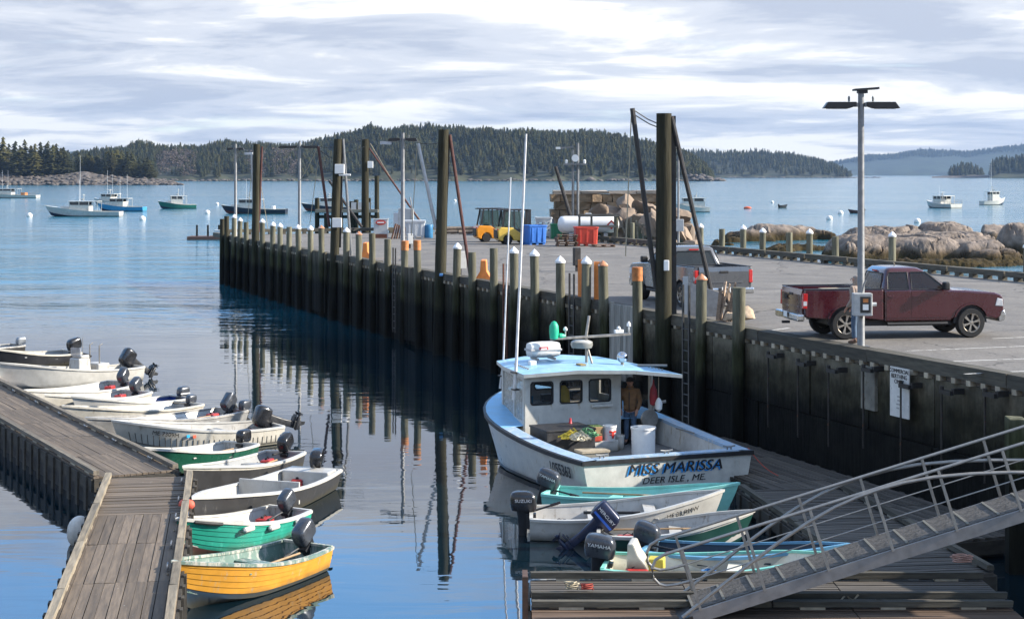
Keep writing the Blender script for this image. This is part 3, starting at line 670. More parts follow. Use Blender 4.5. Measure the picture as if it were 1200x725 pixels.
h_ = hoist(428, 126, 428, 163, .28, 'tall dark pile with white lamp and long red strut at the far edge', None, ((433, 174), (497, 266)), ((432, 165), (430, 268)), strutm=RUSTP, boxes=[((434, 193), (.4, .2, .5), WHITEP)],
           wires=[((434, 168), (496, 262)), ((424, 200), (437, 200))])
G().tube([Dp(386, 212, 100), Dp(424, 266, 100)], .08, 8).obj('leaning_spar', DARKSTEEL, smooth=True); tag(bpy.data.objects['leaning_spar'], 'dark spar slanting from the mossy hoist mast to the pier deck', 'spar')

# lamp posts
LAMPH = mat('lamp_housing', (0.03, 0.03, 0.032), .4, .3); LAMPL = mat('lamp_lens', (0.45, 0.46, 0.48), .3)
def lamp(px, py, d, label, arms=True, extra=None, rad=.095, solar=False, top=9.75, width=.95, rot=0.0):
    b_ = Dp(px, 0, d); b_.z = DECK
    e = thing('lamp_post', label, 'lamp post', b_, rot); H = top - DECK
    G().lathe([(rad * 1.15, 0), (rad * 1.15, .02), (rad, .06), (rad * .8, H)], 12).obj('pole', GALV, e, smooth=True)
    G().box((0, 0, .02), (.36, .36, .04)).obj('base_plate', GALV, e)
    if arms:
        for sgn in (-1, 1):
            g = G().prism([(.13 * sgn, -.04), (.30 * sgn, -.10), (width * sgn, -.10), (width * .88 * sgn, .06), (.13 * sgn, .06)], -.14, .14)
            h = g.obj('lamp_head', LAMPH, e, (0, 0, H - .32), bevel=.01); G().box((.6 * sgn, 0, -.108), (.5, .2, .012)).obj('lens', LAMPL, h)
            G().box((.19 * sgn, 0, -.01), (.22, .17, .10)).obj('arm', GALV, e, (0, 0, H - .32))
            G().lathe([(.025, 0), (.03, .1), (.015, .14)], 8).obj('photocell', GALV, e, (.3 * sgn - .0, 0, H - .25))
    if solar: G().box((.12, 0, 0), (.62, .3, .05), M=Matrix.Rotation(R(-4), 3, 'Y')).obj('top_fixture', LAMPH, e, (0, 0, H + .06)); G().box((.03, 0, H), (.24, .2, .09)).obj('cap', LAMPH, e)
    if extra: G().box((0, 0, 0), (.55, .2, .16)).obj('side_lamp', LAMPL, e, extra)
    return e
lp = lamp(1009, 405, 42.45, 'tall grey lamp post with twin dark heads and meter box beside the red pickup', solar=True)
lamp(276, 0, 116.5, 'slim lamp post by the far corner hoist with small side lamp', width=.6, extra=(.9, 0, 5.7), rad=.11)
lamp(351, 0, 108, 'plain T-headed lamp post between the far corner hoist and the mossy mast', width=1.35, rad=.11)
lamp(472, 0, 85, 'T-headed lamp post beside the grey tote with side lamp on its left', width=.75, extra=(-.85, 0, 5.85), rad=.11)
e = lamp(795, 0, 98.5, 'thin grey post with a meter cabinet behind the grey pickup', arms=False, top=8.9, rad=.07)
G().box((-.02, -.2, 1.35), (.6, .25, .7)).obj('meter_cabinet', GREYBOX, e, bevel=.02)
# the meter box on the near lamp post
mb = G().box((0, 0, 0), (.47, .26, .56)).obj('meter_box', mat('meter_grey', (.42, .42, .41), .5), lp, (-.02, -.22, 1.08), bevel=.02)
G().box((0, -.01, 0), (.26, .02, .40)).obj('panel_recess', mat('meter_black', (.03, .03, .03), .4), mb, (.06, -.125, 0), bevel=.03)
G().box((0, 0, 0), (.13, .02, .09)).obj('orange_label', ORANGEP, mb, (.06, -.14, .1)); G().box((0, 0, 0), (.14, .02, .14)).obj('dial_label', WHITEP, mb, (.06, -.14, -.06))
G().lathe([(.05, 0), (.05, .12)], 10, axis='X').obj('socket', GREYBOX, mb, (.235, 0, 0)); G().tube([(0, 0, .28), (.05, 0, .5), (.1, 0, .6)], .025, 6).obj('conduit', GALV, mb)

# things fixed to the wall
LETTER = mat('black_lettering', (0.02, 0.02, 0.022), .5)
sg = thing('berthing_sign', 'white board lettered in black hanging on the pier wall below the red pickup', 'sign', pier(pier_s(1054.5, -.22), -.22, 2.63), PIERROT)
G().box((0, 0, 0), (.78, .03, 1.15)).obj('board', mat('sign_white', (.62, .61, .58), .6, var=.1, wear=(.25, .24, .22), wear_at=.62), sg)
for q, (tx, sz) in enumerate((('COMMERCIAL', .13), ('BERTHING', .14), ('ONLY', .15))):
    text_on(tx, sz, (0, .02, .49 - .125 * q), (-1, 0, 0), (0, 0, 1), sg, LETTER)
for q in range(4): G().box((0, 0, 0), (.16 - .05 * (q % 2), .006, .035)).obj('faded_line', mat('faded_print', (.35, .34, .33), .7), sg, (.02 * q, .017, -.1 - .09 * q))
for px, py in ((901, 417), (936, 426), (972, 434), (1013, 433), (1057, 452), (1105, 459), (1156, 462)):
    s_ = pier_s(px, -.35); d = (PO + PU * s_ - PN * .35).y; p = Dp(px, py, d)
    b_ = thing('wall_bracket', 'dark steel bracket with hanging rod bolted to the pier wall below the cap timber', 'bracket', pier(s_, -.03, p.z), PIERROT, 'brackets with rods on the pier wall'); b_['label'] = 'steel bracket with hanging rod ' + {901: 'next to the stout bare fender pile', 936: 'second along from the stout bare fender pile', 972: 'left of the pale concrete pier on the wall', 1013: 'across the pale concrete pier under the lamp post', 1057: 'hanging in front of the lettered white sign', 1105: 'right of the lettered white sign', 1156: 'above the gangway handrail on the pier wall'}[px]
    G().box((-.1, .3, 0), (.42, .10, .09)).obj('arm', DARKSTEEL, b_); G().box((-.3, .14, .04), (.1, .28, .12)).obj('wall_plate', DARKSTEEL, b_)
    G().tube([(.08, .3, .08), (.08, .3, -1.9)], .026, 6).obj('rod', DARKSTEEL, b_); G().lathe([(.05, 0), (.05, .1)], 8).obj('collar', DARKSTEEL, b_, (.08, .3, .02))
def ladder(px, z0, z1, t, label, m=DARKSTEEL):
    e = thing('ladder', label, 'ladder', pier(pier_s(px, t), t, 0), PIERROT)
    for q in (-.2, .2): G().beam((q, 0, z0), (q, 0, z1), .05, .07, up=(1, 0, 0)).obj('rail', m, e)
    z = z0 + .2
    while z < min(z1, DECK) - .1: G().tube([(-.2, 0, z), (.2, 0, z)], .018, 6).obj('rung', m, e); z += .32
ladder(804, 0.4, DECK + 1.05, -.3, 'steel ladder with tall handrails on the pier wall below the grey pickup', mat('grey_steel', (.06, .06, .058), .5, .5, var=.3))
ladder(670, 0.4, DECK + .9, -.3, 'dark ladder on the pier wall between two white-capped piles by the orange boards')
ladder(592, 0.4, DECK + .9, -.3, 'rusty ladder on the pier wall behind the antennas of the lobster boat', RUST)
ladder(462, 0.4, DECK + .9, -.3, 'dark ladder on the pier wall beside the orange-banded piles')
GREYBOARD = tidal('silvered_board', (0.30, 0.29, 0.26), (0.20, 0.19, 0.17), (0.03, 0.03, 0.025), .8, 1.4, stretch=(1, 1, .1), scale=6, rnd=.2)
for a, b_, z0, z1, lb in ((711, 741, 1.1, 3.52, 'silvered vertical board fender panel on the pier wall behind the lobster boat mast'), (470, 486, .2, 3.5, 'board fender panel on the pier wall under the orange-banded piles'), (364, 379, .2, 3.5, 'narrow board fender panel on the pier wall under the far capped piles')):
    s0, s1 = pier_s(a, -.3), pier_s(b_, -.3); e = thing('board_fender', lb, 'fender panel', pier((s0 + s1) / 2, -.16, 0), PIERROT); n = max(3, int(abs(s1 - s0) / .22))
    me = G().box((0, 0, 0), (abs(s1 - s0) / n - .015, .1, z1 - z0)).mesh('board', GREYBOARD if a == 711 else PLANKM)
    for q in range(n): link('board', me, e, (-abs(s1 - s0) / 2 + (q + .5) * abs(s1 - s0) / n, random.uniform(-.01, .02), (z0 + z1) / 2 + random.uniform(-.03, .03)))
OB = mat('orange_board_paint', (0.72, 0.24, 0.06), .6, var=.15, scale=6)
for px, lb in ((681.5, 'narrow orange board standing upright at the pier edge next to a ladder'), (700.5, 'narrow orange board standing upright between two capped fender piles')):
    tag(G().box((0, 0, .68), (.3, .05, 1.36)).obj('orange_board', OB, None, pier(pier_s(px, .12), .12), (0, 0, PIERROT + .5), bevel=.01), lb, 'board')
for px, py, lb in ((429, 303, 'orange plastic barrier on the pier beside the bare fender piles'), (567, 328, 'orange plastic barrier on the pier near the forklifts')):
    p = P(px, py, DECK); e = thing('plastic_barrier', lb, 'barrier', p, PIERROT + 1.2)
    G().prism([(-.30, 0), (.30, 0), (.30, .12), (.14, .38), (.11, .82), (-.11, .82), (-.14, .38), (-.30, .12)], -.5, .5).obj('body', OB, e, bevel=.03)
    for q in (-.25, .25): G().box((0, q, .06), (.62, .18, .13)).obj('foot', OB, e, bevel=.01)
# ------------------------------------------------------------------ floats and gangway
DOCK = mat('dock_plank', (0.120, 0.094, 0.070), .85, var=.35, scale=2.2, stretch=(.5, 7, 7), rnd=.26, bump=.004, wear=(.55, .54, .5), wear_at=.66, wear_scale=16, wstretch=(1, .25, .25), wsoft=.04)
DOCKD = mat('dark_dock_plank', (0.075, 0.066, 0.056), .85, var=.4, scale=2.2, stretch=(.5, 7, 7), rnd=.3, bump=.004, wear=(.35, .34, .32), wear_at=.70, wear_scale=9, wsoft=.05)
RAIL = mat('bull_rail', (0.14, 0.12, 0.092), .85, var=.45, scale=2.5, stretch=(.5, 6, 6), rnd=.25, bump=.006)
SKIRT = mat('skirt_board', (0.05, 0.045, 0.037), .9, var=.45, scale=3, stretch=(1, 1, 3), rnd=.3)
BILLET = mat('black_billet', (0.02, 0.02, 0.021), .6, var=.3)
def float_dock(label, org, ang, length, width, z, panels, m=DOCK, rails=(1, 1), pw=.148, skirt=True, rail_m=RAIL, block_m=LIGHTWOOD, name='float', hts=.09):
    """panels: list of (length, 'L' or 'X') - planks along or across; local x runs along, y across"""
    e = thing(name, label, 'float', (org[0], org[1], 0), ang); cache = {}; x = 0
    rr = random.Random(int(length * 31 + width * 7))
    for L_, dr in panels:
        run, across = (L_, width) if dr == 'L' else (width, L_)
        n = max(1, round(across / pw)); wd = across / n
        key = (round(run, 2), round(wd, 3))
        if key not in cache: cache[key] = [G().box((0, 0, 0), (run - .02, wd - .012, .045)).jitter(.004, q).mesh('plank', m) for q in range(3)]
        for q in range(n):
            zz_ = z - .022 + rr.uniform(-.006, .006)
            if dr == 'L': link('plank', cache[key][q % 3], e, (x + L_ / 2, (q + .5) * wd, zz_))
            else: link('plank', cache[key][q % 3], e, (x + (q + .5) * wd, width / 2, zz_), (0, 0, math.pi / 2))
        x += L_
    length = x
    for k, y in enumerate((0.07, width - .07)):
        if not rails[k]: continue
        n = max(1, round(length / 3.6)); rl = length / n
        rm = [G().box((0, 0, 0), (rl - .03, .13, hts)).jitter(.01, q + 3).mesh('bull_rail', rail_m) for q in range(2)]
        bm_ = G().box((0, 0, 0), (.42, .12, .05)).mesh('rail_block', block_m)
        for q in range(n):
            link('bull_rail', rm[q % 2], e, ((q + .5) * rl, y, z + .05 + hts / 2), (0, 0, rr.uniform(-.004, .004)))
            for j in range(3): link('rail_block', bm_, e, ((q + (j + .5) / 3) * rl, y, z + .025))
    if skirt:
        for k, y in enumerate((-.03, width + .03)):
            G().box((length / 2, y, z - .19), (length - .01, .05, .28)).obj('side_board', SKIRT, e)
            n = int(length / .75); pmh = G().box((0, 0, 0), (.2, .05, z + .12)).mesh('skirt_post', SKIRT)
            for q in range(n): link('skirt_post', pmh, e, ((q + .5) * length / n, y + (.052 if k else -.052), (z - .12) / 2 - .02))
        for k, xx in enumerate((-.03, length + .03)): G().box((xx, width / 2, z - .19), (.05, width, .28)).obj('end_board', SKIRT, e)
    G().box((length / 2, width / 2, z / 2 - .22), (length - .25, width - .25, z - .1)).obj('billet', BILLET, e)
    return e
f1 = float_dock('long grey plank float crowded with skiff bows, slanting away from the bent corner', (-7.78, 39.85), R(118.8), 30, 2.0, .8, [(3.05, 'L')] * 10, rails=(1, 1))
f2 = float_dock('short grey plank float on which the yellow and teal skiffs are tied', (-9.22, 38.72), math.atan2(-.987, .162), 14, 1.95, .8, [(4.3, 'X'), (2.75, 'L'), (3.1, 'L'), (3.05, 'L'), (1.5, 'L')], rails=(1, 1), pw=.17, rail_m=mat('tan_rail', (.20, .17, .125), .85, var=.4, scale=2.5, stretch=(.5, 6, 6), rnd=.2, bump=.006))
# cleats and mooring bits
def cleat(parent, loc, rz=0):
    g = G(); g.tube([(-.16, 0, .09), (-.05, 0, .075), (.05, 0, .075), (.16, 0, .09)], .02, 6); g.tube([(-.05, 0, 0), (-.05, 0, .08)], .02, 6); g.tube([(.05, 0, 0), (.05, 0, .08)], .02, 6)
    g.obj('cleat', GALV, parent, loc, (0, 0, rz))
for x in (1.5, 4.6, 7.4, 10.2, 13, 16, 19): cleat(f1, (x, .24, .81))
for x in (1.0, 3.2, 5.0, 7.6, 9.4): cleat(f2, (x, 1.72, .81))
buoyw = mat('scuffed_white_buoy', (.55, .54, .5), .6, var=.2, scale=6, wear=(.2, .18, .15), wear_at=.6)
b_ = P(93, 623, .25); tag(G().ball((0, 0, 0), .26, 14, 10, (1, 1, 1.35)).obj('fender_buoy', buoyw, None, b_, (.2, .1, 0), smooth=True), 'scuffed white fender buoy hanging on the outer side of the short float', 'buoy')

ang_a = math.atan2(-PU.y, -PU.x)
fa = float_dock('dark float lying along the foot of the pier wall behind the lobster boat stern', pier(12.6, -3.1, 0), ang_a, 14, 2.6, .42, [(3.4, 'L')] * 4, m=DOCKD, rails=(0, 0))
fc = float_dock('dark cross-planked float with skiff bows nosed against its timber edge', (5.2, 39.2), math.atan2(-.99, .135), 8.6, 2.45, .45, [(2.85, 'X'), (2.85, 'X'), (2.85, 'X')], m=DOCKD, rails=(1, 1), rail_m=DARKTIMBER, block_m=TIMBER)
fd = float_dock('narrow plank float lying under the foot of the gangway', (.32, 28.95), 0, 8.2, 1.6, .45, [(2.7, 'L'), (2.7, 'L'), (2.7, 'L')], m=DOCKD, rails=(1, 1), rail_m=DARKTIMBER, hts=.10)
fe = float_dock('brown landing float carrying the gangway foot next to the rusty frame', (.32, 26.0), 0, 8.2, 2.75, .40, [(2.7, 'L'), (2.7, 'L'), (2.7, 'L')], m=mat('brown_plank', (.11, .072, .048), .85, var=.4, scale=2.2, stretch=(.5, 7, 7), rnd=.2, bump=.004), rails=(0, 1), rail_m=DARKTIMBER)
fr = thing('angle_iron_stand', 'rusty angle-iron frame standing at the end of the narrow float', 'frame', (.22, 29.0, 0))
BROWNST = mat('brown_steel', (.10, .058, .04), .7, .3, var=.4, scale=9)
for y, z in ((-.9, 1.02), (0.25, .86)): G().beam((0, y, -.2), (0, y, z + .06), .07, .09, up=(1, 0, 0)).obj('upright', BROWNST, fr)
G().beam((0, -.9, 1.0), (0, .25, .88), .09, .07).obj('top_bar', BROWNST, fr); G().beam((0, -.9, .45), (0, .25, .4), .06, .06).obj('lower_bar', BROWNST, fr)
def coil(label, c, r, m, n=3):
    pts = []; rr = random.Random(int(r * 100 + c[0] * 10))
    for i in range(n * 14): a = i / 14 * 6.283; q = r * (.75 + .25 * math.sin(i * 1.7) * rr.random()); pts.append((c[0] + q * math.cos(a), c[1] + q * .7 * math.sin(a), c[2] + .02 + i * .0025))
    tag(G().tube(pts, .014, 5).obj('rope_coil', m, None, smooth=True), label, 'rope')
REDROPE = mat('red_rope', (.35, .07, .05), .9, var=.2); PINKR = mat('pink_rope', (.42, .25, .2), .9, var=.2); GREENR = mat('green_rope', (.05, .28, .16), .9, var=.2)
coil('tangle of pale rope on the narrow float by the rusty frame', (1.02, 29.12, .60), .14, ROPE, 4); coil('tangle of red rope beside the pale rope on the narrow float', (1.28, 29.12, .60), .13, REDROPE, 3)
coil('pink rope wound round the corner timber of the cross-planked float', (8.2, 31.1, .62), .22, PINKR, 4)
tag(G().tube([P(984, 705, .5), P(990, 697, .55), P(1000, 703, .5), P(1006, 696, .6)], .018, 5).obj('loose_rope', ROPE), 'loose pale rope hanging over the float edge under the gangway', 'rope')

# gangway
th = R(17.2); CU = Vector((math.cos(th), 0, math.sin(th))); CV = Vector((-math.sin(th), 0, math.cos(th)))
gw = thing('gangway', 'aluminium gangway with arched side rails climbing from the float to the pier', 'gangway', (3.08, 28.0, 0))
def gp(u, v, y): q = CU * u + CV * v; return Vector((q.x, y, q.z + .60))
ALU = mat('aluminium', (0.30, 0.285, 0.26), .42, .6, var=.15, scale=10); TREAD = mat('gritty_tread', (0.085, 0.078, 0.07), .95, var=.6, scale=9, bump=.012, bscale=25)
UEND = 10.6
for y in (0, 1.12):
    G().beam(gp(-.2, -.13, y), gp(UEND, -.13, y), .06, .20, up=CV).obj('stringer', mat('stringer_aluminium', (.24, .23, .22), .6, .3, var=.2, scale=4), gw)
    G().tube([gp(-.42, .50, y), gp(-.52, .56, y), gp(-.58, .68, y), gp(-.56, .84, y), gp(-.46, .96, y), gp(-.3, 1.0, y), gp(2, 1.0, y), gp(5, 1.0, y), gp(UEND, 1.0, y)], .026, 10).obj('handrail', ALU, gw, smooth=True)
    G().tube([gp(-.42, .50, y), gp(-.25, .47, y), gp(0.05, .46, y)], .024, 8).obj('rail_loop', ALU, gw, smooth=True)
    us = [-.32, .4, 1, 1.6, 2.1, 2.6, 3.0, 3.4, 3.8, 4.3, 4.9, 5.5, 6.2, 7.0]; vs_ = [-.06, .22, .45, .66, .81, .92, .97, .985, .97, .91, .78, .62, .40, .12]
    G().tube([gp(a, b, y + (.035 if y else -.035)) for a, b in zip(us, vs_)], .029, 10).obj('arched_chord', ALU, gw, smooth=True)
    for q in range(10):
        G().beam(gp(q * 1.1, -.05, y + (.03 if y else -.03)), gp(q * 1.1, 1.0, y), .045, .045, up=CU).obj('baluster', ALU, gw)
    G().tube([gp(0, .46, y), gp(UEND, .46, y)], .011, 6).obj('mid_rail', ALU, gw)
me = G().box((0, 0, 0), (.515, 1.05, .035)).jitter(.006, 4).mesh('tread_board', TREAD); mc = G().box((0, 0, 0), (.04, 1.02, .02)).mesh('cleat_bar', mat('bleached_cleat', (.20, .185, .15), .85, var=.2))
u = -.1
while u < UEND - .3:
    link('tread_board', me, gw, gp(u + .26, -.035, .56), (0, -th, 0)); link('cleat_bar', mc, gw, gp(u, -.01, .56), (0, -th, 0)); u += .525
G().box(gp(-.28, -.12, .56), (.25, 1.2, .06), M=Matrix.Rotation(-th, 3, 'Y')).obj('foot_plate', DARKSTEEL, gw)
p_ = P(1193, 560, 0); tag(G().box((0, 0, .95), (.34, .34, 4.1)).jitter(.02, 8).obj('gangway_pile', PILEM, None, (9.75, 33.0, 0), bevel=.02), 'square grey pile standing behind the upper end of the gangway', 'pile')
# ------------------------------------------------------------------ boats
def lerp(a, b, t): return a + (b - a) * t
class Hull:
    """t = 0 at the transom, 1 at the stem; local +x to the bow, z = 0 at the waterline"""
    def __init__(s, L, beam, fs, fb, tw=.82, tm=.42, p=2.2, chine=.80, rake=.35, draft=.12, flare=.0, dip=.04, bowfull=1.0):
        s.__dict__.update(L=L, B=beam / 2, fs=fs, fb=fb, tw=tw, tm=tm, p=p, ch=chine, rake=rake, dr=draft, flare=flare, dip=dip, bf=bowfull)
    def hb(s, t):
        if t < s.tm: q = t / s.tm; return s.B * lerp(s.tw, 1, q * (2 - q))
        return s.B * max(0.0, 1 - ((t - s.tm) / (1 - s.tm)) ** s.p)
    def zs(s, t): return lerp(s.fs, s.fb, t ** 1.8) - s.dip * math.sin(math.pi * min(1, t * 1.3)) if t < .77 else lerp(s.fs, s.fb, t ** 1.8) - s.dip * math.sin(math.pi * min(1, t * 1.3))
    def pt(s, t, v, side):
        """v: 0 keel, .3 chine, 1 sheer"""
        b = s.hb(t); zs = s.zs(t); e = max(0, (t - .55) / .45)
        zk = -s.dr * (1 - e ** 3) + e ** 4 * zs * .10; zc = lerp(0.02, zs * .42, e ** 1.6); bc = b * lerp(s.ch, .50 * s.bf, e ** 1.3)
        if v <= .3: q = v / .3; y, z = bc * q, lerp(zk, zc, q ** 1.15)
        else:
            q = (v - .3) / .7; y = lerp(bc, b, q ** lerp(.75, 1.35, e)); z = lerp(zc, zs, q)
        x = t * s.L - s.rake * e ** 1.5 * (1 - min(1, max(0, z - zk) / max(.01, zs - zk))) ** 1.2
        return Vector((x, y * side, z))
    TS = [0, .06, .13, .2, .28, .36, .44, .52, .6, .67, .74, .8, .85, .895, .93, .96, .98, 1.0]
    def shell(s, rows, lap=0.0):
        vs = []
        for k, v in enumerate(rows):
            vs.append((v, 0.0))
            if lap and .3 < v < .98: vs.append((v + .004, lap))
        full = [(v, o, -1) for v, o in vs[::-1]] + [(v, o, 1) for v, o in vs[1:]] if rows[0] == 0 else None
        rings = []
        for t in s.TS:
            ring = []
            for v, o, sd in full:
                p = s.pt(t, v, sd); p.y += sd * o * (1 if t < .95 else .4); ring.append(p)
            rings.append(ring)
        return rings, full
def skiff(label, bow, stern, beam, hullc, bottomc=None, inc=None, gunc=None, fs=.50, fb=.80, motor=None, thwarts=(.33, .62), lap=0.0, wl=.3, stripe=None, name='skiff', group=None,
          tw=.80, chine=.80, seatm=None, extra=None, deckfrac=0.0, p=2.2, rake=.35, draft=.12, floor=.10, gw_=.06, offs=0.0):
    """bow, stern: world points at the rail (x, y used)"""
    d = Vector((bow.x - stern.x, bow.y - stern.y, 0)); L = d.length; rz = math.atan2(d.y, d.x)
    e = thing(name, label, 'skiff', (stern.x, stern.y, offs), rz, group)
    e.rotation_euler = (random.uniform(-.02, .02), 0, rz)
    H = Hull(L, beam, fs, fb, tw=tw, chine=chine, rake=rake, draft=draft, p=p)
    rows = [0, .15, .3, .4, .52, .64, .76, .88, 1.0]
    rings, full = H.shell(rows, lap)
    mats_ = [hullc, bottomc or hullc, stripe or hullc]
    n = len(full); rmi = []
    for j in range(n):
        v = (full[j][0] + full[(j + 1) % n][0]) / 2
        rmi.append(1 if v < wl else (2 if v > .90 else 0))
    g = G(); g.loft(rings, closed=False, caps=False, rowmi=rmi)
    tr = rings[0]; g.add(tr, [tuple(range(len(tr)))], 0)
    g.obj('hull', mats_, e, smooth=True, ang=30)
    inc = inc or hullc; gunc = gunc or hullc
    # inside liner
    gi = G(); ri = []
    for t in H.TS[:-1]:
        b = max(.004, H.hb(t) - .035); z = H.zs(t) - .01; bf_ = max(.003, H.pt(t, .34, 1).y - .03); zf = max(floor, H.pt(t, .3, 1).z + .03)
        x = max(t * L, .05)
        zf = min(zf, z - .03)
        xm = x - H.rake * max(0, (t - .55) / .45) ** 1.5 * .35
        ri.append([(x, -b, z), (xm, -lerp(bf_, b, .6), lerp(zf, z, .5)), (xm, -bf_, zf), (xm, 0, zf), (xm, bf_, zf), (xm, lerp(bf_, b, .6), lerp(zf, z, .5)), (x, b, z)])
    gi.loft(ri, closed=False, caps=False); gi.add(ri[0], [tuple(range(7))])
    gi.obj('inner_hull', inc, e, smooth=True, ang=40)
    # gunwale with a rub rail, both sides meeting at the stem
    gg = G()
    for sd in (-1, 1):
        rg = []
        for t in H.TS:
            b = H.hb(t); z = H.zs(t); x = t * L
            i_ = max(0.0, b - gw_); o_ = b + .022
            rg.append([(x + (.02 if t == 1 else 0), sd * o_ if t < 1 else 0.0, z - .045), (x + (.03 if t == 1 else 0), sd * (o_ + .004) if t < 1 else 0, z + .012), (x - (.06 if t == 1 else 0), sd * i_, z + .018), (x - (.06 if t == 1 else 0), sd * i_, z - .03)])
        gg.loft(rg, closed=True, caps=True)
    gg.box((.03, 0, H.zs(0) + .004), (.075, 2 * H.hb(0) - .02, .045))
    gg.obj('gunwale', gunc, e, smooth=True, ang=40)
    seatm = seatm or inc
    for t in thwarts:
        b = H.hb(t) - .05; G().box((t * L, 0, H.zs(t) - .16), (.26, 2 * b, .035)).obj('thwart', seatm, e, bevel=.008)
        G().box((t * L, 0, (H.zs(t) - .18 + floor) / 2), (.2, 2 * b * .8, H.zs(t) - .18 - floor)).obj('thwart_support', seatm, e)
    if deckfrac:
        ts = [t for t in H.TS if t >= 1 - deckfrac]; g2 = G(); r2 = [[(t * L, -max(.002, H.hb(t) - .03), H.zs(t) + .0), (t * L, 0, H.zs(t) + .03), (t * L, max(.002, H.hb(t) - .03), H.zs(t) + .0)] for t in ts]
        g2.loft(r2, closed=False, caps=False); g2.obj('foredeck', gunc, e, smooth=True)
    if motor: outboard(e, H, **motor)
    if extra: extra(e, H)
    return e, H
MOTBLK = mat('motor_black', (0.016, 0.017, 0.020), .28, .1, var=.3, scale=4, coat=.4)
MOTGRY = mat('motor_grey', (0.055, 0.062, 0.075), .30, .3, var=.2, scale=4, coat=.4)
MOTLEG = mat('motor_leg', (0.022, 0.024, 0.028), .4, .2, var=.3, scale=6)
MOTBLUE = mat('motor_navy', (0.012, 0.018, 0.05), .35, .2, var=.3, scale=6, coat=.3)
MOTSILV = mat('motor_silver', (.25, .27, .29), .35, .4)
LETW = mat('white_lettering', (.7, .7, .7), .5); LETB = mat('blue_lettering', (.03, .12, .5), .5)
def rrect(a, b, r, n=4):
    out = []
    for cx, cy, st in ((a - r, b - r, 0), (-a + r, b - r, 1), (-a + r, -b + r, 2), (a - r, -b + r, 3)):
        for i in range(n + 1): an = (st + i / n) * math.pi / 2; out.append((cx + r * math.cos(an), cy + r * math.sin(an)))
    return out
def cowl_geo(k=1.0, boxy=0.0):
    g = G(); rings = []
    # z, half length, half width, x shift
    for z, a, b, sx in ((0, .235, .125, 0), (.03, .25, .14, 0), (.13, .265, .155, -.005), (.24, .26, .155, -.01), (.31, .24 + .01 * boxy, .145, -.02), (.355, .20 + .03 * boxy, .125, -.03), (.378, .12 + .06 * boxy, .08 + .02 * boxy, -.035)):
        rings.append([((x + sx) * k, y * k, z * k) for x, y in rrect(a, b, min(a, b) * (.62 - .3 * boxy))])
    return g.loft(rings)
def outboard(parent, H, tilt=0.0, k=1.0, m=None, legm=None, y=0.0, turn=0.0, tiller=True, brand=None, bm_=None, boxy=0.0, stripe=None, tillang=25, fx=.04):
    m = m or MOTBLK; legm = legm or MOTLEG; k *= .86
    z0 = H.zs(0) + .03
    # local frame: origin at the tilt axis over the transom top, -x aft
    g = G()
    g.box((-.05, 0, -.10), (.16, .16, .30)); g.box((-.02, 0, .03), (.22, .2, .08))
    rings = []
    for z, a, b, sx in ((.14, .15, .085, -.16), (.0, .115, .06, -.17), (-.3, .085, .042, -.18), (-.52, .085, .034, -.19), (-.68, .10, .024, -.20), (-.74, .12, .02, -.21)):
        rings.append([(x * k + sx * k, yy * k, z * k) for x, yy in rrect(a, b, b * .8, 3)])
    g.loft(rings)
    g.box((-.27 * k, 0, -.55 * k), (.34 * k, .19 * k, .012)); g.box((-.28 * k, 0, -.50 * k), (.2 * k, .11 * k, .012))
    g.lathe([(.008, -.23 * k), (.045 * k, -.14 * k), (.055 * k, 0), (.045 * k, .12 * k), (.03 * k, .17 * k)], 10, (-.24 * k, 0, -.66 * k), 'X')
    g.add([(-.16 * k, -.008, -.7 * k), (-.16 * k, .008, -.7 * k), (-.30 * k, .008, -.7 * k), (-.30 * k, -.008, -.7 * k), (-.26 * k, -.006, -.86 * k), (-.26 * k, .006, -.86 * k), (-.33 * k, .006, -.86 * k), (-.33 * k, -.006, -.86 * k)], [(0, 1, 2, 3), (4, 5, 6, 7), (0, 1, 5, 4), (1, 2, 6, 5), (2, 3, 7, 6), (3, 0, 4, 7)])
    o = g.obj('outboard_motor', legm, parent, (fx, y, z0 - .12), (0, tilt, turn), smooth=True, ang=35)
    c = cowl_geo(k, boxy).obj('cowl', m, o, (-.16 * k, 0, .13 * k), smooth=True, ang=40)
    pr = G().lathe([(.03 * k, -.06 * k), (.03 * k, .04 * k), (.008, .07 * k)], 8, (-.45 * k, 0, -.66 * k), 'X')
    for q in range(3):
        a = q * 2.094; cs, sn = math.cos(a), math.sin(a)
        bl = [(-.03, .02, -.02), (-.06, .10, -.055), (-.045, .125, .0), (.0, .10, .05), (.02, .02, .03)]
        pr.add([((-.45 + x) * k, (yy * cs - zz_ * sn) * k, (-.66) * k + (yy * sn + zz_ * cs) * k) for x, yy, zz_ in bl], [(0, 1, 2, 3, 4)])
    pr.obj('propeller', legm, o, smooth=True)
    if tiller:
        a = R(tillang); G().tube([(.0, 0, .10 * k), (.22 * math.cos(a), .0, .1 * k + .22 * math.sin(a)), (.62 * math.cos(a), 0, .1 * k + .62 * math.sin(a))], .022, 6).obj('tiller', MOTLEG, o)
        G().tube([(.42 * math.cos(a), 0, .1 * k + .42 * math.sin(a)), (.64 * math.cos(a), 0, .1 * k + .64 * math.sin(a))], .03, 8).obj('grip', BLACKRUB, o)
    if stripe:
        for sd in (-1, 1): G().box((-.0, sd * .1495 * k, .1 * k), (.46 * k, .016, .045 * k)).obj('stripe', stripe, c)
    if brand:
        for sd in (-1, 1): text_on(brand, .085 * k, (-.01, sd * .1585 * k, .205 * k), (-sd, 0, 0) if sd > 0 else (1, 0, 0), (0, 0, 1), c, bm_ or LETW, extrude=.002, sx=1.15)
    return o
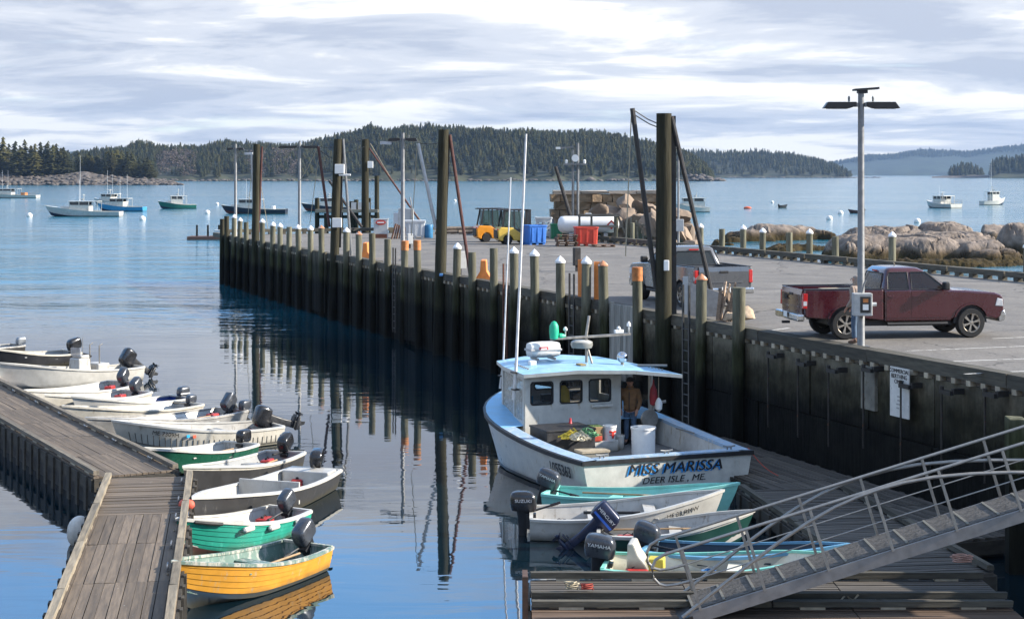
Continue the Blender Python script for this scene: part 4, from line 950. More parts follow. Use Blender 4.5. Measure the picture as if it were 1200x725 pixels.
def paint(name, c, wear=None, at=.66, rough=.45, grime=True, **k):
    """boat paint: streaked wear, and a dirty scum line at the waterline (local z = 0)"""
    new = name not in MATS
    m = mat(name, c, rough, var=.14, scale=3, wear=wear, wear_at=at - .02, wear_scale=3.5, wstretch=(2.2, 2.2, .6), wsoft=.10, coat=.1, **k)
    if new and grime:
        t = m.node_tree; b = t.nodes['Principled BSDF']; src = b.inputs['Base Color'].links[0].from_socket
        tc_ = t.nodes.new('ShaderNodeTexCoord'); sp = t.nodes.new('ShaderNodeSeparateXYZ'); t.links.new(tc_.outputs['Object'], sp.inputs[0])
        n = t.nodes.new('ShaderNodeTexNoise'); n.inputs['Scale'].default_value = 2.5; n.inputs['Detail'].default_value = 6; t.links.new(tc_.outputs['Object'], n.inputs['Vector'])
        ad = t.nodes.new('ShaderNodeMath'); ad.operation = 'MULTIPLY_ADD'; t.links.new(n.outputs['Fac'], ad.inputs[0]); ad.inputs[1].default_value = -.30; t.links.new(sp.outputs[2], ad.inputs[2])
        mr = t.nodes.new('ShaderNodeMapRange'); t.links.new(ad.outputs[0], mr.inputs[0]); mr.inputs[1].default_value = -.12; mr.inputs[2].default_value = .06; mr.inputs[3].default_value = .75; mr.inputs[4].default_value = 0
        mx = t.nodes.new('ShaderNodeMixRGB'); t.links.new(mr.outputs[0], mx.inputs[0]); t.links.new(src, mx.inputs[1]); mx.inputs[2].default_value = (.055, .05, .03, 1); t.links.new(mx.outputs[0], b.inputs['Base Color'])
    return m
WHT = paint('white_gelcoat', (0.48, 0.47, 0.435), (.42, .39, .33), .62)
WHT2 = paint('ivory_gelcoat', (0.47, 0.445, 0.385), (.28, .25, .19), .60)
INW = paint('white_interior', (0.42, 0.41, 0.385), (.24, .215, .18), .58)
GREYIN = paint('grey_interior', (.26, .27, .275), (.2, .2, .2), .62)
BLKH = paint('black_hull', (.022, .022, .024), (.16, .15, .14), .66, .35)
CHARH = paint('charcoal_hull', (.028, .028, .029), (.11, .105, .1), .62, .6)
GRNH = paint('dark_green_hull', (.012, .075, .045), (.05, .13, .08), .60, .3)
TEALH = paint('teal_hull', (.012, .24, .17), (.05, .34, .26), .60, .45)
MAROON = paint('maroon_bottom', (.07, .028, .025), (.12, .06, .05), .6)
YELH = paint('yellow_hull', (.50, .235, .022), (.36, .27, .16), .60, .55)
NAVYB = paint('navy_bottom', (.015, .035, .06), (.08, .12, .11), .66, .7)
GRNIN = paint('pale_green_interior', (.10, .17, .145), (.32, .33, .3), .52, .6)
GRNRAIL = paint('worn_green_rail', (.13, .20, .17), (.42, .40, .34), .48, .6)
ALUH = mat('skiff_aluminium', (.44, .43, .41), .45, .6, var=.15, scale=3, wear=(.3, .28, .25), wear_at=.62)
BLUEIN = paint('blue_interior', (.012, .035, .16), None, rough=.35)
LTBLUE = paint('light_blue_rail', (.12, .30, .46), (.3, .45, .55), .62)
AQUA = paint('aqua_hull', (.24, .58, .52), (.36, .56, .52), .62)
MINT = paint('mint_rail', (.20, .55, .45), (.45, .55, .5), .6)
GREENB = paint('green_bottom', (.012, .06, .05), None)
def bs(bpx, bpy, zb, spx, spy, zs): return P(bpx, bpy, zb), P(spx, spy, zs)
FUELR = mat('fuel_can_red', (.42, .035, .03), .5, var=.2); BLUEPAIL = mat('blue_pail', (.03, .14, .35), .5, var=.2); OARW = mat('oar_wood', (.30, .20, .11), .7, var=.3, stretch=(1, 6, 6))
GEARN = [0]
def boat(label, b, s, *a, gear='', **k):
    if b[0] < 400: b = (b[0], b[1], b[2] + .11); k['fb'] = k.get('fb', .8) + .11
    k['fs'] = k.get('fs', .5) * .76; s = (s[0], s[1], s[2] * .76)
    B, S_ = bs(*b, *s); e, H = skiff(label, B, S_, *a, **k)
    GEARN[0] += 1; short = ' '.join(label.split()[:4]).rstrip(','); q = GEARN[0]; Rz = Matrix.Rotation(e.rotation_euler.z, 3, 'Z'); rz = e.rotation_euler.z
    def at(x, y, z): return Rz @ Vector((x, y, z)) + e.location
    if 'f' in gear:
        t = thing('fuel_tank', f'red fuel tank lying in the {short}', 'fuel tank', at(.62, -.22, .11), rz + .2); G().box((0, 0, .12), (.42, .28, .22)).obj('tank_body', FUELR, t, bevel=.04); G().lathe([(.035, 0), (.035, .05), (.02, .06)], 8).obj('filler_cap', BLACKRUB, t, (.12, 0, .22)); G().tube([(-.1, 0, .24), (0, 0, .29), (.1, 0, .24)], .012, 5).obj('carry_handle', BLACKRUB, t)
    if 'o' in gear:
        t = thing('oar', f'wooden oar lying along the {short}', 'oar', at(H.L * .32, .28, H.zs(.4) - .10), rz + .06); G().tube([(-.7, 0, 0), (.75, 0, .02)], .022, 6).obj('shaft', OARW, t); G().box((1.0, 0, .02), (.55, .13, .02)).obj('blade', OARW, t, bevel=.008)
    if 'r' in gear:
        pts = []
        rr = random.Random(q)
        for i in range(50): an = i * .62; r_ = .10 + .11 * rr.random(); pts.append((r_ * math.cos(an), r_ * math.sin(an), .02 + .002 * i + .02 * rr.random()))
        tag(G().tube(pts, .012, 4).obj('rope_coil', (ROPE, mat('yellow_rope', (.5, .38, .06), .8, var=.2), mat('blue_rope', (.05, .16, .36), .8, var=.2))[q % 3], None, at(H.L * .72, .05, H.pt(.72, .3, 1).z + .06)), f'coil of rope in the bow of the {short}', 'rope')
    if 'b' in gear:
        t = thing('bailing_bucket', f'bailing bucket in the {short}', 'bucket', at(H.L * .45, -.25, .11), rz); G().lathe([(.10, 0), (.13, .27), (.14, .27), (.12, .02)], 14, caps=False).obj('pail', (BLUEPAIL, buoyw)[q % 2], t, smooth=True); G().tube([(.13, 0, .26), (.1, .1, .30), (0, .13, .31), (-.13, 0, .26)], .006, 4).obj('bail', GALV, t)
    return e, H
def regtext(txt, size, t, v, m, sd, shear=0.0, lbl=None):
    def f(e, H):
        p, q = H.pt(t - .03, v, sd), H.pt(t + .03, v, sd); u = H.pt(t, v + .06, sd) - H.pt(t, v - .06, sd); r = (q - p) * (1 if sd < 0 else -1)
        nrm = r.normalized().cross(u.normalized()); c = H.pt(t, v, sd) + nrm * .03
        text_on(txt, size, c, r, u, e, m, shear=shear, extrude=.002)
    return f
def multi(*fs):
    def f(e, H):
        for q in fs: q(e, H)
    return f
def vlines(e, H):
    # vertical timbers moulded along the topsides
    m = mat('dark_groove', (.07, .065, .055), .7)
    for sd in (-1, 1):
        for i in range(30):
            t = .03 + .93 * i / 30
            g = G(); pts = [H.pt(t, v, sd) + Vector((0, sd * .006, 0)) for v in (.40, .48, .56, .64, .70)]
            g.tube(pts, .009, 4).obj('groove', m, e)
        g = G(); g.tube([H.pt(t, .40, sd) + Vector((0, sd * .008, 0)) for t in H.TS[:-1]], .014, 5); g.obj('strake', m, e)
def seams(e, H):
    m = mat('lap_gap_' + e['label'][:4], (.20, .10, .02) if 'yellow' in e['label'] else (.012, .10, .07), .9)
    for v in (.40, .52, .64, .76, .88):
        g = G()
        for sd in (-1, 1): g.tube([H.pt(t, v, sd) + Vector((0, sd * .010, -.004)) for t in H.TS[:-1]], .0032, 4)
        g.obj('lap_seam', m, e)
def redfender(e, H):
    G().ball((0, 0, 0), .15, 12, 8, (.8, 1.25, .9)).obj('bow_fender', mat('faded_red', (.55, .10, .06), .6, var=.2), e, (H.L + .02, -.12, H.fb - .16), smooth=True)
def sidefenders(e, H):
    for t in (.16, .42, .62): G().lathe([(.02, -.17), (.055, -.14), (.06, 0), (.055, .14), (.02, .17)], 10, axis='X').obj('side_fender', buoyw, e, H.pt(t, .86, 1) + Vector((0, .06, 0)), smooth=True)
    G().tube([H.pt(.92, 1, 1) + Vector((0, .02, -.04)), H.pt(.85, 1, 1) + Vector((0, .03, -.05)), H.pt(.78, 1, 1) + Vector((0, .03, -.05))], .035, 8).obj('rub_hose', BLACKRUB, e)
def painterline(a, b, sag=.25, m=None):
    """mooring line from boat a to point b (world)"""
    a, b = Vector(a), Vector(b); pts = [a.lerp(b, q / 6) - Vector((0, 0, sag * math.sin(math.pi * q / 6))) for q in range(7)]
    return G().tube(pts, .012, 5)
def console(e, H):
    m = INW; x = H.L * .40
    G().box((x, 0, .62), (.55, .8, .75), taper=.82).obj('console', m, e, bevel=.04); G().box((x - .05, 0, 1.05), (.35, .62, .12)).obj('dash', m, e, bevel=.03)
    G().box((x + .16, 0, 1.22), (.03, .66, .3)).obj('windscreen', mat('smoked_screen', (.35, .36, .38), .15, alpha=.6), e)
    G().box((x - .75, 0, .52), (.5, .85, .5)).obj('helm_seat', m, e, bevel=.05)
    for y in (-.33, .33): G().tube([(x - .62, y, .6), (x - .62, y, 1.42), (x - .75, y, 1.48)], .025, 6).obj('grab_rail', ALU, e)
    G().tube([(x + .05, .3, 1.0), (x + .05, .3, 1.75)], .012, 5).obj('whip', ALU, e); G().tube([(x - .3, 0, 1.05), (x - .32, 0, 1.1)], .17, 14).obj('wheel', BLACKRUB, e)
# the far side of the long float, from the back
boat('black skiff with a pale rail moored behind the white centre console', (-22, 408, .8), (85, 411, .62), 1.7, BLKH, BLKH, GREYIN, WHT2, gear='r', fs=.6, fb=.85, motor=dict(tilt=0.25, k=1.35, tiller=False))
boat('low grey skiff with silver outboard lying outside the black skiff', (-120, 402, .7), (22, 402.5, .55), 1.5, CHARH, None, GREYIN, ALUH, fs=.5, fb=.7, motor=dict(m=MOTSILV, k=.95, tiller=False))
boat('white centre console skiff with dark rub rail and tilted black outboard', (-6, 424, 1.0), (156, 428, .72), 2.05, WHT, GREENB, INW, WHT, gear='r', fs=.72, fb=1.0, motor=dict(tilt=.95, k=1.5, tiller=False), thwarts=(), extra=console, stripe=WHT, wl=.22)
boat('orange skiff mostly hidden by the white centre console', (-40, 441, .7), (8, 433, .6), 1.4, paint('orange_hull', (.55, .17, .03), None), None, None, WHT2, gear='r', fs=.55, fb=.75)
boat('white skiff with grey tilted outboard wedged between centre console and green-bottomed skiff', (24, 458, .75), (146, 447, .55), 1.75, WHT, WHT, INW, WHT, motor=dict(tilt=.75, k=1.15, m=MOTGRY, tiller=False), gear='f', fs=.55, fb=.78)
boat('white skiff with a green bottom and dark outboard on the long float', (52, 462, .75), (160, 458, .52), 1.6, WHT2, GREENB, INW, WHT, motor=dict(tilt=.55, k=1.1, m=MOTGRY, tiller=False), gear='f', fs=.52, fb=.75, wl=.42)
boat('slim white skiff with a deep blue inside', (84, 464, .72), (212, 463.5, .55), 1.45, WHT, None, BLUEIN, WHT, motor=dict(k=.95, m=MOTGRY, tiller=False, stripe=LETW), gear='o', fs=.52, fb=.72, thwarts=(.3,))
boat('battered white skiff with side lockers and a small grey outboard', (73, 475, .75), (222, 471, .55), 1.7, WHT2, None, ALUH, WHT2, motor=dict(k=.8, m=MOTGRY, tillang=8), gear='br', fs=.52, fb=.75, thwarts=(.2, .5))
boat('bare aluminium skiff with two grey tilted outboards', (100, 489, .75), (272, 479, .55), 1.7, ALUH, None, ALUH, ALUH, motor=dict(k=1.15, m=MOTGRY, tilt=.85, brand=None, tillang=30, boxy=1), gear='fo', fs=.55, fb=.75, thwarts=(.25, .55), extra=lambda e, H: outboard(e, H, k=.9, m=MOTGRY, y=.45, tiller=False))
boat('long white skiff with ribbed sides and registration numbers, big black tilted outboard', (131, 492, .88), (319, 495, .68), 2.0, WHT2, WHT2, INW, WHT, motor=dict(tilt=1.25, k=1.4, tiller=False), gear='fbr', fs=.66, fb=.88, wl=.2, thwarts=(.3,), chine=.9,
     extra=multi(vlines, regtext('ME 7309M', .17, .74, .80, LETTER, 1), lambda e, H: (G().box(H.pt(.62, .80, 1) + Vector((0, .022, 0)), (.09, .006, .08)).obj('blue_sticker', mat('sticker_blue', (.02, .35, .75), .5), e), G().box(H.pt(.585, .80, 1) + Vector((0, .022, 0)), (.09, .006, .08)).obj('red_sticker', mat('sticker_red', (.6, .1, .05), .5), e))))
boat('glossy dark green skiff with white rail and upright black outboard', (159, 524, .76), (283, 517.5, .58), 1.55, GRNH, MAROON, INW, WHT, motor=dict(k=1.0, tiller=False), gear='ob', fs=.55, fb=.76, wl=.22)
boat('black rough-sided skiff with pale rail tied at the bend of the floats', (215, 546, .80), (335, 528, .62), 1.45, CHARH, BLKH, GREYIN, WHT, motor=dict(tilt=.4, k=1.15), gear='fo', fs=.6, fb=.8, thwarts=(.22, .5), stripe=WHT2)
boat('charcoal skiff with white inside and a faded red fender on its bow', (225, 583, .85), (371, 547, .68), 1.65, CHARH, CHARH, INW, WHT, motor=dict(k=1.2, turn=.25, tilt=.15), gear='fr', fs=.64, fb=.86, thwarts=(), extra=multi(redfender, lambda e, H: (G().box((H.L * .42, 0, .42), (.06, 1.5, .5)).obj('bulkhead', INW, e), G().box((.45, 0, .36), (.55, 1.2, .35)).obj('stern_seat', INW, e, bevel=.03))))
boat('teal lapstrake skiff with maroon bottom and small white side fenders', (206, 607, .80), (340, 594, .62), 1.42, TEALH, MAROON, INW, WHT, motor=dict(tilt=.6, k=1.0, m=MOTGRY, fx=.12), gear='frb', fs=.60, fb=.80, lap=.014, wl=.34, extra=sidefenders)
boat('weathered yellow lapstrake skiff with green inside and navy bottom', (201, 657, .84), (361, 637, .62), 1.48, YELH, NAVYB, GRNIN, GRNRAIL, motor=dict(tilt=.62, k=1.15, m=MOTGRY, fx=.12), gear='or', fs=.64, fb=.84, lap=.011, wl=.38, stripe=YELH)
# moored against the dark floats on the right
boat('aqua skiff with grey tilted outboard close under the lobster boat transom', (866, 567, .85), (644, 573, .60), 1.5, AQUA, None, AQUA, AQUA, motor=dict(k=1.2, m=MOTGRY, tilt=.35, brand='YAMAHA', tillang=10), gear='fo', fs=.58, fb=.88)
boat('white skiff with black outboard and registration on the bow', (848, 575, .95), (621, 599, .66), 1.75, WHT, WHT, INW, WHT, motor=dict(k=1.25, brand='SUZUKI', tillang=18), gear='fbr', fs=.64, fb=.98, extra=multi(regtext('ME 33 RMW', .15, .78, .80, LETTER, -1), lambda e, H: G().box((H.L * .42, -.3, .55), (1.2, .09, .05)).obj('oar', BLACKRUB, e)))
boat('white skiff with dark green bottom and navy tilted outboard', (884, 597, .85), (700, 618, .58), 1.55, GREENB, GREENB, INW, WHT, motor=dict(k=1.25, m=MOTBLUE, legm=MOTBLUE, tilt=.85, brand='MERCURY', boxy=1, stripe=LETB, tillang=20), gear='fo', fs=.55, fb=.85, stripe=WHT, thwarts=(.5,))
boat('white skiff with bright blue rails and grey outboard beside the gangway', (996, 638, .72), (760, 637, .55), 1.5, WHT, NAVYB, NAVYB, LTBLUE, motor=dict(k=1.15, m=MOTGRY, tilt=.3, tillang=10), gear='fr', fs=.52, fb=.74)
boat('white skiff with mint rails and white seat back beside the narrow float', (985, 648, .74), (710, 656, .55), 1.7, WHT, WHT, paint('cream_interior', (.62, .60, .50), (.4, .38, .3), .62), MINT, motor=dict(k=1.3, m=MOTGRY, brand='YAMAHA', tilt=.12, tiller=False), gear='fb', fs=.54, fb=.74, wl=.2, thwarts=(.55,),
     extra=lambda e, H: (G().prism([(.0, 0), (.42, .0), (.36, .12), (.22, .3), (.14, .5), (.02, .5)], -.28, .28).obj('seat_back', WHT2, e, (.42, .05, .3), bevel=.03), G().box((.95, .1, .36), (.3, .3, .26)).obj('yellow_crate', mat('crate_yellow', (.5, .42, .06), .6), e, bevel=.02)))
for a, b, lb in (((210, 655), (196, 672), 'yellow'), ((212, 606), (204, 621), 'teal'), ((228, 585), (214, 596), 'charcoal')):
    q = painterline(P(*a, .72), P(*b, .83), .12).obj('mooring_line', ROPE); tag(q, f'short mooring line from the {lb} skiff bow to the float', 'rope')
# ------------------------------------------------------------------ people
def skin_obj(name, chain, edges, m, parent, sub=1, loc=(0, 0, 0)):
    """chain: list of (x, y, z, rx, ry); grown into one continuous surface"""
    me = bpy.data.meshes.new(name); me.from_pydata([c[:3] for c in chain], edges, []); me.materials.append(m)
    o = link(name, me, parent, loc); md = o.modifiers.new('skin', 'SKIN'); md.use_smooth_shade = True
    for i, c in enumerate(chain):
        o.data.skin_vertices[0].data[i].radius = (c[3], c[4])
        o.data.skin_vertices[0].data[i].use_root = (i == 0)
    s2 = o.modifiers.new('subsurf', 'SUBSURF'); s2.levels = sub; s2.render_levels = sub
    return o
SKINM = mat('skin', (.42, .22, .15), .55, var=.1, scale=20)
def person(label, loc, rz, jacket, trousers, capm=None, hood=False, H=1.76, arm_l=None, arm_r=None, lean=0.0, boots=None, hair=None, beard=None):
    """local +x is where the person faces"""
    k = H / 1.76; e = thing('person', label, 'person', loc, rz); e.scale = (k, k, k)
    al = arm_l or [(.02, .21, 1.42), (.0, .27, 1.14), (.16, .22, .93)]; ar = arm_r or [(.02, -.21, 1.42), (.0, -.27, 1.14), (.16, -.22, .93)]
    # the body: feet to head and hands, one surface
    ch = [(0, 0, .95, .15, .11), (.01, 0, 1.18, .15, .10), (.0, 0, 1.36, .17, .10), (.0, 0, 1.49, .06, .06), (.02, 0, 1.56, .062, .068), (.03, 0, 1.64, .078, .095), (.02, 0, 1.72, .07, .085)]
    ed = [(i, i + 1) for i in range(6)]
    for sg in (-1, 1):
        b = len(ch); ch += [(0, .09 * sg, .86, .085, .085), (.02, .10 * sg, .48, .058, .06), (-.01, .11 * sg, .10, .042, .045), (.13, .12 * sg, .035, .045, .035)]
        ed += [(0, b), (b, b + 1), (b + 1, b + 2), (b + 2, b + 3)]
    for arm in (al, ar):
        b = len(ch); sh, el, wr = [Vector(a) for a in arm]; dv = (wr - el).normalized(); hd = wr + dv * .09
        ch += [(*sh, .06, .06), (*el, .042, .042), (*wr, .03, .03), (*hd, .042, .028)]
        ed += [(2, b), (b, b + 1), (b + 1, b + 2), (b + 2, b + 3)]
        for f in range(4): q = hd + dv * (.075 - .012 * abs(f - 1.3)) + Vector((-.012, (f - 1.5) * .019, -.02)); ch.append((*q, .009, .009)); ed.append((b + 3, len(ch) - 1))
        q = wr + dv * .07 + Vector((.02, -.045 if sh.y > 0 else .045, 0)); ch.append((*q, .010, .010)); ed.append((b + 2, len(ch) - 1))
    body = skin_obj('body', ch, ed, SKINM, e, 2)
    hc = Vector((.03, 0, 1.645))
    g = G().prism([(.0, -.028), (.032, -.02), (.012, .022)], -.014, .014); g.obj('nose', SKINM, body, hc + Vector((.092, 0, -.005)), bevel=.006)
    for sg in (-1, 1): G().ball((0, 0, 0), .013, 8, 6).obj('eye', mat('eye_dark', (.03, .025, .02), .3), body, hc + Vector((.083, .033 * sg, .02)), smooth=True); G().ball((0, 0, 0), .03, 8, 6, (.7, .35, 1)).obj('ear', SKINM, body, hc + Vector((-.005, .082 * sg, -.0)), smooth=True)
    G().box((0, 0, 0), (.012, .05, .010)).obj('mouth', mat('lip', (.25, .09, .08), .5), body, hc + Vector((.090, 0, -.055)), bevel=.004)
    if beard: skin_obj('beard', [(.075, 0, 1.585, .055, .06), (.06, 0, 1.555, .045, .05)], [(0, 1)], beard, body, 1)
    # jacket and trousers
    jc = [(0, 0, .84, .19, .145), (.01, 0, 1.05, .195, .15), (.01, 0, 1.22, .20, .145), (.0, 0, 1.38, .205, .135), (.0, 0, 1.49, .10, .09)]; je = [(i, i + 1) for i in range(4)]
    for arm in (al, ar):
        b = len(jc); sh, el, wr = [Vector(a) for a in arm]; jc += [(*sh, .085, .085), (*el, .066, .066), (*wr, .05, .05)]; je += [(3, b), (b, b + 1), (b + 1, b + 2)]
    skin_obj('jacket', jc, je, jacket, e, 2); G().lathe([(.085, -.05), (.10, .0), (.095, .035), (.075, .03), (.07, -.03)], 14, (.0, 0, 1.515), caps=False).obj('collar', jacket, e, smooth=True)
    G().box((.15, 0, 1.15), (.012, .022, .52)).obj('zip', BLACKRUB, e); G().box((.075, 0, 1.47), (.05, .09, .06)).obj('shirt', mat('blue_shirt', (.04, .07, .13), .8), e, bevel=.02)
    for sg in (-1, 1): G().box((.155, .10 * sg, 1.0), (.02, .10, .11)).obj('pocket', jacket, e, bevel=.008)
    tc_ = [(0, 0, .97, .145, .115)]; te = []
    for sg in (-1, 1): b = len(tc_); tc_ += [(0, .09 * sg, .84, .105, .10), (.02, .10 * sg, .48, .076, .078), (0, .11 * sg, .12, .07, .07)]; te += [(0, b), (b, b + 1), (b + 1, b + 2)]
    skin_obj('trousers', tc_, te, trousers, e, 2)
    for sg in (-1, 1): skin_obj('boot', [(-.03, .11 * sg, .15, .062, .06), (-.02, .11 * sg, .055, .055, .055), (.12, .12 * sg, .045, .055, .042), (.17, .12 * sg, .035, .04, .03)], [(0, 1), (1, 2), (2, 3)], boots or BLACKRUB, e, 2)
    if capm:
        g = G().lathe([(.098, -.01), (.10, .03), (.088, .075), (.05, .102), (.005, .108)], 16, (.015, 0, 1.675)); c = g.obj('cap', capm, e, smooth=True)
        pts = [(.13 + .0, 0)] ; g = G(); brim = [(.085 + .10 * math.cos(a), .085 * math.sin(a)) for a in [q * math.pi / 8 - math.pi / 2 for q in range(9)]]
        g.prism(brim, -.006, .006, 'Z'); g.obj('brim', capm, c, (.015, 0, 1.68))
    if hood: skin_obj('hood', [(-.07, 0, 1.50, .12, .10), (-.02, 0, 1.60, .105, .115), (-.01, 0, 1.70, .098, .11), (0, 0, 1.755, .06, .07)], [(0, 1), (1, 2), (2, 3)], jacket, e, 2)
    if hair: skin_obj('hair', [(-.02, 0, 1.60, .07, .08), (-.005, 0, 1.70, .085, .10)], [(0, 1)], hair, e, 2)
    return e

# ------------------------------------------------------------------ the big lobster boat
MD = Vector((-.3746, .9272, 0)); MH = Hull(9.4, 4.95, 1.0, 1.66, tw=.91, tm=.40, p=3.0, chine=.90, rake=.9, draft=.35, dip=.03, bowfull=1.1)
MW = paint('lobster_boat_white', (.50, .495, .455), (.34, .27, .17), .62, .35); MBLUE = paint('deck_light_blue', (.20, .43, .66), (.33, .5, .66), .62, .5); ROOFB = paint('roof_light_blue', (.26, .47, .66), (.5, .6, .7), .6, .45)
MNAVY = paint('boot_stripe_navy', (.012, .03, .07), (.05, .06, .06), .66); RUBB = mat('black_rub_rail', (.02, .02, .022), .5, var=.2)
INSIDE = paint('cockpit_white', (.58, .57, .53), (.42, .36, .26), .58, .5); GLASS = mat('cabin_glass', (.05, .055, .06), .06, alpha=.22, var=.05, rvar=0); FRAME = mat('black_window_frame', (.012, .012, .013), .5)
mm = thing('lobster_boat', 'white lobster boat with light blue roof moored at the pier, name across its stern', 'lobster boat', (3.74, 40.60, 0), math.atan2(MD.y, MD.x))
rows = [0, .15, .3, .36, .45, .56, .68, .8, .9, 1.0]; rings, full = MH.shell(rows)
n = len(full); rmi = [1 if (full[j][0] + full[(j + 1) % n][0]) / 2 < .36 else 0 for j in range(n)]
g = G().loft(rings, closed=False, caps=False, rowmi=rmi); g.add(rings[0], [tuple(range(n))], 0); g.obj('hull', [MW, MNAVY], mm, smooth=True, ang=30)
gr = G()
for sd in (-1, 1):
    gr.loft([[(t * MH.L + (.05 if t == 1 else 0), sd * (MH.hb(t) + .035), MH.zs(t) - .10), (t * MH.L + (.05 if t == 1 else 0), sd * (MH.hb(t) + .045), MH.zs(t) + .0), (t * MH.L, sd * max(0, MH.hb(t) - .04), MH.zs(t) + .012), (t * MH.L, sd * max(0, MH.hb(t) - .04), MH.zs(t) - .09)] for t in MH.TS])
gr.box((-.02, 0, MH.zs(0) - .045), (.05, 2 * MH.hb(0) + .06, .10)); gr.obj('rub_rail', RUBB, mm, smooth=True, ang=40)
def zs_(x): return MH.zs(max(0, min(1, x / MH.L)))
def hb_(x): return MH.hb(max(0, min(1, x / MH.L)))
# washboards and foredeck
gd = G(); X = [0, .5, 1, 1.6, 2.2, 2.8, 3.4, 4.0, 4.6]
for sd in (-1, 1): gd.loft([[(x, sd * (hb_(x) - .03), zs_(x) + .012), (x, sd * (hb_(x) - .38), zs_(x) + .03), (x, sd * (hb_(x) - .38), zs_(x) - .05)] for x in X], closed=False, caps=False)
gd.box((.14, 0, zs_(0) + .0), (.28, 2 * hb_(0) - .7, .07)); gd.obj('washboard', paint('washboard_blue', (.30, .42, .55), (.5, .52, .54), .55, .5), mm, smooth=True, ang=40)
gf = G(); X2 = [4.6, 5.2, 5.8, 6.4, 7.0, 7.5, 8.0, 8.4, 8.75, 9.0, 9.2, 9.36]
gf.loft([[(x, -max(.01, hb_(x) - .03), zs_(x) + .012), (x, -.5 * hb_(x), zs_(x) + .06), (x, 0, zs_(x) + .08), (x, .5 * hb_(x), zs_(x) + .06), (x, max(.01, hb_(x) - .03), zs_(x) + .012)] for x in X2], closed=False, caps=False); gf.obj('foredeck', MBLUE, mm, smooth=True)
FZ = .5
gi = G(); X3 = [.22, 1, 2, 3, 4, 5, 6, 7]
for sd in (-1, 1): gi.loft([[(x, sd * (hb_(x) - .36), zs_(x)), (x, sd * (hb_(x) - .40), FZ)] for x in X3], closed=False, caps=False)
gi.quad((.24, -hb_(0) + .4, zs_(0)), (.24, hb_(0) - .4, zs_(0)), (.24, hb_(0) - .4, FZ), (.24, -hb_(0) + .4, FZ)); gi.obj('cockpit_lining', INSIDE, mm, smooth=True)
G().loft([[(x, -hb_(x) + .38, FZ), (x, hb_(x) - .38, FZ)] for x in X3], closed=False, caps=False).obj('cockpit_sole', mat('grey_sole', (.16, .165, .17), .8, var=.3), mm)
# house
HX0, HX1, HY0, HY1, HZ = 4.6, 7.15, 1.82, 1.42, 2.42
def wall_open(name, a, b, z0, z1, opens, th=.06, parent=mm, frame=True):
    """wall between plan points a and b with window openings [(u0,u1,z0,z1)] in metres along the wall; returns it with its panes"""
    a, b = Vector((*a, 0)), Vector((*b, 0)); d = (b - a); L = d.length; rz = math.atan2(d.y, d.x); g = G()
    us = sorted(opens); cur = 0
    for u0, u1, w0, w1 in us:
        g.box(((cur + u0) / 2, 0, (z0 + z1) / 2), (u0 - cur, th, z1 - z0)); g.box(((u0 + u1) / 2, 0, (z0 + w0) / 2), (u1 - u0, th, w0 - z0)); g.box(((u0 + u1) / 2, 0, (w1 + z1) / 2), (u1 - u0, th, z1 - w1)); cur = u1
    g.box(((cur + L) / 2, 0, (z0 + z1) / 2), (L - cur, th, z1 - z0))
    o = g.obj(name, MW, parent, (a.x, a.y, 0), (0, 0, rz))
    for u0, u1, w0, w1 in us:
        if frame:
            f = G(); pts = [((u0 + u1) / 2 + x, z + (w0 + w1) / 2) for x, z in rrect((u1 - u0) / 2 + .0, (w1 - w0) / 2, .09, 3)]; pin = [((u0 + u1) / 2 + x, z + (w0 + w1) / 2) for x, z in rrect((u1 - u0) / 2 - .035, (w1 - w0) / 2 - .035, .07, 3)]
            for sd in (-1, 1):
                f.loft([[(x, sd * th * .62, z) for x, z in pts], [(x, sd * th * .62, z) for x, z in pin]], closed=True, caps=False)
            f.loft([[(x, -th * .62, z) for x, z in pin], [(x, th * .62, z) for x, z in pin]], caps=False)
            for kx in (-1, 1):
                for kz in (-1, 1): f.box(((u0 + u1) / 2 + kx * ((u1 - u0) / 2 - .03), 0, (w0 + w1) / 2 + kz * ((w1 - w0) / 2 - .03)), (.05, th * .98, .05), mi=1)
            f.obj('window_frame', [FRAME, MW], o)
        G().box(((u0 + u1) / 2, 0, (w0 + w1) / 2), (u1 - u0 - .02, .012, w1 - w0 - .02)).obj('window_pane', GLASS, o)
    return o
wall_open('aft_bulkhead', (HX0, HY0), (HX0, -.92), FZ, HZ + .05, [(.14, .80, 1.70, 2.32), (.97, 1.63, 1.70, 2.32), (1.80, 2.46, 1.70, 2.32)])
PLEX = mat('clear_curtain', (.55, .53, .46), .25, alpha=.55, var=.1)
o = wall_open('port_side', (HX0, HY0), (HX1, HY1), 1.1, HZ, [(.12, 1.05, 1.30, 2.36), (1.18, 2.42, 1.30, 2.36)], frame=False)
for c in o.children: c.data.materials[0] = PLEX
wall_open('windshield', (HX1, HY1), (HX1, -HY1), 1.1, HZ + .05, [(.10, .8, 1.75, 2.36), (.92, 1.62, 1.75, 2.36), (1.74, 2.44, 1.75, 2.36)])
wall_open('starboard_side', (HX1, -HY1), (HX0, -HY0), 1.1, HZ, [(.15, .85, 1.6, 2.36), (1.05, 2.5, 1.15, 2.38)], frame=False)
for a, b in (((HX0, HY0), (HX1, HY1)), ((HX0, -HY0), (HX1, -HY1))):
    G().beam((*a, (FZ + 1.1) / 2), (*b, (FZ + 1.1) / 2), .055, .62).obj('trunk_side', MW, mm)
G().beam((HX0 - .02, -HY0, FZ), (HX0 - .02, -HY0, HZ), .07, .07, up=(1, 0, 0)).obj('door_post', MW, mm)
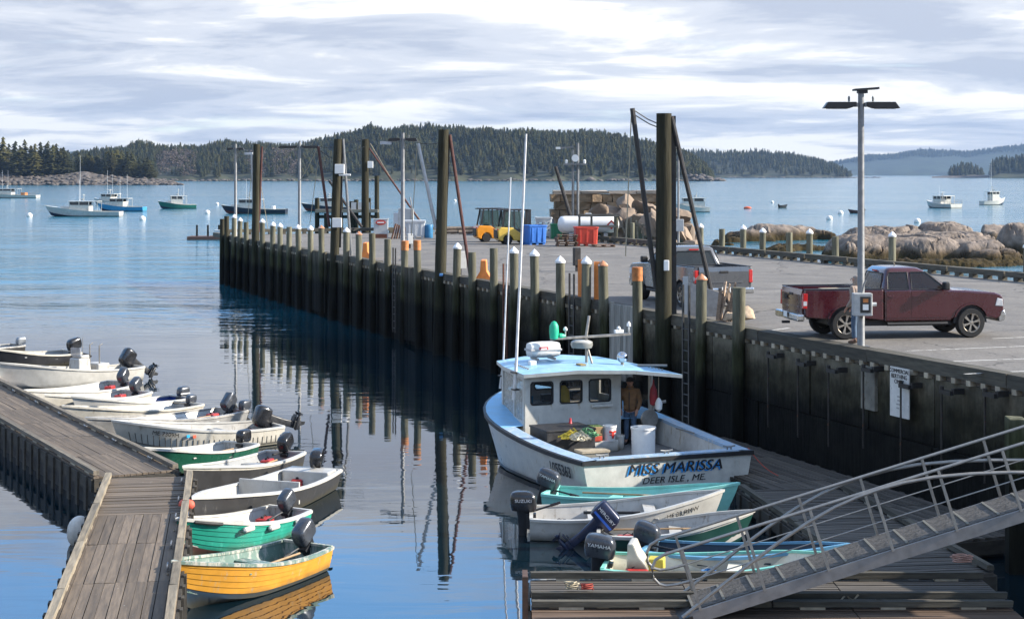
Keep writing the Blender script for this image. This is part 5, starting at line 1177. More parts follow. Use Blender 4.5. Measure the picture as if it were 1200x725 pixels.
rp = [(4.42, 1.92), (4.0, .6), (3.55, -.8), (3.10, -1.98), (4.6, -1.98), (6.3, -1.76), (7.35, -1.52), (7.62, -.6), (7.68, 0), (7.62, .6), (7.35, 1.52), (6.3, 1.76)]
def camber(x, y): return HZ + .10 + .13 * (1 - (y / 2.05) ** 2) - .012 * max(0, 4.6 - x)
gr = G(); cen = (5.6, 0)
R0 = [Vector((x, y, camber(x, y) - .09)) for x, y in rp]; R1 = [Vector((x, y, camber(x, y))) for x, y in rp]
gr.loft([R0, R1], caps=False, mi=1)
prev = R1
for f in (.85, .6, .3):
    q = [Vector((cen[0] + (x - cen[0]) * f, cen[1] + (y - cen[1]) * f, 0)) for x, y in rp]
    for v in q: v.z = camber(v.x, v.y) + .02
    gr.loft([prev, q], caps=False); prev = q
gr.add(prev, [tuple(range(len(prev)))]); gr.add(R0, [tuple(range(len(R0)))], 1)
gr.obj('roof', [ROOFB, MW], mm, smooth=True, ang=40)
def rz_(x, y): return camber(x, y) + .02
# on the roof
lr = thing('life_raft', 'white life raft canister strapped on the lobster boat roof', 'life raft', (0, 0, 0)); lr.parent = None
def mloc(x, y, z): v = Matrix.Rotation(mm.rotation_euler.z, 3, 'Z') @ Vector((x, y, 0)); return Vector((v.x + 3.74, v.y + 40.60, z))
MRZ = mm.rotation_euler.z
lr.location = mloc(6.2, .62, rz_(6.2, .62) + .05); lr.rotation_euler = (0, 0, MRZ + 1.57)
CAN = paint('canister_white', (.72, .72, .70), None)
rings = []
for x, a in ((-.44, .13), (-.42, .2), (-.3, .225), (0, .235), (.3, .225), (.42, .2), (.44, .13)): rings.append([(x, y, z + .26) for y, z in rrect(a, a * .9, a * .6, 4)])
G().loft(rings).obj('canister', CAN, lr, smooth=True, ang=50); G().loft([[(x, y, z + .26) for y, z in rrect(.245, .03, .02, 2)] for x in (-.45, .45)]).obj('seam', mat('seam_grey', (.4, .4, .4), .5), lr)
for x in (-.25, .25): G().box((x, 0, .02), (.05, .5, .06)).obj('cradle', ALU, lr)
for sd in (-1, 1): G().box((.08, sd * .238, .30), (.26, .012, .10)).obj('label', mat('label_red', (.55, .05, .06), .5), lr); G().box((.08, sd * .244, .30), (.18, .01, .035)).obj('label_text', WHITEP, lr)
ms = G(); mx, my = 5.35, -.28
ms.tube([(mx, my, rz_(mx, my)), (mx + .02, my, 3.4), (mx + .10, my - .12, 3.9)], .04, 8); ms.tube([(mx - .35, my - .0, rz_(mx, my)), (mx, my, 3.15)], .03, 8); ms.obj('mast', ALU, mm, smooth=True)
G().beam((mx, my + 1.05, 3.33), (mx, my - 1.30, 3.38), .09, .06).obj('spreader', ALU, mm)
G().lathe([(.05, -.12), (.27, -.10), (.30, -.02), (.29, .06), (.2, .10), (.02, .11)], 18).obj('radar_dome', CAN, mm, (mx + .05, my + .12, 3.16), smooth=True)
gb = G().lathe([(.02, -.26), (.11, -.22), (.13, -.05), (.12, .12), (.07, .21), (.02, .24)], 14); gb.obj('green_float', mat('green_float', (.02, .42, .24), .5, var=.15), mm, (mx, my + .95, 3.56), smooth=True)
G().lathe([(.035, -.16), (.07, -.05), (.07, .02), (.02, .05)], 8, axis='Y').obj('green_float_neck', mat('green_float', (0, 0, 0)), mm, (mx, my + .78, 3.40))
for yy, h in ((.62, .26), (-.95, .22), (-1.25, .34)): G().lathe([(.02, 0), (.02, h * .6), (.06, h * .62), (.06, h * .8), (.02, h)], 8).obj('antenna_stub', CAN, mm, (mx, my + yy, 3.38), smooth=True)
G().box((mx, my - .95, 3.46), (.1, .26, .1)).obj('deck_light', CAN, mm, bevel=.02)
G().ball((0, 0, 0), .15, 14, 10).obj('searchlight', mat('chrome', (.55, .56, .58), .12, 1.0), mm, (4.75, -1.05, rz_(4.75, -1.05) + .2), smooth=True); G().lathe([(.05, 0), (.04, .12)], 8).obj('searchlight_foot', ALU, mm, (4.75, -1.05, rz_(4.75, -1.05) - .02))
G().tube([(4.45, -1.35, rz_(4.4, -1.3) + .02), (4.0, -2.0, rz_(4, -1.7) + .08)], .035, 6).obj('davit', ALU, mm)
G().box((4.75, .15, rz_(4.75, .15) + .02), (.3, .16, .04)).obj('roof_pad', mat('tan_pad', (.3, .22, .1), .7), mm); G().box((5.7, 1.15, rz_(5.7, 1.15) + .04), (.16, .2, .14)).obj('horn', CAN, mm, bevel=.03)
for q in range(8): G().lathe([(.03, 0), (.03, .04)], 8).obj('roof_bolt', CAN, mm, (3.75 + q * .16, -1.72 + q * .015, rz_(3.75 + q * .16, -1.72) - .01))
for q in range(8): G().lathe([(.03, 0), (.03, .04)], 8).obj('roof_bolt', CAN, mm, (5.0 + q * .16, 1.56 - q * .012, rz_(5 + q * .16, 1.5) - .01))
POLE = mat('white_pole', (.66, .66, .66), .35)
a0 = mm.matrix_basis.inverted()
def wl(px, py, d): return a0 @ Dp(px, py, d)
bpy.context.view_layer.update(); a0 = mm.matrix_world.inverted()
G().tube([wl(602, 468, 44.6), wl(605, 425, 44.6), wl(616.5, 157, 44.6)], .052, 8, r1=.03).obj('antenna_pole', POLE, mm, smooth=True)
G().tube([wl(586, 455, 46.9), wl(590, 420, 46.9), wl(598.5, 208, 46.9)], .036, 8, r1=.018).obj('antenna_pole', POLE, mm, smooth=True)
for px, py, d in ((603, 436, 44.6), (604, 456, 44.6), (588, 440, 46.9)):
    G().box((0, 0, 0), (.2, .16, .035)).obj('pole_bracket', DARKSTEEL, mm, wl(px, py, d))
# lettering
BLUSH = mat('letter_shadow_blue', (.02, .22, .55), .5)
text_on('MISS MARISSA', .345, (-.016, -.105, .695), (0, -1, 0), (0, 0, 1), mm, BLUSH, name='name_shadow', shear=.25, bold=0, sx=1.2, extrude=.003)
text_on('MISS MARISSA', .345, (-.022, -.15, .725), (0, -1, 0), (0, 0, 1), mm, LETTER, name='name_lettering', shear=.25, bold=0, sx=1.2, extrude=.003)
text_on('MISS MARISSA', .345, (-.0225, -.159, .725), (0, -1, 0), (0, 0, 1), mm, LETTER, name='name_lettering', shear=.25, bold=0, sx=1.2, extrude=.003)
text_on('DEER ISLE , ME.', .215, (-.02, -.12, .45), (0, -1, 0), (0, 0, 1), mm, LETTER, name='port_lettering', shear=.25, bold=0, sx=1.2, extrude=.003)
p0, p1 = MH.pt(.06, .74, 1), MH.pt(.17, .74, 1); c = MH.pt(.12, .74, 1) + Vector((0, .045, 0))
text_on('1055363', .38, c, p0 - p1, MH.pt(.1, .9, 1) - MH.pt(.1, .6, 1), mm, LETTER, name='number_lettering', bold=.006, extrude=.003, sx=.82)
# gear in the cockpit: things of their own
def mthing(name, label, cat, x, y, z, rz=0): return thing(name, label, cat, mloc(x, y, z), MRZ + rz)
b = mthing('bait_box', 'low black lidded box on the port side of the lobster boat cockpit', 'box', 3.7, 1.15, FZ, 0); G().box((0, 0, .36), (1.1, 1.35, .72)).obj('box_body', mat('black_box', (.03, .03, .032), .5, var=.3), b, bevel=.02); G().box((0, 0, .74), (1.14, 1.38, .05)).obj('lid', mat('black_box', (0, 0, 0)), b, bevel=.01)
b = mthing('hatch_board', 'pale plywood board lying on the cockpit edge of the lobster boat', 'board', 2.1, 1.05, FZ + .38); G().box((0, 0, 0), (.5, .75, .05)).obj('board_sheet', LIGHTWOOD, b); G().box((0, 0, -.2), (.45, .7, .38)).obj('stand', INSIDE, b)
rr = random.Random(9)
for q, (nm, cc, xx, yy) in enumerate((('tangle of yellow rope heaped by the bait box', (.55, .42, .05), 2.75, 1.30), ('tangle of green rope heaped beside the yellow rope', (.10, .24, .12), 2.85, .85), ('bundle of pale netting lying over the yellow rope', (.5, .45, .33), 2.5, 1.2))):
    pts = []
    for i in range(90): a = i * .9 + rr.random() * 2; r_ = .32 * rr.random() ** .5 + .04; pts.append((r_ * math.cos(a), r_ * .8 * math.sin(a), .06 + .3 * (1 - r_ / .4) * rr.random() + .04))
    o = G().tube(pts, .018, 4).obj('rope_heap', mat(f'heap_{q}', cc, .8, var=.3, scale=12), None, mloc(xx, yy, FZ + .52), (0, 0, q)); tag(o, nm, 'rope')
b = mthing('gear_bench', 'white gear bench along the cabin bulkhead of the lobster boat', 'bench', 4.1, .35, FZ); G().box((0, 0, .15), (.55, 1.7, .3)).obj('bench_box', INSIDE, b, bevel=.02)
for x, y, cc, sz, lb, cat, nm in ((4.1, .85, (.24, .17, .10), (.35, .38, .3), 'brown carton on the gear bench below the cabin window', 'box', 'carton'), (4.05, .12, (.30, .2, .1), (.34, .4, .36), 'brown crate filled with green rope on the gear bench', 'crate', 'crate'), (3.92, .18, (.45, .06, .03), (.25, .4, .14), 'flat red tray in front of the brown crate', 'tray', 'tray')):
    b = mthing(nm, lb, cat, x, y, FZ + .3); G().box((0, 0, sz[2] / 2), sz).obj('side_walls', mat(nm + '_mat', cc, .7, var=.25), b, bevel=.015); G().box((0, 0, sz[2] + .01), (sz[0] * .9, sz[1] * .9, .03)).obj('contents', mat('green_rope_fill', (.10, .16, .06), .9, var=.6, scale=30, bump=.03), b)
b = mthing('funnel', 'red funnel standing on the brown carton', 'funnel', 4.1, .75, FZ + .6); G().lathe([(.14, 0), (.13, .03), (.04, .18), (.025, .3)], 12).obj('cone', mat('red_funnel', (.5, .03, .04), .4), b, smooth=True)
def bucket(label, x, y, z, r, h, m, deco=False):
    b = mthing('bucket' if h < .5 else 'barrel', label, 'bucket' if h < .5 else 'barrel', x, y, z); G().lathe([((r * .97 if h > .5 else r * .88), 0), (r, h), (r * 1.06, h), (r * 1.06, h - .05), (r * .93, h - .05), (r * .85, .02)], 20, caps=False).obj('shell', m, b, smooth=True); G().lathe([(r * .9, h * .8), (.001, h * .8)], 20, caps=False).obj('contents', mat('dark_fill', (.08, .07, .06), .8), b)
    if deco:
        RD = mat('print_red', (.55, .04, .03), .5); a = math.pi * 1.02
        for q, (du, dz, w_, h_) in enumerate(((0, .0, .07, .12), (-.07, .05, .06, .05), (.07, .05, .06, .05), (0, -.09, .05, .06), (-.06, -.03, .05, .02), (.06, -.03, .05, .02))):
            an = a + du / r; G().box((r * 1.0 * math.cos(an), r * 1.0 * math.sin(an), h * .5 + dz), (.02, w_, h_), rz=an).obj('print', RD, b)
    else: G().tube([(r * math.cos(a), r * math.sin(a), h - .05 + .0 * a) for a in (0, 1, 2, 3.1)], .008, 4).obj('handle', ALU, b)
    return b
bucket('white bucket printed with a red lobster standing on the gear bench', 3.95, -.30, FZ + .28, .175, .40, WHITEP, True); bucket('small white pail next to the printed bucket', 4.15, -.68, FZ, .13, .38, INSIDE)
bucket('tall white barrel on the cockpit sole behind the stern of the lobster boat', 2.75, -.68, FZ, .31, .78, WHITEP)
b = mthing('hauler', 'grey pot hauler with round sheave inside the starboard rail', 'hauler', 4.5, -1.72, FZ)
G().box((0, 0, .35), (.25, .25, .7)).obj('pedestal', INSIDE, b, bevel=.02); G().lathe([(.05, -.05), (.24, -.04), (.2, 0), (.24, .04), (.05, .05)], 20, axis='X').obj('sheave', ALU, b, (-.12, .05, .72), smooth=True); G().tube([(0, 0, .7), (0, -.2, 1.1), (-.1, -.45, 1.15)], .04, 8).obj('arm', ALU, b)
b = mthing('red_dry_bag', 'dark red bag hanging under the roof at the cabin opening', 'bag', 4.25, -1.72, 1.75); G().lathe([(.02, -.28), (.09, -.24), (.11, -.05), (.09, .15), (.03, .28), (.015, .42)], 12).obj('bag_body', mat('bag_red', (.25, .02, .025), .6, var=.2), b, (0, 0, .1), smooth=True)
b = mthing('white_pot_buoy', 'white pot buoy hanging beside the dark red bag', 'buoy', 4.1, -1.80, 1.6); G().lathe([(.02, -.16), (.09, -.1), (.10, .05), (.06, .15), (.02, .2)], 12).obj('buoy_body', WHITEP, b, smooth=True); G().tube([(0, 0, .18), (0, 0, .75)], .01, 4).obj('line', ROPE, b)
b = mthing('oilskin', 'yellow oilskin hanging inside the cabin window', 'coat', 5.0, .55, 1.45); G().loft([[(x, y, z) for x, y in rrect(.07, w_, .05, 3)] for z, w_ in ((-.25, .2), (.1, .19), (.4, .17), (.55, .15), (.68, .05))]).obj('coat_body', mat('oilskin_yellow', (.60, .40, .03), .5, var=.2), b, smooth=True); G().tube([(0, .16, .5), (.02, .22, .1)], .05, 6).obj('sleeve', mat('oilskin_yellow', (0, 0, 0)), b)
b = mthing('helm_console', 'white helm console with instruments inside the cabin', 'console', 6.6, 0, FZ); G().box((0, 0, .5), (.6, 2.2, 1.0)).obj('cabinet', INSIDE, b, bevel=.03); G().box((-.1, -.5, 1.15), (.2, .35, .25)).obj('screen', FRAME, b, bevel=.02); G().box((-.1, .4, 1.12), (.2, .3, .2)).obj('plotter', FRAME, b, bevel=.02); G().box((-.2, .9, 1.1), (.1, .1, .2)).obj('blue_bottle', mat('bottle_blue', (.05, .3, .5), .4), b)
G().tube([(3.2, -1.85, zs_(3.2) + .05), (2.5, -2.0, zs_(2.5) + .05)], .02, 6).obj('rail_rod', ALU, mm)
for x, y in ((.14, 1.7), (.14, -1.7), (.14, 0)): cleat(mm, (x, y, 1.03), 1.57)
G().box((4.55, .02, 1.62), (.1, .6, .06)).obj('window_shelf', INSIDE, mm, (-.04, -.36, 0))
q = painterline(mloc(.1, -2.2, 1.05), P(912, 557, .45), .1, None).obj('stern_line', REDROPE); tag(q, 'red stern line from the lobster boat to the dark float', 'rope')
CANVAS = mat('tan_canvas', (.19, .10, .045), .85, var=.25, scale=9); DENIM = mat('denim', (.07, .11, .17), .85, var=.25, scale=12)
person('man in tan work jacket, jeans and dark cap standing in the lobster boat cabin doorway', mloc(4.75, -1.28, FZ), math.atan2(-1, -.25), CANVAS, DENIM, mat('dark_cap', (.03, .028, .028), .8), H=1.78, beard=mat('grey_beard', (.2, .17, .15), .9))
# ------------------------------------------------------------------ vehicles
TYRE = mat('tyre_rubber', (.022, .022, .022), .85, var=.3, scale=20); RIM = mat('alloy_rim', (.36, .33, .29), .35, .8, var=.15, scale=12)
CHROME = mat('bumper_chrome', (.52, .53, .54), .18, .95, var=.08); TAILR = mat('tail_lamp_red', (.45, .012, .012), .25, var=.1, coat=.5); HEADL = mat('head_lamp', (.6, .62, .64), .1, .2)
AUTOG = mat('car_glass', (.018, .024, .024), .05, var=.1, rvar=0, alpha=.62); TRIMB = mat('black_trim', (.018, .018, .019), .55, var=.2)
def arch(cx, r, z0, n=10, rev=False):
    pts = [(cx + r * math.cos(a), .41 + r * math.sin(a)) for a in [math.pi - q * math.pi / n for q in range(n + 1)] if .41 + r * math.sin(a) >= z0 - .001]
    return pts[::-1] if rev else pts
def wheel(parent, x, y, r=.405, wd=.27):
    sd = 1 if y > 0 else -1
    t = G().lathe([(r * .64, -wd / 2), (r * .93, -wd / 2), (r, -wd * .33), (r, wd * .33), (r * .93, wd / 2), (r * .64, wd / 2)], 28, axis='Y', caps=False); w_ = t.obj('wheel', TYRE, parent, (x, y, r), smooth=True, ang=35)
    g = G().lathe([(r * .66, wd * .46 * sd), (r * .63, wd * .50 * sd), (r * .58, wd * .42 * sd), (r * .56, wd * .1 * sd)], 28, axis='Y', caps=False)
    for q in range(6):
        a = q * math.pi / 3 + .3
        for da in (-.09, .09):
            g.beam((r * .10 * math.cos(a), wd * .40 * sd, r * .10 * math.sin(a)), (r * .62 * math.cos(a + da), wd * .44 * sd, r * .62 * math.sin(a + da)), .03, .035, up=(0, 1, 0))
    g.lathe([(.07, wd * .3 * sd), (.07, wd * .45 * sd), (.02, wd * .48 * sd)], 12, axis='Y'); g.obj('rim', RIM, w_, smooth=True, ang=35)
    G().lathe([(r * .57, wd * .12 * sd), (.01, wd * .1 * sd)], 24, axis='Y').obj('brake_disc', mat('brake_dark', (.03, .03, .03), .6, .3), w_)
def pickup(label, loc, rz, col, tail_text=None, bed_load=False):
    e = thing('pickup_truck', label, 'pickup truck', loc, rz); PT = mat(f'car_paint_{col}', col, .28, .0, var=.03, scale=3, coat=1.0, rvar=.05)
    W = .985
    # cab and bonnet, one shell with the front wheel arch cut out
    prof = [(-.62, .47)] + [(1.28, .47)] + arch(1.90, .50, .47) + [(2.62, .50), (2.80, .56), (2.86, .75), (2.86, 1.02), (2.80, 1.15), (2.60, 1.22), (1.75, 1.285), (1.32, 1.30), (-.62, 1.29)]
    G().prism(prof, -W, W).obj('cab_body', PT, e, bevel=.045, seg=3)
    # bed: two sides, front wall, floor, tailgate
    sidep = [(-2.90, .60)] + [(-2.30, .55)] + arch(-1.75, .50, .5) + [(-.66, .50), (-.66, 1.33), (-2.92, 1.35), (-2.96, 1.05)]
    for sd in (-1, 1):
        lo, hi = (W - .13, W) if sd > 0 else (-W, -W + .13); G().prism(sidep, lo, hi).obj('bed_side', PT, e, bevel=.03, seg=2)
        G().box((-1.8, sd * (W - .065), 1.352), (2.25, .15, .025)).obj('bed_rail_cap', TRIMB, e, bevel=.006)
        G().prism([(x, z) for x, z in arch(-1.75, .535, .47)] + arch(-1.75, .49, .47, rev=True), W - .02 if sd > 0 else -W - .022, W + .022 if sd > 0 else -W + .02).obj('arch_lip', PT, e)
        G().prism([(x, z) for x, z in arch(1.90, .535, .47)] + arch(1.90, .49, .47, rev=True), W - .02 if sd > 0 else -W - .022, W + .022 if sd > 0 else -W + .02).obj('arch_lip', PT, e)
        tl = G().prism([(-2.98, .84), (-2.86, .84), (-2.84, 1.24), (-2.965, 1.25)], sd * W - (.12 if sd > 0 else .012), sd * W + (.012 if sd > 0 else .12)).obj('tail_lamp', TAILR, e, bevel=.015); G().box((-2.915, sd * (W + .012), .98), (.1, .008, .12)).obj('reverse_lens', HEADL, tl)
        G().prism([(2.60, .86), (2.84, .84), (2.82, 1.04), (2.66, 1.08)], sd * W - (.30 if sd > 0 else .012), sd * W + (.012 if sd > 0 else .30)).obj('headlamp', HEADL, e, bevel=.02)
        for x in (-1.75, 1.90): wheel(e, x, sd * .86)
        for x in (-1.75, 1.90): G().prism(arch(x, .495, .40), sd * .55 if sd > 0 else -.9, .9 if sd > 0 else sd * .55).obj('wheel_well', TRIMB, e)
        # doors with panes and handles
        for x0, x1, nm in ((.14, 1.22, 'front'), (-.58, .12, 'rear')):
            d = G().prism([(x0, .56), (x1, .56), (x1, 1.285), (x0, 1.285)], sd * W - .002 if sd > 0 else -W - .010, W + .010 if sd > 0 else -W + .002).obj('door', PT, e, bevel=.008)
            G().box(((x0 + .12), sd * (W + .03), 1.14), (.17, .035, .03)).obj('handle', PT, d, bevel=.008)
            yz = lambda z: sd * (lerp(.955, .735, (z - 1.28) / .57) + .008); zt, zb = 1.785, 1.325
            if nm == 'front': poly = [(x0 + .03, zb), (x1 - .02, zb), (x1 - .07, zb + .05), (x0 + .50, zt), (x0 + .05, zt)]
            else: poly = [(x0 + .05, zb), (x1 - .03, zb), (x1 - .02, zt), (x0 + .16, zt - .01), (x0 + .09, zt - .12)]
            g = G(); A = [(x, yz(z), z) for x, z in poly]; Bq = [(x, yz(z) - sd * .02, z) for x, z in poly]; n = len(poly)
            g.add(A + Bq, [tuple(range(n)), tuple(range(n, 2 * n))] + [(i, (i + 1) % n, n + (i + 1) % n, n + i) for i in range(n)]); g.obj('window_pane', AUTOG, d)
            gl = G().tube([(x, yz(z) + sd * .004, z) for x, z in poly + poly[:1]], .012, 4).obj('window_trim', TRIMB, d)
        m_ = G().box((0, 0, 0), (.16, .24, .22)).obj('mirror', TRIMB, e, (1.10, sd * 1.12, 1.42), bevel=.04); G().beam((0, 0, -.05), (-.02, -sd * .17, -.08), .05, .04).obj('mirror_arm', TRIMB, m_)
        G().tube([(-.55, sd * .97, .40), (1.2, sd * .97, .40)], .05, 8).obj('step_bar', TRIMB, e, smooth=True)
    G().prism([(-2.96, .62), (-2.90, .62), (-2.90, 1.34), (-2.955, 1.35), (-2.985, 1.2)], -W + .125, W - .125).obj('tailgate', PT, e, bevel=.012)
    G().box((-2.99, 0, 1.19), (.02, .30, .07)).obj('tailgate_handle', TRIMB, e, bevel=.01); G().box((-2.98, 0, .86), (.012, 1.3, .04)).obj('tailgate_crease', PT, e, bevel=.005)
    G().box((-.69, 0, .95), (.05, 1.74, .66)).obj('bed_front', PT, e); G().box((-1.8, 0, .76), (2.25, 1.74, .05)).obj('bed_floor', TRIMB, e)
    b = G().box((-3.03, 0, .60), (.22, 1.98, .20)).obj('rear_bumper', CHROME, e, bevel=.05, seg=3); G().box((-3.10, 0, .64), (.1, .52, .1)).obj('plate_recess', TRIMB, b); G().box((-3.155, 0, .645), (.01, .30, .15)).obj('number_plate', WHITEP, b); G().box((-3.14, 0, .42), (.22, .07, .07)).obj('tow_hitch', TRIMB, b)
    b = G().prism([(2.72, .42), (2.90, .46), (2.93, .62), (2.88, .74), (2.72, .74)], -W, W).obj('front_bumper', CHROME, e, bevel=.03, seg=2); G().box((2.86, 0, .93), (.06, 1.2, .24)).obj('grille', TRIMB, e, bevel=.02); G().box((2.893, 0, .93), (.012, 1.05, .03)).obj('grille_bar', CHROME, e)
    # greenhouse: pillars and roof round the glass
    def ring(z, x0, x1, hw, r): return [((x0 + x1) / 2 + x, y, z) for x, y in rrect((x1 - x0) / 2, hw, r, 4)]
    G().loft([ring(1.25, -.66, 1.44, .955, .12), ring(1.31, -.655, 1.37, .945, .12), ring(1.82, -.50, .62, .74, .14), ring(1.89, -.42, .48, .66, .14), ring(1.915, -.25, .30, .45, .12)]).obj('cab_roof', PT, e, smooth=True, ang=50)
    ws = [(1.335, .80, 1.34), (1.335, -.80, 1.34), (.70, -.64, 1.755), (.70, .64, 1.755)]; off = Vector((.64, 0, 1)).normalized() * .022
    G().quad(*[Vector(p) + off for p in ws]).obj('windscreen', AUTOG, e)
    rw = [(-.645, .74, 1.30), (-.645, -.74, 1.30), (-.525, -.60, 1.745), (-.525, .60, 1.745)]; o = G().quad(*[Vector(p) + Vector((-.022, 0, .004)) for p in rw]).obj('rear_window', AUTOG, e)
    G().tube([Vector(p) + Vector((-.024, 0, .004)) for p in rw + rw[:1]], .016, 4).obj('window_seal', TRIMB, o); G().box((-.535, 0, 1.80), (.03, .34, .04)).obj('brake_light', TAILR, e)
    G().tube([(.2, .3, 1.88), (.12, .3, 1.98)], .018, 6).obj('roof_aerial', TRIMB, e)
    G().box((.2, 0, .42), (4.4, 1.5, .16)).obj('chassis', TRIMB, e)
    for q in (-.38, .38): G().box((.28, q, 1.33), (.14, .46, .5), taper=.8).obj('seat', mat('seat_grey', (.05, .05, .05), .8), e, bevel=.04)
    if tail_text: text_on(tail_text, .2, (-2.998, .42, 1.08), (0, -1, 0), (0, 0, 1), e, TRIMB, extrude=.003, bold=.004)
    if bed_load:
        G().box((-1.3, .2, 1.28), (1.6, .28, .06), rz=.1).obj('plank_load', LIGHTWOOD, e); G().box((-1.5, -.3, 1.25), (1.4, .5, .12)).obj('tarp_load', TRIMB, e, bevel=.04)
    return e
rw_ = P(991, 398, DECK); hd = R(9); ux = Vector((math.cos(hd), math.sin(hd), 0)); uy = Vector((-math.sin(hd), math.cos(hd), 0))
e = pickup('dark red pickup truck parked on the pier next to the lamp post', rw_ + ux * 1.66 + uy * .94, hd, (.052, .005, .010), 'GMC', True); e.scale = (.945, .95, .97)
hd = R(90 + 17); ux = Vector((math.cos(hd), math.sin(hd), 0)); uy = Vector((-math.sin(hd), math.cos(hd), 0))
rl = Dp(815, 0, 54); rl.z = DECK
pickup('silver grey pickup truck parked beside the thick dark hoist mast', rl + ux * 2.95 - uy * .97, hd, (.085, .09, .098))
pp = Vector(((1003 - 600) / FPX * 43.35, 43.35, DECK))
person('person in a pale hooded jacket and blue jeans standing behind the lamp post', pp, R(150), mat('pale_hoodie', (.30, .24, .20), .9, var=.2), DENIM, None, hood=True, H=1.74, boots=mat('brown_boot', (.1, .06, .04), .8))
FO, FY = mat('forklift_orange', (.68, .26, .02), .42, var=.1, coat=.3), mat('forklift_yellow', (.62, .42, .07), .42, var=.1, coat=.3)
def forklift(label, loc, rz, m, mast=True):
    e = thing('forklift', label, 'forklift', loc, rz)
    G().prism([(-1.15, .30), (-.95, .20), (-.85, .20)] + [(-.55 + .32 * math.cos(a), .24 + .36 * math.sin(a)) for a in [math.pi * (1 - q / 8) for q in range(1, 8)]] + [(-.2, .22), (.62, .22), (.66, .55), (.45, .62), (.1, .78), (-.25, 1.02), (-1.02, 1.05), (-1.2, .85)], -.62, .62).obj('body', m, e, bevel=.06, seg=3)
    G().box((-1.14, 0, .62), (.16, .96, .5)).obj('radiator_grille', TRIMB, e, bevel=.03)
    for q in range(4): G().box((-1.225, 0, .46 + q * .11), (.02, .86, .05)).obj('grille_bar', DARKSTEEL, e)
    for y in (-.52, .52): G().box((-1.2, y, .92), (.05, .14, .08)).obj('tail_light', TAILR, e)
    for x, r in ((-.55, .27), (.58, .33)):
        for y in (-.5, .5): w_ = G().lathe([(r * .5, -.13), (r * .95, -.13), (r, -.08), (r, .08), (r * .95, .13), (r * .5, .13)], 22, axis='Y').obj('wheel', TYRE, e, (x, y, r), smooth=True); G().lathe([(r * .52, -.1), (r * .5, .1)], 16, axis='Y').obj('hub', m, w_)
    for x0, x1 in ((-.92, -.72), (.62, .40)):
        for y in (-.52, .52): G().beam((x0, y, 1.0 if x0 < 0 else .5), (x1, y, 2.06), .09, .07, up=(0, 1, 0)).obj('cab_post', TRIMB, e)
    for y in (-.52, .52): G().beam((-.12, y, .85), (-.16, y, 2.06), .07, .06, up=(0, 1, 0)).obj('cab_post', TRIMB, e); G().add([(-.82, y, 1.08), (-.16, y, 1.08), (-.18, y, 2.0), (-.72, y, 2.0)], [(0, 1, 2, 3)]) ; G().quad((-.80, y, 1.1), (-.17, y, 1.1), (-.19, y, 2.0), (-.70, y, 2.0)).obj('side_glass', mat('cab_glass', (.05, .09, .085), .08, alpha=.72), e); G().quad((-.08, y, .95), (.5, y, .95), (.38, y, 2.0), (-.12, y, 2.0)).obj('side_glass', mat('cab_glass', (0, 0, 0)), e)
    G().box((-.18, 0, 2.11), (1.5, 1.16, .09)).obj('roof', TRIMB, e, bevel=.03); G().box((-.98, 0, 2.10), (.16, 1.0, .05)).obj('roof_lip', TRIMB, e)
    G().box((-.45, 0, 1.1), (.4, .45, .3)).obj('seat', TRIMB, e, bevel=.05); G().box((-.62, 0, 1.4), (.12, .45, .5)).obj('seat_back', TRIMB, e, bevel=.05); G().tube([(.3, 0, .9), (.15, 0, 1.3)], .03, 6).obj('steering_column', TRIMB, e)
    for y in (-.38, .38):
        G().beam((.86, y, .1), (.86, y, 2.12), .12, .16, up=(1, 0, 0)).obj('mast_channel', TRIMB, e); G().box((1.5, y * .6, .1), (1.05, .11, .045)).obj('fork', DARKSTEEL, e)
    for z in (.3, 1.15, 2.08): G().box((.86, 0, z), (.1, .8, .1)).obj('mast_crossbar', TRIMB, e)
    G().box((.96, 0, .45), (.06, .95, .5)).obj('carriage', TRIMB, e)
    return e
forklift('orange forklift standing behind the yellow one on the pier', P(577.5, 283.5, DECK) + Vector((0, .4, 0)), R(14), FO)
forklift('yellow forklift standing beside the blue tub on the pier', P(603, 286, DECK) + Vector((0, .2, 0)), R(14), FY)
# ------------------------------------------------------------------ gear on the pier
def tub(name, label, px, py, sz, m, rz=PIERROT, lid=None, ribs=True):
    p = P(px, py, DECK); e = thing(name, label, 'tub' if lid is None else 'tote', p + Vector((0, sz[1] / 2, 0)), rz)
    a, b, h = sz; g = G(); bt = .93
    def ring(z, k, i=0.0): return [(x, y, z) for x, y in rrect(a / 2 * k - i, b / 2 * k - i, .08, 3)]
    g.loft([ring(.12, bt), ring(h, 1.0), ring(h, 1.0, .05), ring(.2, bt, .06)], caps=False); g.add(ring(.2, bt, .06), [tuple(range(16))]); g.add(ring(.12, bt), [tuple(range(16))]); g.obj('shell', m, e, smooth=True, ang=40)
    for q in (-.36, 0, .36): G().box((q * a, 0, .06), (.16, b * .86, .13)).obj('foot', m, e, bevel=.01)
    G().loft([[(x, y, z) for x, y in rrect(a / 2 + .035, b / 2 + .035, .09, 3)] for z in (h - .09, h - .01)], caps=False).obj('rim', m, e)
    if ribs:
        for q in (-.3, 0, .3):
            for sd in (-1, 1): G().box((q * a, sd * b / 2 * .985, h * .52), (.1, .05, h * .7)).obj('rib', m, e, bevel=.01)
    if lid: G().box((0, 0, h + .03), (a + .08, b + .08, .08)).obj('lid', lid, e, bevel=.02)
    return e
TB = mat('tub_blue', (.035, .16, .52), .5, var=.12, scale=4); TR = mat('tub_red', (.52, .06, .035), .55, var=.12, scale=4); TG = mat('tub_green', (.015, .15, .07), .5, var=.12); TGR = mat('tub_grey', (.20, .23, .27), .55, var=.12); TW = mat('tub_pale_grey', (.50, .52, .54), .5, var=.08)
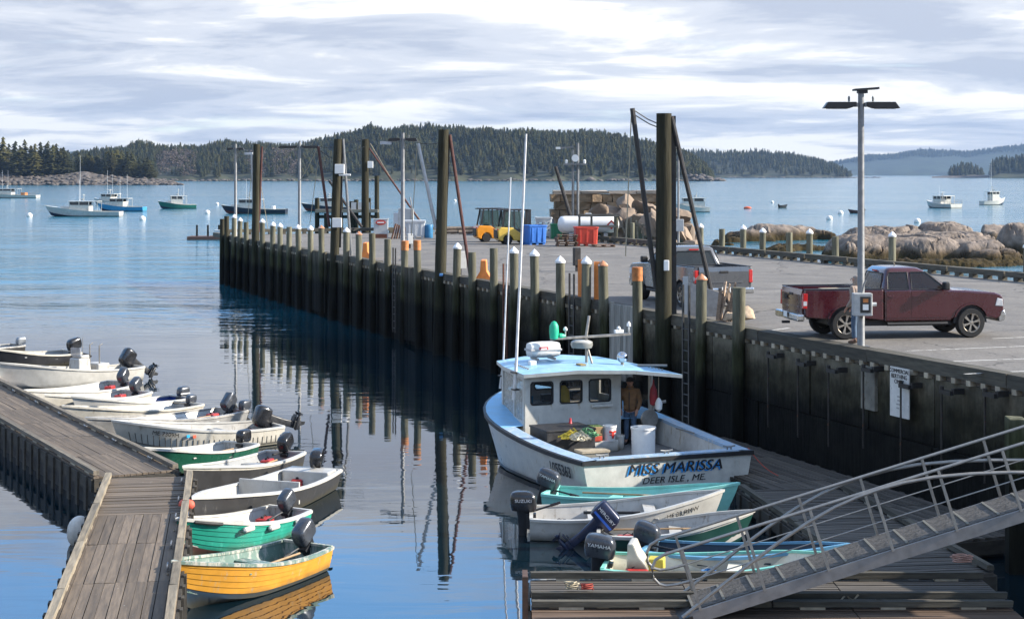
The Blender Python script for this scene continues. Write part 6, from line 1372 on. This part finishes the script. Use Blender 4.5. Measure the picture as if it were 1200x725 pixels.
tub('insulated_tub', 'big bright blue insulated tub beside the yellow forklift', 626, 287, (1.22, 1.15, 1.2), TB, R(24))
tub('insulated_tub', 'red insulated tub at the end of the stacked pallets', 687, 288.5, (1.35, 1.1, 1.15), TR, R(5))
tub('small_tub', 'dark green open tub between the pallets and the grey tubs', 652, 280, (.75, .7, 1.0), TG, R(5)); tub('grey_tub', 'blue-grey tub behind the stacked pallets', 667, 279, (.85, .8, 1.1), TGR, R(5)); tub('stacked_grey_crate', 'grey crate stacked on the pier behind the green tub', 657, 274, (1.25, .9, 1.2), TGR, R(5))
for q in range(3): e = tub('pale_fish_box', f'pale grey fish box, {("bottom", "middle", "top")[q]} one of the stack behind the blue tub', 637, 279, (1.1, .8, .46), TW, R(4), ribs=False); e.location.z = DECK + .47 * q
tub('pale_tote', 'pale grey lidded tote near the leaning hoist mast', 486, 279, (1.35, 1.1, 1.12), TW, R(3), lid=TW)
def drum(label, px, py, m, h=.9, r=.29):
    e = thing('drum', label, 'drum', P(px, py, DECK) + Vector((0, r, 0)), 0); G().lathe([(r * .96, 0), (r, .02), (r, h * .33), (r * 1.03, h * .345), (r, h * .36), (r, h * .65), (r * 1.03, h * .665), (r, h * .68), (r, h - .02), (r * .96, h), (r * .92, h - .03), (.01, h - .03)], 20).obj('shell', m, e, smooth=True, ang=30)
    G().lathe([(.03, 0), (.03, .03)], 8).obj('bung', DARKSTEEL, e, (.12, 0, h - .03))
drum('blue plastic drum beside the pale lidded tote', 502, 279, mat('drum_blue', (.03, .16, .32), .45, var=.1)); 
PALW = mat('pallet_wood', (.16, .10, .065), .85, var=.35, scale=4, stretch=(.6, 5, 5), rnd=.2)
slat = G().box((0, 0, 0), (1.2, .1, .022)).mesh('slat', PALW); bearer = G().box((0, 0, 0), (.09, 1.0, .09)).mesh('bearer', PALW)
def pallet(label, loc, rz, group=None):
    e = thing('pallet', label, 'pallet', loc, rz, group)
    for q in range(7): link('slat', slat, e, (0, -.45 + q * .15, .125))
    for q in (-.55, 0, .55): link('bearer', bearer, e, (q, 0, .068))
    for q in (-.44, 0, .44): link('slat', slat, e, (0, q, .011))
base = P(664, 289, DECK) + Vector((0, .5, 0)); NM = ('bottom', 'second', 'third', 'fourth', 'top')
for q in range(5): pallet(f'brown wooden pallet, {NM[q]} of the stack in front of the green tub', base + Vector((.06 * math.sin(q * 2), .05 * math.cos(q * 3), .14 * q + (.12 if q > 2 else 0) * 0)), R(5 + 4 * math.sin(q * 3)))
pallet('brown pallet lying flat right of the red tub', P(700, 289.5, DECK) + Vector((.4, .4, 0)), R(8))
# cabinet with the round sign, machinery, boards
e = thing('service_cabinet', 'grey service cabinet with a red lettered sign at the far edge of the pier', 'cabinet', P(446, 279, DECK) + Vector((0, .3, 0)), R(2)); G().box((0, 0, .62), (.95, .6, 1.24)).obj('housing', GREYBOX, e, bevel=.02); G().box((0, 0, 1.27), (1.02, .66, .06)).obj('top', GREYBOX, e); G().box((0, 0, .14), (.85, .5, .28)).obj('plinth', RUST, e, (0, -.08, 0))
sg_ = G().lathe([(.34, 0), (.34, .03)], 20, axis='Y').obj('round_sign', mat('sign_red', (.5, .05, .04), .5), e, (0, -.36, 1.05)); sg_.scale = (1, 1, .5); G().box((0, -.375, 1.05), (.46, .01, .08)).obj('sign_band', WHITEP, e)
e = thing('ice_machine', 'light grey machinery cabinet with pipes behind the pale tote', 'machine', P(474, 273.5, DECK), R(2)); G().box((.1, .5, .9), (1.1, .9, 1.8)).obj('housing', GREYBOX, e, bevel=.03); G().box((-.55, .5, .75), (.5, .8, 1.5)).obj('side_unit', TW, e, bevel=.03); G().tube([(.5, 0, .4), (.52, 0, 2.0), (.4, .3, 2.6)], .05, 8).obj('pipe', GALV, e); G().box((-.1, 0, 2.0), (.4, .4, .3)).obj('top_box', TW, e)
for q in range(6):
    o = G().beam((-.4 + .16 * q, -.1 * q % .3, 0), (-.15 + .12 * q, .35, 1.0 - .05 * q), .12, .04).obj('leaning_board', mat('rust_brown_board', (.16, .075, .04), .8, var=.4, scale=5), None, P(466, 280, DECK)); tag(o, 'rust-brown board leaning in the heap against the grey machinery', 'board', 'boards leaning on the machinery')
for q in range(9):
    x0 = -.9 + q * .28; o = G().tube([(x0 - 1.0, .2 * (q % 3), .16 + .25 * (q % 2)), (x0 + .6, .1 * (q % 4), .2 + .25 * (q % 2))], .14, 9, r1=.11).obj('log', mat('driftwood_log', (.20, .16, .125), .85, var=.35, scale=4, rnd=.2), None, P(541, 274.5, DECK), smooth=True); tag(o, 'weathered log in the heap at the far edge behind the orange forklift', 'log', 'logs heaped at the far edge')
# gas tank on its cradle, timber stand around it
e = thing('gas_tank', 'long white gas tank with red diamond on its end behind the red tub', 'tank', (4.83, 108.0, DECK), R(-2)); r = .52; pf = [(.01, -1.95), (.3, -1.9), (.5, -1.75), (r, -1.45), (r, 1.45), (.5, 1.75), (.3, 1.9), (.01, 1.95)]
G().lathe(pf, 24, (0, 0, 1.12), 'X').obj('vessel', mat('tank_white', (.74, .74, .73), .4, var=.05), e, smooth=True, ang=60)
for x in (-1.1, 1.1): G().box((x, 0, .28), (.25, .9, .56)).obj('saddle', GREYBOX, e)
G().box((0, 0, 1.74), (.4, .4, .18)).obj('valve_dome', GREYBOX, e, bevel=.03); G().box((1.45, -.61, 1.12), (.42, .02, .42), M=Matrix.Rotation(R(45), 3, 'Y')).obj('diamond', TAILR, e); G().box((1.45, -.623, 1.12), (.24, .01, .24), M=Matrix.Rotation(R(45), 3, 'Y')).obj('diamond_field', WHITEP, e)
e = thing('timber_stand', 'weathered timber post-and-rail stand in front of the white gas tank', 'stand', (4.2, 106.3, DECK), R(-3))
for x in (0, .75, 2.35, 2.9): G().beam((x, 0, 0), (x, 0, 1.75 if x != 2.9 else 1.5), .14, .14, up=(1, 0, 0)).obj('post', TIMBER, e)
G().beam((-.1, -.1, 1.72), (2.5, -.1, 1.74), .1, .16).obj('rail', TIMBER, e); G().beam((0, -.1, 1.05), (2.4, -.1, 1.05), .08, .14).obj('rail', TIMBER, e); G().beam((2.4, 0, 1.7), (3.05, 0, .1), .12, .12).obj('brace', TIMBER, e)
for q in range(3): G().beam((3.3 + q * .35, .5 + .1 * q, 0), (3.2 + q * .35, .5, 1.6 - .2 * q), .12, .12, up=(1, 0, 0)).obj('post', TIMBER, e)
G().beam((3.2, .45, 1.2), (4.2, .45, 1.1), .1, .12).obj('rail', TIMBER, e)
for px, py in ((612, 265), (700, 247)): pass
for px, h in ((722, 1.7), (741, 1.25)):
    p = P(px, 285, DECK); tag(G().lathe([(.15, 0), (.14, h), (.12, h + .02), (.01, h + .02)], 10).obj('bollard_post', PILEM, None, p, smooth=True), 'short grey post at the pier edge beside the timber stand' if px == 741 else 'taller grey post behind the timber stand', 'post')
# light tower with a leaning boom
e = thing('light_tower', 'twin-pole light tower with a small platform behind the gas tank', 'tower', (4.2, 113.0, DECK), 0)
for x in (-.16, .16): G().tube([(x, 0, -1), (x, 0, 6.35 if x > 0 else 5.9)], .09, 10).obj('pole', GALV, e, smooth=True)
G().box((0, 0, 4.95), (1.5, .7, .1)).obj('platform', GALV, e); G().lathe([(.24, 0), (.24, .08), (.02, .12)], 16, axis='Y').obj('round_lamp', WHITEP, e, (-.02, -.3, 5.35)); G().beam((-.1, 0, 6.1), (-1.2, 0, 6.0), .08, .1).obj('camera_arm', GALV, e); G().box((-1.15, 0, 6.02), (.3, .16, .14)).obj('camera_box', WHITEP, e); G().box((0, -.1, .45), (.5, .4, .9)).obj('base_cabinet', GREYBOX, e, bevel=.02)
for x in (-.6, .6): G().lathe([(.08, 0), (.1, .2), (.04, .26)], 10).obj('floodlight', WHITEP, e, (x, 0, 5.0))
o = G().tube([Dp(651, 195, 112), Dp(668, 252, 112)], .11, 8, r1=.13).obj('leaning_boom', DARKSTEEL, smooth=True); tag(o, 'dark boom leaning left of the light tower', 'boom')
# heap by the grey pickup: panel, driftwood, stones
e = thing('concrete_wedge', 'pale grey wedge-shaped panel standing on the pier edge below the grey pickup', 'panel', P(824, 371, DECK) + Vector((0, .1, 0)), R(-4)); G().prism([(-.42, 0), (.55, 0), (.55, .72), (-.42, 1.02)], -.05, .05).obj('sheet', mat('panel_grey', (.33, .31, .29), .8, var=.2), e); G().box((-.52, .05, .6), (.16, .12, 1.2)).obj('end_post', GREYBOX, e)
DRIFT = mat('driftwood', (.30, .22, .16), .85, var=.4, scale=5, stretch=(1, 4, 4), rnd=.35)
rr = random.Random(31)
for q in range(9):
    p = P(849 + rr.uniform(-8, 9), 377, DECK) + Vector((0, rr.uniform(0, .35), 0)); o = G().beam((0, 0, 0), (rr.uniform(-.1, .45), rr.uniform(-.1, .3), rr.uniform(.8, 1.2)), .09, .06).jitter(.015, q).obj('driftwood_board', DRIFT, None, p); tag(o, 'broken board in the upright bundle beside the pale wedge panel', 'board', 'broken boards in a bundle')
STONE = mat('tan_stone', (.38, .29, .2), .85, var=.3, scale=5, bump=.03)
for px, py, k, lb in ((874, 381, .34, 'tan boulder at the pier edge right of the broken boards'), (856, 380, .2, 'small tan stone among the broken boards')):
    o = link('boulder', rock_mesh('boulder', STONE, (k, k, k * 1.1), px, 3, .3), None, P(px, py, DECK) + Vector((0, .3, k * .6))); tag(o, lb, 'boulder')
# things at the tall-mast feet
for px, py, sz, m, lb in ((539, 322, (.5, .2, .75), GREYBOX, 'grey utility box at the pier edge by the leaning hoist mast'), (480, 291, (.3, .25, .6), GREYBOX, 'small grey meter box on the lamp post by the pale tote'), (676, 318, (.3, .25, .8), DARKSTEEL, 'dark electrical box at the pier edge between white-capped piles')):
    e = thing('utility_box', lb, 'utility box', P(px, py, DECK) + Vector((0, .15, 0)), PIERROT + 1.57); G().box((0, 0, sz[2] / 2 + .25), sz).obj('housing', m, e, bevel=.02); G().box((0, 0, .14), (.1, .1, .28)).obj('stand', DARKSTEEL, e); G().box((0, -sz[1] / 2 - .01, sz[2] * .6 + .25), (sz[0] * .6, .012, sz[2] * .3)).obj('door', WHITEP, e)
# ------------------------------------------------------------------ breakwater and rocks
BLOCKM = mat('breakwater_granite', (.22, .155, .095), .9, var=.4, scale=1.6, rnd=.25, bump=.05, bscale=4, wear=(.10, .07, .04), wear_at=.58, wear_scale=1.2, wsoft=.15)
PALEG = mat('pale_granite', (.32, .265, .21), .85, var=.2, scale=2, rnd=.15, bump=.03)
e = thing('granite_breakwater', 'tall breakwater of rough tan granite blocks behind the gas tank', 'breakwater', (3.0, 119.0, 0), 0); rr = random.Random(6); blks = [G().box((0, 0, 0), (1, 1, 1)).jitter(.05, q) for q in range(5)]; bm5 = [b.mesh('block', BLOCKM) for b in blks]
z = -.3; crs = 0
while z < 6.0:
    h = .55; x = -.3 * (crs % 2)
    while x < 7.9: wd = rr.uniform(.6, 1.3); link('block', bm5[rr.randrange(5)], e, (x + wd / 2, 2 + rr.uniform(-.1, .1), z + h / 2), scale=(wd - .04, 4 + rr.uniform(-.12, .12), h - .03)); x += wd
    z += h; crs += 1
x = -.1
while x < 7.2: link('cap_slab', G().box((0, 0, 0), (1.9, 4.05, .22)).jitter(.04, int(x * 3)).mesh('cap_slab', PALEG), e, (x + .95, 2, z + .11)); x += 1.94
BOULD = mat('tan_boulder', (.21, .16, .12), .88, var=.4, scale=.9, rnd=.2, bump=.05, bscale=3, wear=(.16, .11, .07), wear_at=.6, wear_scale=.8, wsoft=.12)
rr = random.Random(8); bms = [rock_mesh('boulder', BOULD, (1, 1, 1), 40 + q, 3, .35) for q in range(6)]
for q in range(44):
    px = rr.uniform(690, 812); f = (px - 690) / 122; d = rr.uniform(112, 118) - 3 * f; top = lerp(250, 246, f) if px < 770 else lerp(240, 292, (px - 770) / 42)
    py = rr.uniform(top, 290); k = rr.uniform(.55, 1.15); p = Dp(px, py, d); tpos = (p - PO).dot(PN)
    if tpos < PIERW + 1.2: p += PN * (PIERW + 1.2 - tpos)
    o = link('boulder', bms[q % 6], None, p, (rr.random(), rr.random(), rr.random() * 6), (k * 1.35, k, k * .85)); tag(o, 'tan granite boulder heaped against the breakwater', 'boulder', 'boulders heaped against the breakwater')
def ledge(label, bumps, dens=.16, seed=1, crack=.5):
    """weathered ledge: rounded slabs split by joints; bumps = (px, py of the water line, width, height, depth)"""
    base = P(bumps[0][0], bumps[0][1], 0); bl = []
    for px, py, w_, h, dp in bumps: p = P(px, py, 0) - base; bl.append((p.x, p.y + dp / 2, w_ / 2, dp / 2, h))
    x0 = min(b[0] - b[2] for b in bl) - 1.2; x1 = max(b[0] + b[2] for b in bl) + 1.2; y0 = min(b[1] - b[3] for b in bl) - 1.6; y1 = max(b[1] + b[3] for b in bl) + 1
    nx, ny = int((x1 - x0) / dens), int((y1 - y0) / (dens * 1.3)); V = []
    for j in range(ny + 1):
        for i in range(nx + 1):
            x, y = x0 + (x1 - x0) * i / nx, y0 + (y1 - y0) * j / ny; q = Vector((x * .22 + seed, y * .22, seed)); wx = x + 1.1 * noise.noise(q * 2.1); wy = y + 1.1 * noise.noise(q * 2.1 + Vector((9, 3, 1)))
            z = -.6
            for bx, by, bw, bd, bh in bl:
                r_ = (abs((wx - bx) / bw) ** 3.2 + abs((wy - by) / bd) ** 2.6) ** .36
                z = max(z, bh * (1.02 - r_ ** 4.0) if r_ < 1.05 else bh * .0 - (r_ - 1) * 1.5)
            f, pts_ = noise.voronoi(Vector((x * .15 + seed, y * .34, z * .7)), distance_metric='DISTANCE'); gap = f[1] - f[0]
            z2 = z + .22 * (noise.noise(pts_[0] * 3.7)) * min(1, max(0, z))
            f2, _p = noise.voronoi(Vector((x * .42 + seed * 2, y * .75, z * 1.3))); z2 -= .16 * max(0, 1 - (f2[1] - f2[0]) / .05) * min(1, max(0, z))
            z2 -= crack * max(0, 1 - gap / .045) * min(1, max(0, z + .2))
            z2 += .16 * noise.noise(Vector((x, y * .8, 2)) * .9) + .07 * noise.noise(Vector((x, y, 5)) * 2.7)
            if z < 1.1: z2 += (1.1 - max(0, z)) * .30 * (noise.noise(Vector((x, y, seed)) * 1.5) + .6 * noise.noise(Vector((x, y, seed)) * 3.6))
            V.append((x, y, z2))
    n = nx + 1; g = G(); g.v = V; g.f = [(j * n + i, j * n + i + 1, (j + 1) * n + i + 1, (j + 1) * n + i) for j in range(ny) for i in range(nx)]; g.m = [0] * len(g.f)
    o = g.obj('rock_ledge', LEDGE, None, base, smooth=True, ang=45, fix=False); tag(o, label, 'rock')
LEDGE = tidal('granite_ledge', (.215, .178, .15), (.085, .062, .040), (.034, .025, .010), .65, 1.0, scale=.9, bump=.09, wob=.9, streak=.1, rnd=0)
ledge('large pink granite ledge with rockweed round its foot beyond the guard rail', [(1075, 307, 13, 2.2, 8), (1022, 307, 7, 2.3, 7), (1020, 303, 5, 2.75, 5), (1125, 306, 11, 2.4, 7), (1112, 301, 7, 3.0, 5), (1150, 307, 7, 1.8, 6), (1180, 309, 5, 1.0, 5), (1060, 301, 6, 2.7, 5), (1090, 313, 14, .5, 4), (1150, 312, 8, .45, 4)], .095, 2)
ledge('low dark ledge of rounded rocks in the water beyond the capped posts', [(905, 282, 7, 1.7, 5), (880, 283, 6, 1.2, 5), (930, 281, 6.5, 1.6, 5), (958, 281, 4.5, 1.1, 4), (858, 284, 4, .6, 3)], .16, 5)
ledge('low rockweed-covered reef between the capped posts and the large ledge', [(935, 294, 6, .6, 3), (912, 295, 4, .45, 3), (960, 294, 4, .45, 3)], .14, 8)
ledge('dark rock at the right-hand end of the large granite ledge', [(1208, 300, 5, 3.0, 5)], .15, 11)
ledge('pair of round dark rocks behind the right end of the large ledge', [(1183, 284, 4.5, 1.8, 4), (1170, 285, 3.2, 1.9, 4)], .18, 12)
ledge('small wet rock awash between the guard rail posts', [(848, 288, 2.8, .35, 2.5)], .15, 14)
# landing stage beyond the far edge, and a low float by the corner
e = thing('timber_landing', 'weathered timber landing stage on piles beyond the far edge of the pier', 'landing stage', (-14, 140, 0), 0)
for px, top in ((371, 232), (382, 250), (400, 232), (412, 236), (417, 234), (432, 232), (442, 206)):
    p = Dp(px, top, 140); G().lathe([(.2, -1), (.19, p.z), (.01, p.z + .01)], 10).obj('pile', DARKPILE, e, (p.x + 14, random.uniform(-.4, .4), 0), smooth=True)
a, b = Dp(371, 247, 140), Dp(444, 246, 140); G().beam((a.x + 14, -.3, a.z), (b.x + 14, -.3, a.z), 1.6, .25).obj('deck_beam', TIMBER, e); G().beam((a.x + 14, .6, a.z - .5), (b.x + 14, .6, a.z - .5), .2, .25).obj('brace_beam', DARKTIMBER, e)
for q in range(3): G().box((Dp(415 + 8 * q, 243, 140).x + 14, -.3, a.z + .4), (.4, .4, .6)).obj('deck_box', GREYBOX, e)
e = thing('low_float', 'low brown float with stub posts beyond the corner of the pier', 'float', P(240, 281, 0), 0); G().box((0, 1.5, .12), (4.2, 3, .5)).obj('deck', mat('brown_float', (.12, .065, .05), .8, var=.3), e); 
for x in (-1.2, .1, 1.4): G().lathe([(.12, 0), (.11, 1.4), (.01, 1.41)], 8).obj('post', DARKPILE, e, (x, 1.5, .3))
G().box((1.5, .6, .75), (.9, .7, .8)).obj('tote', TW, e, bevel=.03)
# ------------------------------------------------------------------ boats on moorings
FGLASS = mat('dark_cabin_glass', (.03, .036, .042), .1, var=.1)
def far_boat(label, px, py, Lpx, rz, hullc, house=(.62, .45), hx=(.42, .66), hz=1.9, housec=None, fs=.95, fb=1.7, mast=3.5, poles=(), bottom=None, rails=False, beam=.31, open_aft=True, name='moored_boat', box=None, fore=None):
    """px: the middle of the boat, py: its water line, Lpx: its length in photo pixels, seen along rz"""
    p = P(px, py, 0); L = Lpx * p.y / FPX / max(.35, abs(math.cos(rz))); e = thing(name, label, 'boat', p - Vector((math.cos(rz), math.sin(rz), 0)) * L / 2, rz)
    B = L * beam; H = Hull(L, B, fs, fb, tw=.85, tm=.35, p=2.4, chine=.85, rake=L * .08, draft=.3, dip=.1); rows = [0, .15, .3, .36, .5, .7, .85, 1.0]; rings, full = H.shell(rows); n = len(full)
    rmi = [1 if (full[j][0] + full[(j + 1) % n][0]) / 2 < .34 else 0 for j in range(n)]
    g = G().loft(rings, closed=False, caps=False, rowmi=rmi); g.add(rings[0], [tuple(range(n))], 0); g.obj('hull', [hullc, bottom or MNAVY], e, smooth=True, ang=35)
    hc = housec or MW; zf = lambda t: H.zs(t)
    x0, x1 = hx[0] * L, hx[1] * L
    G().loft([[(t * L, -max(.01, H.hb(t) - .03), H.zs(t)), (t * L, 0, H.zs(t) + .10), (t * L, max(.01, H.hb(t) - .03), H.zs(t))] for t in H.TS if t >= hx[0] - .02], closed=False, caps=False).obj('foredeck', hc, e, smooth=True)
    gc = G(); ts = [t for t in H.TS if t <= hx[0] + .05]
    gc.loft([[(t * L, H.hb(t) - .15, H.zs(t) + .02), (t * L, H.hb(t) - .17, .35), (t * L, -H.hb(t) + .17, .35), (t * L, -H.hb(t) + .15, H.zs(t) + .02)] for t in ts], closed=False, caps=False); gc.obj('cockpit', hc, e)
    gr = G()
    for sd in (-1, 1): gr.loft([[(t * L, sd * (H.hb(t) + .03), H.zs(t) - .06), (t * L, sd * (H.hb(t) + .03), H.zs(t) + .04), (t * L, sd * max(0, H.hb(t) - .16), H.zs(t) + .04), (t * L, sd * max(0, H.hb(t) - .16), H.zs(t) - .06)] for t in H.TS])
    gr.obj('rail', hc, e)
    b0, b1 = H.hb(hx[0]) * .74, H.hb(hx[1]) * .72; zb = .5; zt = H.zs(hx[0]) + hz
    hs = G(); hs.loft([[(x0, -b0, zb), (x0, b0, zb), (x1, b1, zb), (x1, -b1, zb)], [(x0, -b0, zt - .62), (x0, b0, zt - .62), (x1, b1, zt - .62), (x1, -b1, zt - .62)]]); w_ = hs.obj('house', hc, e)
    for x, bb in ((x0, b0), (x1, b1), ((x0 + x1) / 2, (b0 + b1) / 2)):
        for sd in (-1, 1): G().box((x, sd * bb, zt - .33), (.12, .12, .66)).obj('pillar', hc, w_)
    for sd in (-1, 1):
        for u, v in ((.06, .46), (.54, .94)): xa, xb = lerp(x0, x1, u), lerp(x0, x1, v); ya, yb = lerp(b0, b1, u), lerp(b0, b1, v); G().quad((xa, sd * ya, zt - .62), (xb, sd * yb, zt - .62), (xb, sd * yb, zt - .06), (xa, sd * ya, zt - .06)).obj('window', FGLASS, w_)
    for k in range(3): ya = lerp(-b1, b1, k / 3 + .03); yb = lerp(-b1, b1, (k + 1) / 3 - .03); G().quad((x1 + .02, ya, zt - .6), (x1 + .02, yb, zt - .6), (x1 - .06, yb, zt - .04), (x1 - .06, ya, zt - .04)).obj('window', FGLASS, w_)
    rx0 = x0 - (.12 * L if open_aft else .3)
    G().loft([[(rx0, -b0 - .08, zt), (rx0, b0 + .08, zt), (x1 + .25, b1 + .08, zt), (x1 + .25, -b1 - .08, zt)], [(rx0, -b0 - .06, zt + .10), (rx0, b0 + .06, zt + .10), (x1 + .22, b1 + .06, zt + .10), (x1 + .22, -b1 - .06, zt + .10)]]).obj('roof', hc, e, bevel=.03)
    if open_aft:
        for sd in (-1, 1): G().beam((rx0 + .1, sd * b0, .9), (rx0 + .1, sd * b0, zt), .07, .07, up=(1, 0, 0)).obj('roof_post', hc, e)
    fx = fore or (hx[1] + .14); xf = fx * L
    G().loft([[(x1, -b1 * .8, H.zs(hx[1]) + .05), (x1, b1 * .8, H.zs(hx[1]) + .05), (xf, H.hb(fx) * .35, H.zs(fx) + .05), (xf, -H.hb(fx) * .35, H.zs(fx) + .05)], [(x1, -b1 * .75, H.zs(hx[1]) + .5), (x1, b1 * .75, H.zs(hx[1]) + .5), (xf - .3, H.hb(fx) * .3, H.zs(fx) + .3), (xf - .3, -H.hb(fx) * .3, H.zs(fx) + .3)]]).obj('trunk_cabin', hc, e, bevel=.04)
    xm = lerp(x0, x1, .35); g = G(); g.tube([(xm, 0, zt), (xm, 0, zt + mast * .35)], .05, 6); g.beam((xm, -.7, zt + mast * .3), (xm, .7, zt + mast * .3), .06, .06); g.obj('mast', hc, e)
    G().lathe([(.05, -.1), (.3, -.08), (.3, .05), (.05, .12)], 12).obj('radar', hc, e, (xm + .3, 0, zt + .42), smooth=True)
    for x, y, h in poles: G().tube([(x * L, y * B / 2, zt - .8), (x * L, y * B / 2, zt + h)], .035, 5, r1=.02).obj('antenna', POLE, e)
    if rails:
        g = G()
        for sd in (-1, 1):
            for z in (.45, .85): g.tube([(t * L, sd * (H.hb(t) - .1), H.zs(t) + z) for t in (0, .1, .2, .3)], .03, 5)
            for t in (0, .1, .2, .3): g.tube([(t * L, sd * (H.hb(t) - .1), H.zs(t)), (t * L, sd * (H.hb(t) - .1), H.zs(t) + .85)], .03, 5)
        g.obj('stern_rail', ALU, e)
    if box: G().box((box[0] * L, 0, box[1]), (box[2], B * .5, box[3])).obj('deck_gear', box[4], e, bevel=.03)
    # a mooring pennant forward of the stem
    return e, H
GREYH = paint('pale_grey_hull', (.46, .46, .45), None); BLUH = paint('sky_blue_hull', (.035, .24, .44), None); GRNB = paint('far_green_hull', (.015, .13, .10), None); NVY = paint('far_navy_hull', (.012, .018, .035), None); RUSTB = paint('red_bottom', (.12, .035, .03), None)
far_boat('pale grey lobster boat with tall mast moored nearest the rocky point', 97.5, 253.5, 89, R(180), GREYH, hx=(.40, .66), mast=4, poles=[(.52, .5, 8.4), (.57, -.5, 4.0)], fs=.9, fb=1.9, hz=1.7)
far_boat('white lobster boat moored behind the sky blue one', 128, 240, 42, R(150), MW, hx=(.35, .68), poles=[(.5, .4, 6), (.45, -.4, 5)], hz=1.7, bottom=MNAVY)
far_boat('sky blue lobster boat with white cabin on a mooring', 142, 247.5, 57, R(172), BLUH, hx=(.42, .72), poles=[(.5, .4, 4.2), (.36, .2, 5)], hz=1.6)
far_boat('dark green lobster boat with white cabin on a mooring', 207.5, 244.5, 42, R(196), GRNB, hx=(.36, .66), mast=5, poles=[(.32, 0, 2.6)], hz=1.8, beam=.36)
far_boat('white fishing boat with a stern rail at the edge of the rocky point', 12, 232, 66, R(178), MW, hx=(.45, .75), poles=[(.62, .4, 6), (.56, -.4, 6)], rails=True, bottom=RUSTB, box=(.25, 1.3, 1.4, .9, ORANGEP))
far_boat('navy lobster boat with white cabin moored behind the far corner hoist', 297.5, 250.5, 77, R(178), NVY, hx=(.48, .72), mast=4, poles=[(.6, .5, 4)], bottom=RUSTB, hz=1.7, box=(.2, 1.2, .5, .6, WHITEP))
far_boat('navy lobster boat moored beyond the timber landing stage', 386, 247.5, 66, R(180), NVY, hx=(.40, .66), mast=3, hz=1.7, bottom=RUSTB)
far_boat('white passenger boat with long cabin moored behind the thick hoist mast', 811, 248.5, 40, R(184), MW, hx=(.14, .78), hz=1.9, open_aft=False, mast=3.5, bottom=MNAVY, beam=.36, fore=.9)
far_boat('white lobster boat seen from astern with gear on its deck', 1103, 243.5, 24, R(118), MW, hx=(.35, .62), hz=1.7, beam=.42, mast=3, poles=[(.45, .5, 2.5)], rails=True)
far_boat('white lobster boat with dark cabin windows out on the bay', 1164, 240, 31, R(24), MW, hx=(.36, .68), hz=2.3, beam=.36, poles=[(.5, .5, 8), (.3, -.4, 7)], mast=4)
def small_boat(label, px, py, Lpx, rz, m):
    p = P(px, py, 0); L = Lpx * p.y / FPX / max(.3, abs(math.cos(rz))); u = Vector((math.cos(rz), math.sin(rz), 0)); skiff(label, p + u * L / 2, p - u * L / 2, L * .42, m, m, GREYIN, m, fs=.55, fb=.8, motor=dict(k=1.0, tiller=False), name='dinghy')
small_boat('small black dinghy drifting alone on the bay', 918, 243.5, 11, R(30), BLKH); small_boat('small dark red skiff on the bay behind the lamp post', 1003, 250, 18, R(172), MAROON)
o = G().beam(Dp(535, 235, 240) - Vector((2.2, 0, 0)), Dp(545, 234, 240), .3, .25).obj('drifting_spar', TW); o.location.z = 0; bpy.data.objects.remove(o)
BW = mat('mooring_white', (.72, .70, .66), .5, var=.08, wear=(.4, .35, .28), wear_at=.6)
for px, py, nr in ((34.5, 254, 'grey lobster boat'), (167, 258, 'sky blue lobster boat'), (243, 250.5, 'navy lobster boat'), (254.5, 240, 'green lobster boat'), (972, 257.5, 'low dark ledge'), (985, 251, 'small dark red skiff'), (1075, 261, 'large granite ledge'), (533, 236, 'hoist masts'), (905, 238, 'black dinghy')):
    p = P(px, py, 0); k = .55 if py > 245 else .45
    o = G().ball((0, 0, .18), k, 14, 10).obj('mooring_ball', BW, None, p, smooth=True); tag(o, f'round white mooring ball floating near the {nr}', 'mooring ball')
o = G().ball((0, 0, .15), .45, 12, 8, (2.0, 1, .8)).obj('orange_buoy', mat('buoy_orange', (.6, .12, .05), .5), None, P(876, 244.5, 0), smooth=True); tag(o, 'orange marker buoy floating left of the black dinghy', 'buoy')
for a, b, nm in (((36, 252), (52, 240), 'grey lobster boat'), ((256, 249), (262, 237), 'navy lobster boat')):
    d0 = P(a[0], a[1] + 2, 0).y; p, q = Dp(a[0], a[1], d0), Dp(b[0], b[1], d0); tag(painterline(p, q, .8).obj('mooring_pennant', ROPE), f'mooring pennant running up to the bow of the {nm}', 'rope')
